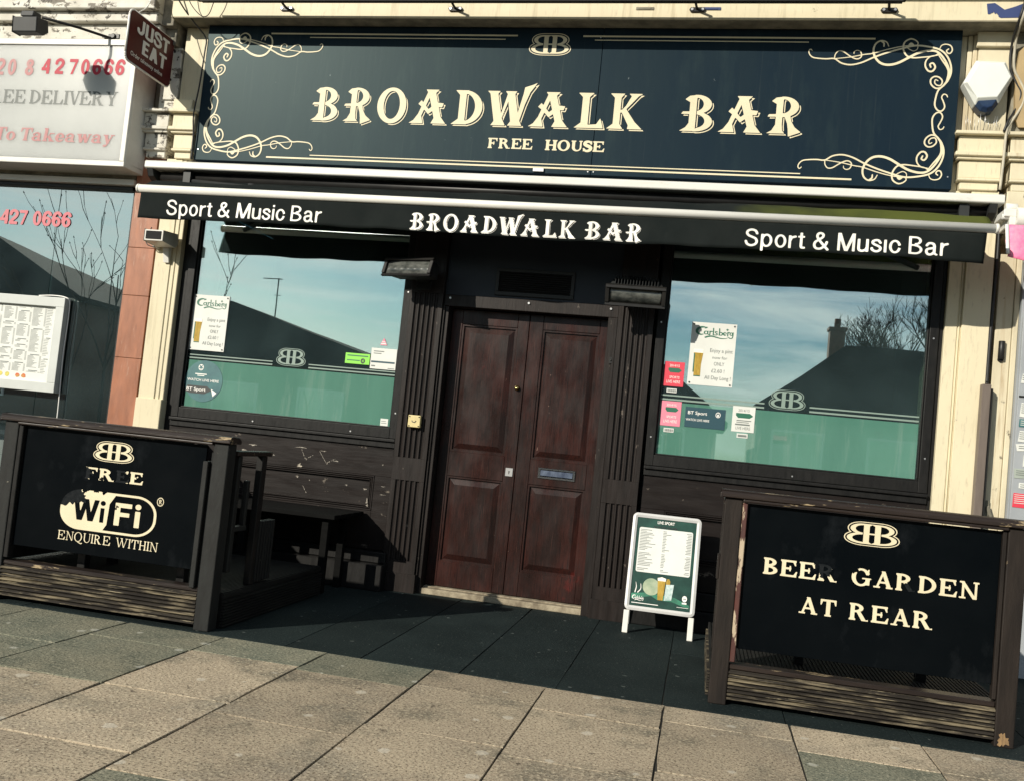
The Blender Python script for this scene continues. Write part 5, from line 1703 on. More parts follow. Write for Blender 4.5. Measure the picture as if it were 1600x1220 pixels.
# ================================================================== takeaway shop on the left
ls = thing('shop_building', 'takeaway shop left of the pub with terracotta pier and large window', 'shop', (-6.0, 0.0, 0.0))
mb = MB()
zz = [0.0, 0.30, 0.93, 1.52, 2.02, 2.405, 2.88, 3.172]
for a, b in zip(zz[:-1], zz[1:]):
    mb.box(-4.636, -4.402, -0.05, 0.16, a + 0.0015, b - 0.0015)
mb.build('terracotta_pier', M['red_tile'], ls, 0.002)
MB().box(-4.40, -4.378, -0.03, 0.16, 0.0, 3.17).build('joint', M['soot'], ls)
cap_mesh(-4.605, -4.356).build('pilaster_cap', M['peeling'], ls, 0.004)
mb = MB().box(-4.50, -4.345, -0.085, 0.16, 3.512, 4.03).box(-4.46, -4.335, -0.10, -0.085, 3.60, 3.98)
mb.build('pier', M['peeling'], ls, 0.004)
mb = MB().box(-4.475, -4.375, -0.20, 0.1, 4.16, 4.40).box(-4.52, -4.375, -0.14, 0.1, 4.03, 4.16)
mb.build('cornice_end', M['soot'], ls, 0.004)
mb = MB().box(-9.0, -4.477, -0.27, 0.16, 4.16, 4.24).box(-9.0, -4.477, -0.22, 0.16, 4.03, 4.158).box(-9.0, -4.477, -0.32, 0.16, 4.242, 4.42).box(-9.0, -4.477, -0.26, 0.16, 4.422, 4.8)
mb.build('cornice', M['peeling'], ls, 0.006)
MB().box(-9.0, -4.50, 0.0, 0.3, 2.90, 4.03).build('upper_wall', M['cornice_old'], ls)
MB().box(-9.0, -4.375, 0.16, 0.45, 4.2, 7.0).build('upper_storey', M['cornice_old'], ls)
mb = MB().box(-9.0, -4.645, -0.05, 0.0, 2.955, 3.035)
mb.build('lintel', M['cornice_old'], ls)
MB().box(-9.0, -4.64, -0.075, 0.0, 2.90, 2.948).build('window_head', M['white_metal'], ls, 0.004)
wf = MB().box(-4.668, -4.638, -0.02, 0.05, 0.3, 2.86).box(-9.0, -4.67, -0.02, 0.05, 0.22, 0.30).box(-9.0, -4.67, -0.035, 0.05, 2.868, 2.898).build('window_frame', M['black_metal'], ls, 0.003)
MB().box(-9.0, -5.36, 0.01, 0.016, 0.30, 2.868).build('glass', M['glass_shop'], wf)
MB().box(-5.356, -4.668, 0.012, 0.018, 0.30, 2.868).build('glass', M['glass_shop'], wf)
MB().box(-9.0, -4.64, 1.2, 1.25, 0.0, 3.0).box(-9.0, -4.64, 0.3, 1.2, 2.9, 2.95).box(-4.70, -4.65, 0.3, 1.2, 0.0, 2.9).build('interior_wall', M['interior'], ls)
MB().box(-9.0, -4.64, -0.02, 0.3, 0.0, 0.22).build('stall_riser', M['wood_black'], ls)
mb = MB()
for x0, z0, w, h in ((-4.98, 1.42, 0.16, 0.32), (-5.30, 0.75, 0.5, 0.3)):
    mb.box(x0, x0 + w, 0.022, 0.024, z0, z0 + h)
mb.build('dark_poster', M['dark_grey'], wf)
v = Vinyl(0.0045)
sans_text(v, '427 0666', -5.905, -5.232, 2.547, 0.122, 0.20, 0.085, 0.3, 0.03)
tag(v.build('phone_number', M['pink_vinyl']), 'pink telephone number stuck on the takeaway shop window', 'lettering')

# light box sign
sb = thing('shop_sign', 'white light box sign with red number and faded lettering, left of the navy sign', 'sign', (-6.0, -0.3, 2.98))
mb = MB()
x1, y0 = -4.588, -0.30
mb.box(-8.2, x1 - 0.05, -0.288, -0.02, 3.03, 3.95)
mb.build('face', M['white_box'], sb)
mb = MB()
mb.box(-8.25, x1, y0, -0.012, 3.952, 4.00).box(-8.25, x1, y0, -0.012, 2.985, 3.028)
mb.prism([(x1 - 0.046, y0), (x1 - 0.006, y0 + 0.002), (x1, y0 + 0.02), (x1, -0.012), (x1 - 0.046, -0.012)], 'z', 3.0285, 3.9515)
mb.build('frame', M['white_metal'], sb, 0.005, 2)
YB = -0.2905
serif_text_v = Vinyl(YB)
st1 = dict(S=0.18, T=0.075, e=0.09, k=0.06)
serif_text(serif_text_v, 'FREE DELIVERY', -5.985, -4.716, 3.468, 0.112, 0.03, 0.3, 0.025, st1)
serif_text_v.build('lettering', M['darkgreen_text'], sb)
v = Vinyl(YB)
serif_text(v, 'll To Takeaway', -5.93, -4.712, 3.165, 0.105, 0.03, 0.28, 0.025, dict(S=0.22, T=0.11, e=0.07, k=0.09), shear=0.10)
v.build('lettering', M['palepink_vinyl'], sb)
def digit(c, x, w, z0, h, m, sh, wt):
    v = Vinyl(YB)
    sans_text(v, c, x, x + w, z0, h, wt, cell=0.03, shear=sh)
    v.build('digit', m, sb)
for c, x in zip('0208', (-5.975, -5.865, -5.755, -5.592)):
    digit(c, x, 0.078, 3.70, 0.132, M['palepink_vinyl'], 0.035, 0.20)
for c, x in zip('4270666', (-5.440, -5.315, -5.190, -5.082, -4.975, -4.872, -4.770)):
    digit(c, x, 0.076, 3.715, 0.124, M['red_vinyl'], 0.008, 0.20)

# floodlight on its arm over the light box
fl = thing('sign_floodlight', 'grey floodlight on a long arm over the white light box sign', 'floodlight', (-4.85, -0.3, 4.03))
mb = MB()
mb.prism([(-0.80, 3.945), (-0.68, 3.965), (-0.66, 3.88), (-0.71, 3.838), (-0.79, 3.835)], 'x', -5.305, -5.10)
mb.prism([(-0.77, 3.965), (-0.68, 3.975), (-0.68, 4.015), (-0.76, 4.01)], 'x', -5.275, -5.165)
mb.build('housing', M['dark_grey'], fl, 0.006, 2)
MB().tube([(-5.14, -0.70, 3.985), (-4.98, -0.50, 4.0), (-4.85, -0.30, 4.01), (-4.83, -0.27, 4.02)], 0.011, 8).build('arm', M['black_metal'], fl)
MB().box(-4.88, -4.78, -0.285, -0.2715, 4.012, 4.05).disc((-4.83, -0.29, 4.03), 'y', 0.02, 0.02, 12).build('base_plate', M['black_metal'], fl, 0.003)
# old fixings on the cornice edge
o = tag(MB().box(-4.955, -4.925, -0.24, -0.2205, 4.035, 4.055).box(-4.62, -4.59, -0.24, -0.2205, 4.045, 4.065).build('fixing_clip', M['black_metal'], None, 0.002), 'dark clips along the flaking cornice left of the maroon sign', 'clip')

# menu display case
mc = thing('menu_case', 'white framed menu display case hung in the takeaway shop window', 'menu case', (-5.6, -0.03, 1.2))
xa, xb, za, zb = -6.10, -5.128, 1.185, 1.955
yf = -0.075
mb = MB()
fw = 0.078
mb.box(xa, xb, yf, -0.0, zb - fw, zb).box(xa, xb, yf, -0.0, za, za + fw).box(xa, xa + fw, yf, 0.0, za + fw, zb - fw).box(xb - fw, xb, yf, 0.0, za + fw, zb - fw)
mb.build('frame', M['case_white'], mc, 0.004, 2)
MB().box(xa + fw, xb - fw, -0.045, -0.04, za + fw, zb - fw).build('menu_sheet', M['paper'], mc)
mb = MB()
rr = random.Random(3)
for c, (cx0, cw) in enumerate(((-6.0, 0.14), (-5.84, 0.12), (-5.70, 0.12), (-5.565, 0.12), (-5.43, 0.125), (-5.30, 0.08))):
    z = 1.865 - rr.uniform(0, 0.015)
    while z > 1.335:
        if rr.random() < 0.10:
            z -= 0.018
            mb.box(cx0 + 0.02, cx0 + cw - 0.02, -0.0462, -0.0452, z - 0.004, z + 0.003)
            z -= 0.010
        mb.box(cx0, cx0 + cw * rr.uniform(0.35, 0.75), -0.0462, -0.0452, z - 0.0022, z + 0.0014)
        if c < 5:
            mb.box(cx0 + cw * 0.88, cx0 + cw, -0.0462, -0.0452, z - 0.0022, z + 0.0014)
        z -= 0.0092 if c < 5 else 0.013
mb.build('menu_print', M['grey_ink'], mc)
MB().box(-5.835, -5.755, -0.0465, -0.0452, 1.845, 1.868).build('menu_heading', M['red_vinyl'], mc)
for i, x in enumerate((-5.79, -5.725, -5.665, -5.60, -5.505, -5.445)):
    m = ('food_red', 'food_red', 'food_yellow', 'food_yellow', 'food_red', 'food_red')[i]
    mb = MB().prism([(x + 0.022 * math.cos(a) * rr.uniform(0.8, 1.15), 1.302 + 0.022 * math.sin(a) * rr.uniform(0.7, 1.1)) for a in [k * math.pi / 5 for k in range(10)]], 'y', -0.0468, -0.0452)
    mb.build('food_picture', M[m], mc)
cable('cable', 'white wire curling over the menu case and down to the barrier', [(-5.40, -0.04, 1.962), (-5.28, -0.04, 1.972), (-5.16, -0.04, 1.965), (-5.118, -0.035, 1.93), (-5.112, -0.03, 1.8), (-5.118, -0.03, 1.5), (-5.108, -0.03, 1.25), (-5.10, -0.03, 1.0), (-5.098, -0.03, 0.6)], 0.0045, M['sign_white'])

# projecting maroon sign, seen edge-on to the street
je = thing('projecting_sign', 'maroon projecting takeaway sign with white words, turned across the pavement', 'sign', (-4.43, -0.40, 3.93))
XJ = -4.40
def rrect(u0, u1, v0, v1, r_, n=5):
    p = []
    for cx, cy, a0 in ((u1 - r_, v1 - r_, 0), (u0 + r_, v1 - r_, 90), (u0 + r_, v0 + r_, 180), (u1 - r_, v0 + r_, 270)):
        for k in range(n + 1):
            a = R(a0 + 90 * k / n)
            p.append((cx + r_ * math.cos(a), cy + r_ * math.sin(a)))
    return p
MB().prism(rrect(-0.685, -0.118, 3.69, 4.065, 0.045), 'x', XJ - 0.022, XJ).build('panel', M['maroon'], je, 0.002)
mb = MB()
pr = rrect(-0.690, -0.113, 3.685, 4.070, 0.049)
for i in range(len(pr)):
    a, b = pr[i], pr[(i + 1) % len(pr)]
    mb.tube([(XJ - 0.011, a[0], a[1]), (XJ - 0.011, b[0], b[1])], 0.008, 6)
mb.build('edge_trim', M['sign_white'], je)
tj = lambda u, v, k: (XJ + 0.0025, u, v)
for t, u0, u1, z0, h in (('JUST', -0.595, -0.185, 3.925, 0.108), ('EAT', -0.515, -0.200, 3.792, 0.108)):
    v = Vinyl(to3d=lambda u, w_, k: (XJ + 0.0025 + k, u, w_))
    sans_text(v, t, u0, u1, z0, h, 0.20, 0.07, 0.3)
    v.build('lettering', M['sign_white'], je)
plain_text('Order takeaway online', M['sign_white'], je, -0.645, -0.235, 3.722, 3.765, 0, 'lettering', 0.012, 0, tj)
mb = MB().tube([(XJ - 0.011, -0.118, 4.0), (XJ - 0.011, -0.03, 4.0)], 0.012, 8).tube([(XJ - 0.011, -0.118, 3.76), (XJ - 0.011, -0.03, 3.76)], 0.012, 8)
mb.build('bracket', M['black_metal'], je)
cable('stay_wire', 'thin stay wire above the maroon projecting sign', [(-4.41, -0.60, 4.07), (-4.44, -0.45, 4.2), (-4.48, -0.33, 4.42)], 0.004, M['sign_white'], 'wire')

# small white camera under the left end of the awning
cc = thing('security_camera', 'white security camera on a bracket under the left end of the awning', 'camera', (-4.27, -0.08, 2.42))
mb = MB().prism([(-0.30, 2.505), (-0.10, 2.52), (-0.085, 2.44), (-0.12, 2.405), (-0.30, 2.42)], 'x', -4.335, -4.175)
mb.build('housing', M['white_metal'], cc, 0.005, 2)
MB().prism([(-0.304, 2.495), (-0.3015, 2.495), (-0.3015, 2.432), (-0.304, 2.432)], 'x', -4.322, -4.19).build('lens_window', M['black'], cc, 0.002)
mb = MB().prism([(-0.12, 2.405), (-0.073, 2.42), (-0.073, 2.30), (-0.09, 2.29)], 'x', -4.285, -4.235).box(-4.375, -4.335, -0.12, -0.073, 2.40, 2.46)
mb.build('bracket', M['white_metal'], cc, 0.003)
cable('cable', 'thin black cable looping behind the white security camera', [(-4.40, -0.12, 2.56), (-4.43, -0.13, 2.48), (-4.41, -0.14, 2.42), (-4.36, -0.13, 2.405), (-4.33, -0.12, 2.42)], 0.004, M['black_cable'])

# ================================================================== things stuck on the windows
def brand_word(v, x0, z0, w, h):
    """the beer brand's looped script with its swash; drawn in a 4 x 1 box"""
    sx, sz = w / 4.0, h
    def stroke(pts, a, b=None, m_=None):
        return s_line(catmull(pts, 5), a, b, m_)
    parts = [
        stroke([(1.10, 1.04), (0.82, 1.10), (0.5, 1.06), (0.22, 0.85), (0.10, 0.52), (0.22, 0.20), (0.52, 0.05), (0.80, 0.10)], 0.05, 0.05, 0.15),     # C
        stroke([(0.92, 0.92), (1.02, 0.98), (1.12, 1.06)], 0.03, 0.09),
        SUB(s_ell(1.06, 0.34, 0.23, 0.26), s_ell(1.08, 0.34, 0.11, 0.16)), stroke([(1.27, 0.56), (1.26, 0.2), (1.36, 0.08)], 0.06),              # a
        stroke([(1.47, 0.56), (1.49, 0.3), (1.48, 0.06)], 0.06), stroke([(1.50, 0.42), (1.58, 0.55), (1.70, 0.55)], 0.05, 0.075),                 # r
        stroke([(1.84, 1.0), (1.86, 0.4), (1.84, 0.14), (1.93, 0.07)], 0.062),                                                             # l
        stroke([(2.28, 0.52), (2.12, 0.58), (2.05, 0.47), (2.16, 0.34), (2.28, 0.24), (2.18, 0.09), (2.0, 0.10)], 0.05, 0.05, 0.06),               # s
        stroke([(2.48, 1.0), (2.50, 0.5), (2.48, 0.10)], 0.062), SUB(s_ell(2.66, 0.30, 0.21, 0.25), s_ell(2.64, 0.30, 0.10, 0.15)),               # b
        SUB(s_ell(3.06, 0.33, 0.20, 0.26), s_ell(3.08, 0.36, 0.09, 0.15), s_poly((3.08, 0.30), (3.4, 0.30), (3.4, 0.16), (3.12, 0.2))), s_rect(2.92, 3.22, 0.28, 0.35),  # e
        stroke([(3.36, 0.56), (3.38, 0.3), (3.37, 0.06)], 0.06), stroke([(3.39, 0.42), (3.45, 0.55), (3.53, 0.56)], 0.05, 0.07),                 # r
        SUB(s_ell(3.74, 0.36, 0.19, 0.23), s_ell(3.74, 0.36, 0.08, 0.13)), stroke([(3.92, 0.58), (3.92, 0.1), (3.84, -0.20), (3.62, -0.24), (3.50, -0.12)], 0.055),  # g
        stroke([(1.05, -0.30), (1.35, -0.16), (1.75, -0.10), (2.2, -0.22), (2.7, -0.34), (3.2, -0.30), (3.45, -0.12)], 0.10, 0.015, 0.08),          # swash
    ]
    v.put(U(*parts), -0.1, 4.2, -0.5, 1.3, 0.035, x0, z0, sx, sz)
    v.put(U(s_poly((3.30, 0.72), (3.16, 0.98), (3.24, 1.0)), s_poly((3.30, 0.72), (3.26, 1.06), (3.36, 1.06)), s_poly((3.30, 0.72), (3.46, 0.98), (3.38, 1.0))), 3.1, 3.5, 0.65, 1.1, 0.03, x0, z0, sx, sz)

def beer_poster(x0, x1, z0, z1, label):
    p = MB().box(x0, x1, 0.004, 0.0075, z0, z1).build('beer_poster', M['paper'], None)
    tag(p, label, 'poster', 'white beer posters screwed to the windows')
    w, h = x1 - x0, z1 - z0
    v = Vinyl(0.0030)
    brand_word(v, x0 + 0.10 * w, z0 + 0.80 * h, 0.84 * w, 0.115 * h)
    v.build('brand_word', M['green_ink'], p)
    for t, c, ww, f in (('Enjoy a pint', 0.70, 0.50, 0.535), ('now for', 0.68, 0.33, 0.43), ('ONLY', 0.675, 0.23, 0.325), ('£2.60 !', 0.66, 0.29, 0.215), ('All Day Long !', 0.665, 0.58, 0.105)):
        hh = 0.058 * h
        low = 0.02 * h if any(q in t for q in 'yjpg') else 0
        plain_text(t, M['grey_ink'], p, x0 + (c - ww / 2) * w, x0 + (c + ww / 2) * w, z0 + f * h - low, z0 + f * h + hh * (0.8 if t == 'now for' else 1), 0.0030, 'poster_text', 0.004)
    gx = x0 + 0.20 * w
    a, b = 0.105 * w, 0.075 * w
    mb = MB().prism([(gx - b, z0 + 0.15 * h), (gx + b, z0 + 0.15 * h), (gx + b * 1.0, z0 + 0.33 * h), (gx + a, z0 + 0.51 * h), (gx - a, z0 + 0.51 * h), (gx - b * 1.0, z0 + 0.33 * h)], 'y', 0.0028, 0.0036)
    g = mb.build('beer_glass', M['beer'], p)
    v = Vinyl(0.0024)
    v.rect(gx - a, gx + a, z0 + 0.51 * h, z0 + 0.57 * h)
    v.build('foam', M['foam'], p)
    v = Vinyl(0.0024)
    v.rect(gx - b, gx + b, z0 + 0.135 * h, z0 + 0.15 * h)
    v.rect(gx - a * 0.95, gx - a * 0.7, z0 + 0.2 * h, z0 + 0.5 * h)
    v.build('glass_edge', M['green_ink'], p)
    for sx in (0.05, 0.95):
        for sz in (0.035, 0.965):
            MB().disc((x0 + sx * w, 0.002, z0 + sz * h), 'y', 0.006, 0.003, 8).build('screw_head', M['dark_grey'], p)
beer_poster(-4.035, -3.730, 1.634, 2.072, 'white beer poster screwed to the left pub window')
beer_poster(-0.158, 0.152, 1.692, 2.134, 'white beer poster screwed to the right pub window')

def sticker(name, label, x0, x1, z0, z1, m, y=0.0055, cat='sticker', group=None):
    o = MB().box(x0, x1, y, y + 0.0025, z0, z1).build(name, M[m])
    return tag(o, label, cat, group)
def lines(o, x0, x1, rows, m, y=0.0048):
    mb = MB()
    for za, zb, a, b in rows:
        mb.box(x0 + (x1 - x0) * a, x0 + (x1 - x0) * b, y - 0.0006, y, za, zb)
    mb.build('sticker_print', M[m], o)
def arrow_badge(o, x0, x1, z, h, m1='green_ink', y=0.0049):
    w = x1 - x0
    v = Vinyl(y)
    v.put(s_poly((0.08, 0.5), (0.2, 0.0), (0.80, 0.0), (0.98, 0.5), (0.80, 1.0), (0.08, 1.0)), 0, 1, 0, 1, 0.04, x0, z, w, h)
    v.build('badge', M[m1], o)
for i, (x0, x1, z0, z1, m, lab) in enumerate(((-0.322, -0.183, 1.668, 1.840, 'sticker_red', 'red sports sticker in the clear glass left of the right-hand poster'),
                                             (-0.318, -0.181, 1.390, 1.563, 'sticker_pink', 'red sports sticker on the frosted glass below the other red one'))):
    o = sticker('sports_sticker', lab, x0, x1, z0, z1, m)
    plain_text('2014/15', M['sign_white'], o, x0 + 0.035, x1 - 0.035, z1 - 0.035, z1 - 0.018, 0.0047)
    arrow_badge(o, x0 + 0.02, x1 - 0.015, z1 - 0.075, 0.032)
    plain_text('LIVE HERE', M['sign_white'], o, x0 + 0.022, x1 - 0.022, z0 + 0.022, z0 + 0.042, 0.0047)
    plain_text('SPORTS', M['sign_white'], o, x0 + 0.04, x1 - 0.03, z0 + 0.055, z0 + 0.072, 0.0047)
    b = sticker('barcode_label', 'little white barcode label under the %s red sticker' % ('upper' if i == 0 else 'lower'), x0 + 0.028, x0 + 0.098, z0 - 0.045, z0 - 0.016, 'paper', cat='label')
    mb = MB()
    for k in range(12):
        mb.box(x0 + 0.034 + k * 0.005, x0 + 0.0362 + k * 0.005 + (k % 3) * 0.0008, 0.0044, 0.005, z0 - 0.040, z0 - 0.022)
    mb.build('bars', M['grey_ink'], b)
o = sticker('sports_sticker', 'white sports sticker with a green badge, on the frosted glass below the right-hand poster', 0.172, 0.324, 1.394, 1.570, 'paper')
plain_text('2014/15', M['grey_ink'], o, 0.21, 0.285, 1.533, 1.552, 0.0047)
arrow_badge(o, 0.185, 0.315, 1.490, 0.034)
lines(o, 0.172, 0.324, ((1.470, 1.476, 0.2, 0.85), (1.458, 1.463, 0.2, 0.75), (1.440, 1.450, 0.15, 0.8)), 'grey_ink')
plain_text('LIVE HERE', M['grey_ink'], o, 0.20, 0.298, 1.410, 1.430, 0.0047)
o = sticker('barcode_label', 'little white barcode label under the white sports sticker', 0.212, 0.286, 1.353, 1.383, 'paper', cat='label')
lines(o, 0.212, 0.286, ((1.36, 1.375, 0.1, 0.9),), 'grey_ink')
# clear sticker with white words
o = sticker('sports_sticker', 'dark blue sports sticker with white words between the red and white ones', -0.150, 0.125, 1.395, 1.535, 'sticker_blue')
plain_text('BT Sport', M['sign_white'], o, -0.132, 0.0, 1.478, 1.508, 0.0047, 'lettering', 0.01)
plain_text('WATCH LIVE HERE', M['sign_white'], o, -0.143, 0.018, 1.440, 1.456, 0.0047, 'lettering', 0.006)
v = Vinyl(0.0047)
v.put(SUB(s_ell(0, 0, 1, 1), s_ell(0, 0, 0.75, 0.75), ), -1.1, 1.1, -1.1, 1.1, 0.1, 0.075, 1.495, 0.017, 0.019)
v.put(s_poly((-.5, -.2), (0, .5), (.5, -.2), (.3, -.6), (-.3, -.6)), -1, 1, -1, 1, 0.1, 0.075, 1.495, 0.015, 0.017)
v.build('ball_badge', M['sign_white'], o)
# round sticker, hygiene rating and notices on the left window
rs_ = MB().lathe((-3.872, 0.006, 1.395), [(0.162, 0.0), (0.162, 0.0025)], 40, 'y').build('round_sticker', M['sticker_teal'])
tag(rs_, 'round teal sports sticker low on the left pub window', 'sticker')
plain_text('WATCH LIVE HERE', M['sign_white'], rs_, -4.012, -3.74, 1.392, 1.412, 0.0050, 'lettering', 0.008)
v = Vinyl(0.0052)
v.put(s_poly((0.06, 1), (0.0, 0.2), (0.2, 0.0), (0.72, 0.0), (0.98, 0.5), (0.80, 1.0)), 0, 1, 0, 1, 0.03, -4.02, 1.295, 0.23, 0.062)
v.build('badge', M['ink'], rs_)
plain_text('BT Sport', M['sign_white'], rs_, -4.01, -3.845, 1.307, 1.342, 0.0044, 'lettering', 0.008)
v = Vinyl(0.0050)
v.put(SUB(s_ell(0, 0, 1, 1), s_ell(0, 0, 0.8, 0.8)), -1.1, 1.1, -1.1, 1.1, 0.08, -3.905, 1.50, 0.022, 0.024)
for k in range(5):
    a = 2 * math.pi * k / 5
    v.put(s_ell(0.62 * math.sin(a), 0.62 * math.cos(a), 0.2, 0.2), -1, 1, -1, 1, 0.07, -3.905, 1.50, 0.022, 0.024)
v.rect(-3.95, -3.85, 1.445, 1.452); v.rect(-3.93, -3.87, 1.433, 1.439)
v.put(s_poly((0, 1), (1, 0.5), (0.4, 0)), 0, 1, 0, 1, 0.05, -3.80, 1.28, 0.05, 0.06)
v.build('ball_badge', M['sign_white'], rs_)
o = sticker('rating_sticker', 'lime green rating sticker at the right side of the left pub window', -2.718, -2.522, 1.632, 1.712, 'lime')
lines(o, -2.718, -2.522, ((1.690, 1.698, 0.08, 0.92), (1.655, 1.662, 0.08, 0.60)), 'green_ink')
v = Vinyl(0.0050)
v.put(s_ell(0, 0, 1, 1), -1.1, 1.1, -1.1, 1.1, 0.08, -2.575, 1.657, 0.018, 0.020)
v.build('rating_disc', M['ink'], o)
plain_text('4', M['lime'], o, -2.583, -2.568, 1.646, 1.668, 0.0042, 'rating', 0.01)
o = sticker('notice', 'white notice with a blue stripe beside the lime green sticker', -2.515, -2.312, 1.608, 1.765, 'paper', cat='notice')
lines(o, -2.515, -2.312, ((1.655, 1.668, 0.03, 0.95),), 'sticker_blue')
lines(o, -2.515, -2.312, ((1.738, 1.745, 0.1, 0.5), (1.722, 1.728, 0.1, 0.4), (1.625, 1.635, 0.05, 0.2), (1.615, 1.62, 0.7, 0.95)), 'grey_ink')
v = Vinyl(0.0055)
v.put(s_poly((0, 0), (1, 0), (0.5, 1)), 0, 1, 0, 1, 0.04, -2.452, 1.790, 0.056, 0.055)
o = tag(v.build('triangle_sticker', M['sticker_pink']), 'tiny pink triangular sticker above the white notice', 'sticker')
v = Vinyl(0.0048)
v.rect(-2.446, -2.404, 1.798, 1.804); v.rect(-2.438, -2.412, 1.812, 1.817)
v.build('sticker_print', M['sign_white'], o)
o = sticker('small_label', 'small white label in the bottom right corner of the left pub window', -2.385, -2.325, 1.190, 1.243, 'paper', cat='label')
lines(o, -2.385, -2.325, ((1.222, 1.226, 0.1, 0.7), (1.208, 1.212, 0.1, 0.8)), 'grey_ink')

# ================================================================== pavement barriers
def barrier(name, label, x0, x1, y, style):
    """x0,x1: outer faces of the corner posts. Two posts, capping rail, black lettered board, ribbed skirt"""
    t = thing(name, label, 'barrier', ((x0 + x1) / 2, y, 0.0))
    ytop = 1.005
    pw = 0.085 if style == 'r' else 0.088
    mp = M['post'] if style == 'r' else M['post_grey']
    for xp in (x0, x1 - pw):
        mb = MB().box(xp, xp + pw, y, y + 0.09, 0.0, ytop - 0.003)
        mb.build('post', mp, t, 0.005, 2)
    # inner battens
    for xp in ((x0 + pw + 0.002, x0 + pw + 0.032), (x1 - pw - 0.034, x1 - pw - 0.002)):
        pass
    if style == 'r':
        MB().box(x0 + pw + 0.002, x0 + pw + 0.026, y + 0.004, y + 0.05, 0.21, 0.985).build('batten', M['red_strip'], t, 0.003)
        MB().box(x1 - pw - 0.020, x1 - pw - 0.002, y + 0.006, y + 0.05, 0.21, 0.985).build('batten', mp, t, 0.003)
    else:
        MB().box(x0 + pw + 0.002, x0 + pw + 0.03, y + 0.004, y + 0.05, 0.24, 0.985).build('batten', M['wood_black'], t, 0.003)
        MB().box(x1 - pw - 0.018, x1 - pw - 0.002, y + 0.02, y + 0.05, 0.22, 0.95).build('batten', M['black'], t, 0.003)
        MB().box(x1 - pw - 0.05, x1 - pw - 0.020, y - 0.006, y + 0.05, 0.22, 0.90).build('batten', mp, t, 0.003)
    mb = MB()
    o_ = 0.016
    mb.prism([(y - 0.022, ytop), (y - 0.022, ytop + 0.018), (y - 0.010, ytop + 0.034), (y + 0.025, ytop + 0.040), (y + 0.085, ytop + 0.036), (y + 0.110, ytop + 0.02), (y + 0.110, ytop)], 'x', x0 - o_, x1 + o_)
    mb.prism([(y - 0.014, ytop - 0.016), (y - 0.014, ytop - 0.001), (y + 0.09, ytop - 0.001), (y + 0.09, ytop - 0.016)], 'x', x0 + pw + 0.001, x1 - pw - 0.001)
    mb.build('capping_rail', M['rail'], t, 0.006, 3)
    bz0 = 0.275 if style == 'r' else 0.312
    bx0, bx1 = (x0 + pw + 0.028, x1 - pw - 0.022) if style == 'r' else (x0 + pw + 0.034, x1 - pw - 0.052)
    b = MB().box(bx0, bx1, y + 0.026, y + 0.040, bz0, 0.983).build('board', M['board'], t, 0.001)
    # ribbed skirt: two grooved boards and a ledge
    zs1 = 0.172 if style == 'r' else 0.198
    mb = MB()
    n = 8
    pr = [(y + 0.045, 0.028)]
    dz = (zs1 - 0.028) / n
    for i in range(n):
        z = 0.028 + i * dz
        pr += [(y + 0.006, z), (y + 0.000, z + dz * 0.15), (y + 0.000, z + dz * 0.52), (y + 0.006, z + dz * 0.66), (y + 0.016, z + dz * 0.72), (y + 0.016, z + dz * 0.95)]
    pr += [(y + 0.045, zs1)]
    mb.prism(pr, 'x', (x0 + pw + 0.002) if style == 'r' else x0 - 0.02, x1 - pw - 0.002)
    mb.build('ribbed_skirt', M['deck'], t)
    mb = MB().box(x0 + pw + 0.002, x1 - pw - 0.002, y + 0.012, y + 0.10, zs1 + 0.002, zs1 + 0.026)
    mb.build('ledge', M['rail'], t, 0.004)
    return t, b

# --- left barrier
YL = -2.03
bl, board_l = barrier('pavement_barrier', 'dark timber barrier with a free internet board, on the left', -3.885, -2.492, YL, 'l')
v = Vinyl(YL + 0.0235)
vg = Vinyl(YL + 0.0250)
emblem(v, -3.192, 0.842, 0.245, 0.096, 0.014)
v.build('emblem', M['gold'], board_l)
v = Vinyl(YL + 0.0235)
stF = dict(S=0.25, T=0.15, e=0.06, k=0.12)
def flakeL(i):
    return {0: [blob(0.20, 0.35, 0.36, 0.25, 1), blob(0.12, 0.75, 0.22, 0.3, 2)], 1: [blob(0.22, 0.12, 0.14, 0.5, 4), blob(0.50, 0.02, 0.10, 0.4, 3)],
            2: [blob(0.30, 0.30, 0.55, 0.2, 5), blob(0.28, 0.85, 0.36, 0.3, 6), blob(0.8, 0.4, 0.35, 0.2, 2)], 3: [blob(0.62, 0.40, 0.18, 0.4, 7)]}.get(i, [])
serif_text(v, 'FREE', -3.355, -2.992, 0.728, 0.066, 0.05, 0.4, 0.022, stF, flakeL)
serif_text(vg, 'FREE', -3.355, -2.992, 0.728, 0.066, 0.05, 0.4, 0.03, stF, None, (0,))
vg.build('peeled_lettering', M['ghost'], board_l)
vg = Vinyl(YL + 0.0250)
serif_text(vg, 'FREE', -3.355, -2.992, 0.728, 0.066, 0.05, 0.4, 0.03, stF, None, (2,))
vg.build('peeled_lettering', M['ghost'], board_l)
vg = Vinyl(YL + 0.0250)
v.build('board_lettering', M['gold'], board_l)
v = Vinyl(YL + 0.0235)
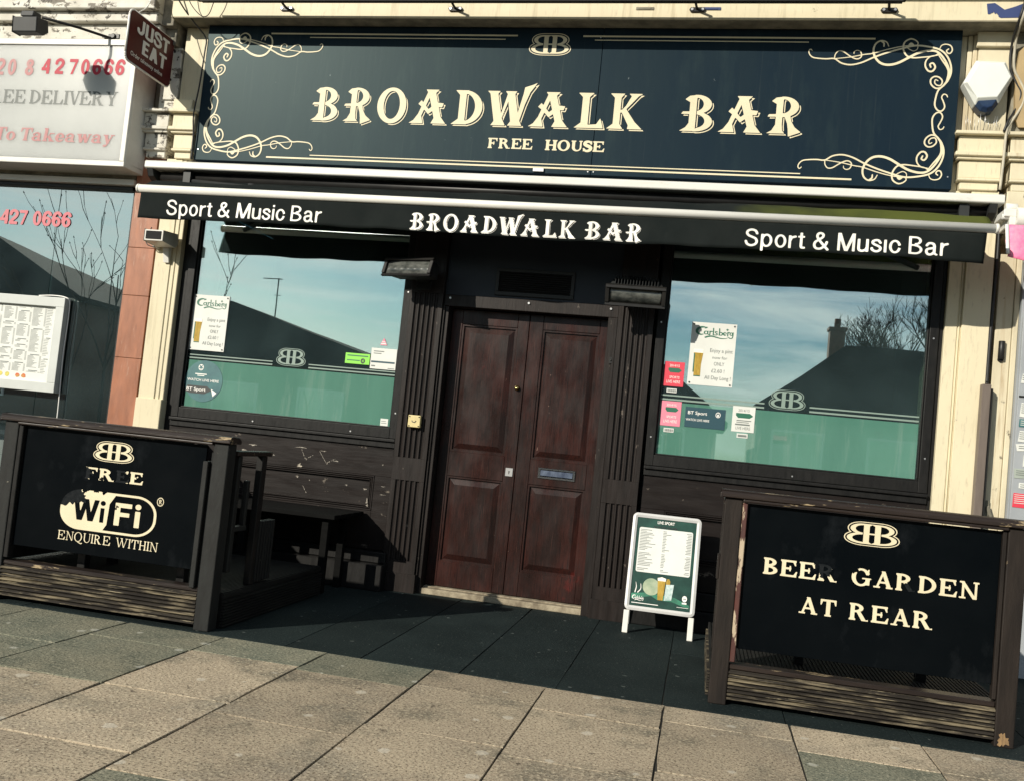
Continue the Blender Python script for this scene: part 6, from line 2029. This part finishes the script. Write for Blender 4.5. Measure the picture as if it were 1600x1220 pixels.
# wireless badge, drawn in a 2.1 x 1 box
pill = lambda g: (lambda X, Y: np.hypot(np.maximum(np.abs(X - 1.05) - 0.60, 0), np.maximum(np.abs(Y - 0.5) - 0.05, 0)) - (0.45 - g))
right_half = U(s_poly((1.32, 1.2), (3, 1.2), (3, -0.2), (0.72, -0.2), (0.95, 0.0), (1.05, 0.2), (1.07, 0.72), (1.16, 0.90)),)
dark = INT(pill(0.055), right_half)
wi = U(bar(0.36, 0.80, 0.48, 0.22, 0.13, 0.11), bar(0.65, 0.80, 0.52, 0.22, 0.11, 0.11), bar(0.65, 0.80, 0.79, 0.22, 0.11, 0.11), bar(0.92, 0.80, 0.82, 0.22, 0.13, 0.11)) if False else \
     U(bar(0.335, 0.78, 0.435, 0.24, 0.11, 0.10), bar(0.565, 0.78, 0.455, 0.24, 0.10, 0.10), bar(0.565, 0.78, 0.675, 0.24, 0.10, 0.10), bar(0.795, 0.78, 0.695, 0.24, 0.11, 0.10),
       s_rect(0.885, 0.975, 0.24, 0.60), s_ell(0.93, 0.72, 0.058, 0.062))
fi = U(s_rect(1.20, 1.315, 0.22, 0.78), s_rect(1.20, 1.56, 0.67, 0.78), s_rect(1.20, 1.52, 0.45, 0.55), s_rect(1.64, 1.75, 0.22, 0.62), s_ell(1.695, 0.73, 0.064, 0.068))
badge = U(SUB(pill(0.0), dark, wi), fi)
peel = [blob(0.18, 0.86, 0.27, 0.35, 1.5), blob(0.36, 0.80, 0.16, 0.4, 2.6), blob(0.50, 1.00, 0.07, 0.4, 1.0), blob(0.75, 1.01, 0.05, 0.5, 3.0), blob(0.92, 0.99, 0.05, 0.5, 0.4), blob(0.06, 0.66, 0.08, 0.4, 2.0),
        blob(1.24, 0.68, 0.03, 0.5, 2.0), blob(1.22, 0.62, 0.02, 0.5, 5.0)]
v.put(SUB(badge, *peel), -0.05, 2.2, -0.05, 1.1, 0.014, -3.484, 0.444, 0.598 / 2.1, 0.222)
vg.put(INT(pill(0.0), U(*peel[:2])), -0.05, 2.2, -0.05, 1.1, 0.02, -3.484, 0.444, 0.598 / 2.1, 0.222)
v.put(U(SUB(s_ell(0, 0, 1, 1), s_ell(0, 0, 0.80, 0.80)), s_rect(-0.34, -0.16, -0.5, 0.5), SUB(s_ell(-0.05, 0.24, 0.36, 0.27), s_ell(-0.1, 0.24, 0.2, 0.13)), bar(0.0, 0.05, 0.32, -0.5, 0.2, 0.2)),
      -1.1, 1.1, -1.1, 1.1, 0.06, -2.872, 0.650, 0.021, 0.024)
v.build('wireless_badge', M['gold'], board_l)
v = Vinyl(YL + 0.0235)
stE = dict(S=0.13, T=0.065, e=0.08, k=0.06)
serif_text(v, 'ENQUIRE WITHIN', -3.478, -2.856, 0.378, 0.050, 0.10, 0.55, 0.025, stE, None, tuple(range(7)))
v.build('board_lettering', M['gold'], board_l)
v = Vinyl(YL + 0.0235)
serif_text(v, 'ENQUIRE WITHIN', -3.478, -2.856, 0.378, 0.050, 0.10, 0.55, 0.025, stE, None, tuple(range(7, 14)))
v.build('board_lettering', M['gold'], board_l)
vg.build('peeled_lettering', M['ghost'], board_l)
# side return of the left barrier, running back towards the wall
mb = MB().box(-2.535, -2.480, -1.935, -1.52, 0.940, 0.968)
mb.build('side_rail', M['rail'], bl, 0.004)
MB().box(-2.530, -2.490, -1.90, -1.86, 0.30, 0.938).build('side_post', M['post_grey'], bl, 0.003)
MB().box(-2.530, -2.490, -1.62, -1.56, 0.198, 0.938).build('side_post', M['wood_black'], bl, 0.003)
MB().box(-2.525, -2.495, -1.76, -1.73, 0.55, 0.80).build('side_post', M['post_grey'], bl, 0.003)
MB().box(-2.53, -2.49, -1.86, -1.73, 0.52, 0.548).build('cross_piece', M['post_grey'], bl, 0.003)
mb = MB()
pr = [(-2.505, -1.60)]
for i in range(6):
    yy = -1.57 + i * 0.034
    mb.box(-2.52, -2.485, yy, yy + 0.024, 0.21, 0.56)
mb.box(-2.530, -2.521, -1.57, -1.37, 0.21, 0.56)
mb.build('slatted_end', M['post_grey'], bl, 0.002)

MB().box(-3.872, -3.850, YL + 0.095, -0.05, 0.21, 0.985).build('sun_block_panel', M['wood_black'], bl, 0.003)  # unseen panel, added to keep sun patches off the plinth
# --- right barrier
YR = -1.90
brr, board_r = barrier('pavement_barrier', 'dark timber barrier with a beer garden board, on the right', 0.124, 1.500, YR, 'r')
v = Vinyl(YR + 0.0235)
vg = Vinyl(YR + 0.0250)
emblem(v, 0.822, 0.852, 0.245, 0.096, 0.014)
v.build('emblem', M['gold'], board_r)
v = Vinyl(YR + 0.0235)
def flakeR(i):
    return {3: [blob(0.28, 0.86, 0.40, 0.2, 1), blob(0.35, 0.45, 0.27, 0.3, 2), blob(0.62, 0.62, 0.20, 0.2, 2)], 2: [blob(0.85, 0.98, 0.08, 0.4, 3)],
            5: [blob(0.06, 0.92, 0.26, 0.4, 2.2), blob(0.30, 1.02, 0.06, 0.4, 2.2)], 7: [blob(0.80, 0.20, 0.34, 0.1, 1), blob(0.55, 0.38, 0.10, 0.2, 0)]}.get(i, [])
stB = dict(S=0.22, T=0.12, e=0.065, k=0.095)
serif_text(v, 'BEER GARDEN', 0.333, 1.312, 0.652, 0.080, 0.09, 0.62, 0.02, stB, flakeR, (0, 1, 2))
v.build('board_lettering', M['gold'], board_r)
v = Vinyl(YR + 0.0235)
serif_text(v, 'BEER GARDEN', 0.333, 1.312, 0.652, 0.080, 0.09, 0.62, 0.02, stB, flakeR, (3,))
v.build('board_lettering', M['gold'], board_r)
v = Vinyl(YR + 0.0235)
serif_text(v, 'BEER GARDEN', 0.333, 1.312, 0.652, 0.080, 0.09, 0.62, 0.02, stB, flakeR, (5, 6, 7))
v.build('board_lettering', M['gold'], board_r)
v = Vinyl(YR + 0.0235)
serif_text(v, 'BEER GARDEN', 0.333, 1.312, 0.652, 0.080, 0.09, 0.62, 0.02, stB, flakeR, (8, 9, 10))
serif_text(vg, 'BEER GARDEN', 0.333, 1.312, 0.652, 0.080, 0.09, 0.62, 0.03, stB, None, (3,))
vg.build('peeled_lettering', M['ghost'], board_r)
vg = Vinyl(YR + 0.0250)
serif_text(vg, 'BEER GARDEN', 0.333, 1.312, 0.652, 0.080, 0.09, 0.62, 0.03, stB, None, (7,))
v.build('board_lettering', M['gold'], board_r)
v = Vinyl(YR + 0.0235)
serif_text(v, 'AT REAR', 0.513, 1.126, 0.486, 0.080, 0.09, 0.62, 0.02, stB, None, (0, 1))
v.build('board_lettering', M['gold'], board_r)
v = Vinyl(YR + 0.0235)
serif_text(v, 'AT REAR', 0.513, 1.126, 0.486, 0.080, 0.09, 0.62, 0.02, stB, None, (3, 4, 5, 6))
v.build('board_lettering', M['gold'], board_r)
vg.build('peeled_lettering', M['ghost'], board_r)
mb = MB().box(0.128, 0.17, YR + 0.095, -1.35, 0.955, 0.985)
mb.build('side_rail', M['rail'], brr, 0.004)
MB().box(0.130, 0.168, -1.42, -1.36, 0.17, 0.953).build('side_post', M['post'], brr, 0.003)
MB().box(0.112, 0.124, YR + 0.002, YR + 0.085, 0.60, 0.72).build('bracket_block', M['post'], brr, 0.003)

vv = Vinyl(YR - 0.0012)
vv.put(blob(0, 0, 0.8, 0.45, 2.3), -1.3, 1.3, -1.3, 1.3, 0.1, 1.452, 0.034, 0.028, 0.034)
vv.build('bare_wood_patch', mat('bare_wood', (0.32, 0.20, 0.09), 0.7, (0.16, 0.10, 0.05), 14, (4, 1, 1)), brr)
# platforms behind the barriers
def deck(name, label, x0, x1, y0, y1, zt):
    t = thing(name, label, 'deck', ((x0 + x1) / 2, (y0 + y1) / 2, 0.0))
    mb = MB()
    n = int((x1 - x0) / 0.0205)
    for i in range(n):
        x = x0 + i * (x1 - x0) / n
        mb.box(x, x + 0.0125, y0, y1, zt - 0.006, zt)
    mb.box(x0, x1, y0 + 0.001, y1 - 0.001, zt - 0.03, zt - 0.0062)
    mb.build('ribbed_boards', M['deck_dark'], t)
    mb = MB()
    for xs in (x0 - 0.012, x1 - 0.008):
        for i in range(9):
            z = 0.012 + i * (zt - 0.05) / 9
            mb.box(xs, xs + 0.02, y0, y1, z, z + (zt - 0.05) / 9 * 0.68)
    mb.box(x0 + 0.01, x1 - 0.01, y0 + 0.01, y1 - 0.01, 0.0, zt - 0.031)
    mb.build('ribbed_sides', M['deck_dark'] if 'left' in label else M['deck'], t)
    return t
deck('raised_deck', 'low ribbed timber deck behind the left barrier', -3.90, -2.478, YL + 0.105, -0.60, 0.195)
deck('raised_deck', 'low ribbed timber deck behind the right barrier', 0.122, 1.50, YR + 0.105, -0.55, 0.165)
# wall bench in the left enclosure
bn = thing('wall_bench', 'black bench against the wall under the left window', 'bench', (-3.15, -0.4, 0.0))
mb = MB()
for i in range(5):
    mb.box(-3.86, -2.42, -0.60 + i * 0.113, -0.60 + i * 0.113 + 0.105, 0.515, 0.545)
mb.build('seat', M['bench_black'], bn, 0.003)
for x in (-3.83, -3.15, -2.53):
    MB().box(x, x + 0.05, -0.55, -0.50, 0.0 if x > -3 else 0.197, 0.513).build('leg', M['bench_black'], bn, 0.003)
    MB().box(x, x + 0.05, -0.24, -0.19, 0.0, 0.513).build('leg', M['bench_black'], bn, 0.003)
# tables inside the enclosures
def table(name, label, x0, x1, y0, y1, zf, zt):
    t = thing(name, label, 'table', ((x0 + x1) / 2, (y0 + y1) / 2, zf))
    mb = MB()
    n = 5
    w = (y1 - y0) / n
    for i in range(n):
        mb.box(x0, x1, y0 + i * w, y0 + (i + 0.93) * w, zt - 0.03, zt)
    mb.build('tabletop', M['wood_black'], t, 0.003)
    for x in (x0 + 0.05, x1 - 0.10):
        for y in (y0 + 0.05, y1 - 0.10):
            MB().box(x, x + 0.05, y, y + 0.05, zf, zt - 0.031).build('leg', M['wood_black'], t, 0.003)
    return t
table('pub_table', 'low dark wooden table whose legs show under the left barrier board', -3.50, -2.72, -1.90, -1.48, 0.195, 0.60)
table('pub_table', 'dark wooden table whose legs show under the right barrier board', 0.50, 1.25, -1.55, -0.9, 0.165, 0.84)

# ================================================================== A-board
ab = thing('a_board', 'white framed A-board with a live sport list, in front of the right pilaster', 'A-board', (-0.195, -0.405, 0.0), (0, 0, R(1.5)))
LA = math.atan2(0.20, 0.78)
ca, sa = math.cos(LA), math.sin(LA)
def ta(u, v, k):                       # board plane (u across, v up the slope, k out towards the street)
    return (u, v * sa - k * ca, v * ca + k * sa)
def abox(mb, u0, u1, v0, v1, k0, k1):
    vs = [ta(u0, v0, k1), ta(u1, v0, k1), ta(u1, v0, k0), ta(u0, v0, k0), ta(u0, v1, k1), ta(u1, v1, k1), ta(u1, v1, k0), ta(u0, v1, k0)]
    return mb.add(vs, [(0, 3, 2, 1), (4, 5, 6, 7), (0, 1, 5, 4), (1, 2, 6, 5), (2, 3, 7, 6), (3, 0, 4, 7)])
hw, v0, v1, fw = 0.228, 0.150, 0.800, 0.030
def frame_ring(mb, o, i, k0, kt):
    """moulded frame: outer loop, crest loop, inner loop"""
    mid = [((a[0] + b[0]) / 2, (a[1] + b[1]) / 2) for a, b in zip(o, i)]
    n = len(o)
    vs = [ta(*p, k0) for p in o] + [ta(*p, k0 + kt * 0.7) for p in o] + [ta(*p, k0 + kt) for p in mid] + [ta(*p, k0 + kt * 0.6) for p in i] + [ta(*p, k0) for p in i]
    fs = []
    for l_ in range(4):
        for a in range(n):
            b = (a + 1) % n
            fs.append((l_ * n + a, l_ * n + b, (l_ + 1) * n + b, (l_ + 1) * n + a))
    mb.add(vs, fs, False)
po = rrect(-hw, hw, v0, v1, 0.032, 6)
pi_ = rrect(-hw + fw, hw - fw, v0 + fw, v1 - fw, 0.004, 6)
mb = MB()
frame_ring(mb, po, pi_, 0.0, 0.018)
mb.build('frame', M['frame_white'], ab, local=True)
mb = MB()
pb_ = rrect(-hw + 0.002, hw - 0.002, v0 + 0.002, v1 - 0.002, 0.03, 6)
mb.add([ta(*p, 0.001) for p in pb_] + [ta(*p, -0.012) for p in pb_], [tuple(range(len(pb_))), tuple(range(len(pb_), 2 * len(pb_)))[::-1]] + [(i, (i + 1) % len(pb_), len(pb_) + (i + 1) % len(pb_), len(pb_) + i) for i in range(len(pb_))])
mb.build('back_panel', M['dark_grey'], ab, local=True)
mb = MB()
pts = rrect(-hw + fw * 0.9, hw - fw * 0.9, v0 + fw * 0.9, v1 - fw * 0.9, 0.004, 3)
mb.add([ta(*p, 0.006) for p in pts], [tuple(range(len(pts)))])
ps = mb.build('poster', M['poster_green'], ab, local=True)
tq = lambda dk: (lambda u, v, k: ta(u, v, 0.006 + dk + k))
lv = Vinyl(to3d=tq(0.0012))
lp = rrect(-0.178, 0.178, 0.405, 0.705, 0.012, 3)
mb = MB().add([ta(*p, 0.0072) for p in lp], [tuple(range(len(lp)))])
sheet = mb.build('list_sheet', M['paper'], ps, local=True)
rr = random.Random(9)
v = Vinyl(to3d=tq(0.0020))
z = 0.690
for k in range(27):
    if k in (14, 24):
        z -= 0.010
        continue
    for u0, u1 in ((-0.170, -0.170 + rr.uniform(0.04, 0.115)), (-0.018, -0.018 + rr.uniform(0.018, 0.028) + (0.03 if rr.random() < 0.12 else 0)), (0.172 - rr.uniform(0.025, 0.036), 0.172)):
        v.rect(u0, u1, z - 0.0023, z + 0.0018)
    z -= 0.0104
v.build('list_print', M['grey_ink'], ps, local=True)
plain_text('LIVE SPORT', M['sign_white'], ps, -0.062, 0.052, 0.737, 0.757, 0, 'poster_heading', 0.018, 0, tq(0.002), True)
plain_text('ON SKY & BT THIS APRIL', M['ink'], ps, -0.085, 0.072, 0.709, 0.722, 0, 'poster_heading', 0.008, 0, tq(0.003), True)
def flat(name, m, pts, dk):
    mb = MB().add([ta(*p, 0.006 + dk) for p in pts], [tuple(range(len(pts)))])
    return mb.build(name, m, ps, local=True)
flat('ball', mat('ball_print', (0.42, 0.46, 0.32), 0.6, (0.20, 0.28, 0.18), 9), [(-0.065 + 0.056 * math.cos(a), 0.315 + 0.056 * math.sin(a)) for a in [k * math.pi / 12 for k in range(24)]], 0.0012)
flat('beer_glass', M['beer'], [(-0.018, 0.235), (0.016, 0.235), (0.026, 0.360), (-0.026, 0.360)], 0.0018)
flat('foam', M['foam'], [(-0.026, 0.360), (0.026, 0.360), (0.028, 0.378), (0.0, 0.386), (-0.028, 0.378)], 0.0018)
flat('beer_bottle', M['beer'], [(0.030, 0.30), (0.056, 0.30), (0.056, 0.362), (0.048, 0.378), (0.036, 0.378), (0.030, 0.362)], 0.0012)
flat('tumbler', mat('tumbler_print', (0.62, 0.70, 0.68), 0.4, (0.30, 0.42, 0.40), 30), [(0.024, 0.235), (0.072, 0.242), (0.082, 0.345), (0.030, 0.340)], 0.0022)
flat('light_streak', mat('streak_print', (0.03, 0.22, 0.13), 0.5, (0.01, 0.10, 0.06), 12), [(-0.19, 0.225), (-0.06, 0.255), (-0.02, 0.235), (0.08, 0.232), (0.19, 0.20), (0.19, 0.222), (0.09, 0.262), (-0.09, 0.275), (-0.19, 0.26)], 0.0008)
v = Vinyl(to3d=tq(0.0016))
v.put(s_line(catmull([(0, 0), (0.1, 0.7), (0.0, 1.3)]), 0.06, 0.02), -0.2, 0.4, -0.1, 1.5, 0.04, -0.168, 0.27, 0.06, 0.05)
v.put(s_line(catmull([(0, 0), (0.3, 0.5), (0.25, 1.2)]), 0.06, 0.02), -0.2, 0.6, -0.1, 1.5, 0.04, -0.150, 0.27, 0.06, 0.05)
v.put(SUB(s_ell(0, 0, 1, 1), s_rect(-0.6, 0.6, -0.12, 0.12)), -1.1, 1.1, -1.1, 1.1, 0.08, 0.157, 0.262, 0.016, 0.02)
v.rect(0.142, 0.172, 0.228, 0.238)
v.rect(-0.185, -0.01, 0.1985, 0.203)
v.rect(0.11, 0.185, 0.203, 0.2055)
brand_word(v, -0.183, 0.225, 0.075, 0.022)
v.build('poster_marks', M['sign_white'], ps, local=True)
for s in (-1, 1):
    mb = MB()
    x = s * (hw - 0.018)
    abox(mb, x - 0.018, x + 0.018, 0.0, v0 - 0.002, -0.010, 0.008)
    mb.build('front_leg', M['white_metal'], ab, 0.003, local=True)
    mb = MB()
    a = [(x - 0.012, 0.205, 0.76), (x + 0.012, 0.205, 0.76), (x + 0.012, 0.228, 0.76), (x - 0.012, 0.228, 0.76)]
    b = [(x - 0.012, 0.335, 0.0), (x + 0.012, 0.335, 0.0), (x + 0.012, 0.358, 0.0), (x - 0.012, 0.358, 0.0)]
    mb.add(a + b, [(0, 1, 2, 3), (7, 6, 5, 4), (0, 4, 5, 1), (1, 5, 6, 2), (2, 6, 7, 3), (3, 7, 4, 0)])
    mb.build('rear_leg', M['alu'], ab, 0.002, local=True)

# ================================================================== across the street (seen in the windows)
YH = -22.0
brick = mat('house_brick', (0.16, 0.10, 0.075), 0.85, (0.11, 0.075, 0.06), 9, bump=0.003)
rendr = mat('house_render', (0.36, 0.34, 0.30), 0.85, (0.29, 0.27, 0.24), 2)
tile = mat('roof_tile', (0.034, 0.036, 0.038), 0.9, (0.020, 0.022, 0.024), 4, (1, 5, 5), 0.01, 8, spec=0.03)
pane = glass_mat('house_pane', 0.25, (0.05, 0.06, 0.06))
def house(name, label, x0, x1, eave, ridge, hips, wallm, depth=8.0, yf=YH, wins=(), chims=()):
    t = thing(name, label, 'house', ((x0 + x1) / 2, yf - depth / 2, 0.0))
    MB().box(x0 + 0.3, x1 - 0.3, yf - depth, yf, 0.0, eave).build('wall', wallm, t)
    e = 0.25
    rx0, rx1 = x0 + hips[0], x1 - hips[1]
    ym = yf - depth / 2
    vs = [(x0, yf + e, eave), (x1, yf + e, eave), (x1, yf - depth - e, eave), (x0, yf - depth - e, eave), (rx0, ym, ridge), (rx1, ym, ridge)]
    lo = [(a, b, c - 0.15) for a, b, c in vs[:4]]
    mb = MB().add(vs + lo, [(0, 1, 5, 4), (1, 2, 5), (2, 3, 4, 5), (3, 0, 4), (9, 8, 7, 6), (0, 6, 7, 1), (1, 7, 8, 2), (2, 8, 9, 3), (3, 9, 6, 0)])
    rf = mb.build('roof', tile, t)
    for cx, cw, cz, cy in chims:
        m2 = MB().box(cx - cw / 2, cx + cw / 2, cy - 0.4, cy + 0.1, eave, cz).box(cx - cw / 2 - 0.05, cx + cw / 2 + 0.05, cy - 0.45, cy + 0.15, cz, cz + 0.1)
        m2.disc((cx, cy - 0.15, cz + 0.25), 'z', 0.1, 0.32, 10)
        m2.build('chimney', brick, rf)
    for wx, wz, ww, wh in wins:
        m2 = MB()
        f_ = 0.07
        m2.box(wx, wx + ww, yf, yf + 0.06, wz, wz + f_).box(wx, wx + ww, yf, yf + 0.06, wz + wh - f_, wz + wh).box(wx, wx + f_, yf, yf + 0.06, wz + f_, wz + wh - f_).box(wx + ww - f_, wx + ww, yf, yf + 0.06, wz + f_, wz + wh - f_)
        m2.box(wx + ww / 2 - 0.03, wx + ww / 2 + 0.03, yf, yf + 0.05, wz + f_, wz + wh - f_)
        fr = m2.build('window', M['sign_white'], t)
        MB().box(wx + f_, wx + ww - f_, yf + 0.001, yf + 0.02, wz + f_, wz + wh - f_).build('pane', pane, fr)
    return t
house('street_house', 'dark hipped bungalow with a tall chimney mirrored in the right pub window', 1.15, 10.0, 2.80, 5.3, (3.1, 3.0), rendr, 6.0, YH, ((1.9, 1.1, 1.5, 1.2), (4.6, 1.0, 1.8, 1.3)), ((3.95, 0.46, 5.75, YH - 3.0),))
house('street_house', 'dark bungalow mirrored at the left edge of the right pub window', -8.6, 0.62, 2.35, 5.1, (3.0, 3.3), rendr, 6.0, YH, ((-1.9, 0.9, 1.3, 1.2), (-4.6, 0.9, 1.6, 1.2)))
house('street_building', 'long low dark roof mirrored in the left pub window', -18.6, -9.2, 3.0, 5.15, (0.8, 7.9), brick, 5.0, YH + 0.5, ((-16.0, 1.0, 1.6, 1.2), (-13.0, 1.0, 1.6, 1.2)))
house('street_house', 'dark steep-roofed house mirrored in the takeaway window', -36.0, -21.6, 4.65, 7.5, (5.5, 7.6), brick, 8.0, YH, ((-26.0, 1.0, 1.6, 1.3), (-29.5, 1.0, 1.6, 1.3)))
an = thing('tv_aerial', 'thin TV aerial on the low roof mirrored in the left pub window', 'aerial', (-15.5, YH - 2.2, 5.0))
MB().tube([(-15.5, YH - 2.2, 4.0), (-15.5, YH - 2.2, 6.15)], 0.025, 6).build('mast', M['black_metal'], an)
MB().tube([(-16.1, YH - 2.2, 6.12), (-15.35, YH - 2.2, 6.12)], 0.018, 6).tube([(-15.85, YH - 2.3, 6.12), (-15.85, YH - 2.1, 6.12)], 0.012, 6).tube([(-15.62, YH - 2.2, 5.5), (-15.36, YH - 2.2, 5.5)], 0.012, 6).build('antenna', M['black_metal'], an)

def tree(name, label, x, y, h, trunk_h, spread, depth, seed, r0=0.09, twig=0.006, kids=(3, 4)):
    rg = random.Random(seed)
    t = thing(name, label, 'tree', (x, y, 0.0), group=None)
    bark = M['bark']
    MB().tube([(x, y, -0.05), (x + 0.03, y, trunk_h * 0.5), (x, y, trunk_h)], [r0, r0 * 0.85, r0 * 0.75], 8).build('trunk', bark, t)
    mb = MB()
    def grow(p, d, ln, r_, lv):
        q = [p]
        dd = d.copy()
        for k in range(3):
            dd = (dd + Vector((rg.uniform(-1, 1), rg.uniform(-1, 1), rg.uniform(-0.4, 0.8))) * 0.16).normalized()
            q.append(q[-1] + dd * ln / 3)
        mb.tube(q, [r_, r_ * 0.85, r_ * 0.7, r_ * 0.55], 5 if r_ > 0.015 else 4, False)
        if lv == 0:
            if spread < 0.5:                       # fat buds on the saplings
                mb.tube([q[-1], q[-1] + dd * 0.05], [0.018, 0.004], 5)
            return
        for k in range(rg.randint(*kids)):
            a = Vector((rg.uniform(-1, 1), rg.uniform(-1, 1), rg.uniform(-0.15, 0.7)))
            nd = (dd * (1.0) + a * spread * 1.2).normalized()
            grow(q[rg.choice((1, 2, 3, 3))], nd, ln * rg.uniform(0.55, 0.78), max(twig, r_ * 0.55), lv - 1)
    for k in range(rg.randint(3, 4)):
        a = 2 * math.pi * k / 3.5 + rg.uniform(0, 1)
        grow(Vector((x, y, trunk_h * rg.uniform(0.7, 1.0))), Vector((math.cos(a) * spread, math.sin(a) * spread, 1.0)).normalized(), (h - trunk_h) * 0.42, r0 * 0.55, depth)
    mb.build('crown', bark, t)
    return t
M['bark'] = mat('bark', (0.020, 0.018, 0.016), 0.9, (0.02, 0.017, 0.014), 10)
tree('bare_tree', 'large bare twiggy tree behind the chimney, mirrored in the right pub window', 7.6, YH - 9.0, 8.3, 2.6, 0.62, 5, 3, 0.18, 0.009)
tree('bare_tree', 'tall bare tree at the right edge of the right pub window reflection', 9.4, YH - 8.0, 9.6, 2.8, 0.58, 5, 8, 0.20, 0.009)
tree('bare_tree', 'smaller bare tree just right of the chimney in the right pub window reflection', 6.3, YH - 9.5, 6.9, 2.4, 0.6, 5, 21, 0.13, 0.009)
tree('sapling', 'budding sapling mirrored at the edge of the takeaway window', -15.2, -14.6, 7.6, 2.4, 0.36, 3, 5, 0.045, 0.010, (2, 2))
tree('sapling', 'thin young tree mirrored between the takeaway roofline and the terracotta pier', -15.9, -14.2, 5.6, 1.8, 0.40, 3, 14, 0.035, 0.010, (2, 2))
tree('sapling', 'budding twigs mirrored in the top left corner of the left pub window', -13.05, -15.2, 6.2, 2.4, 0.48, 3, 31, 0.04, 0.010, (2, 3))
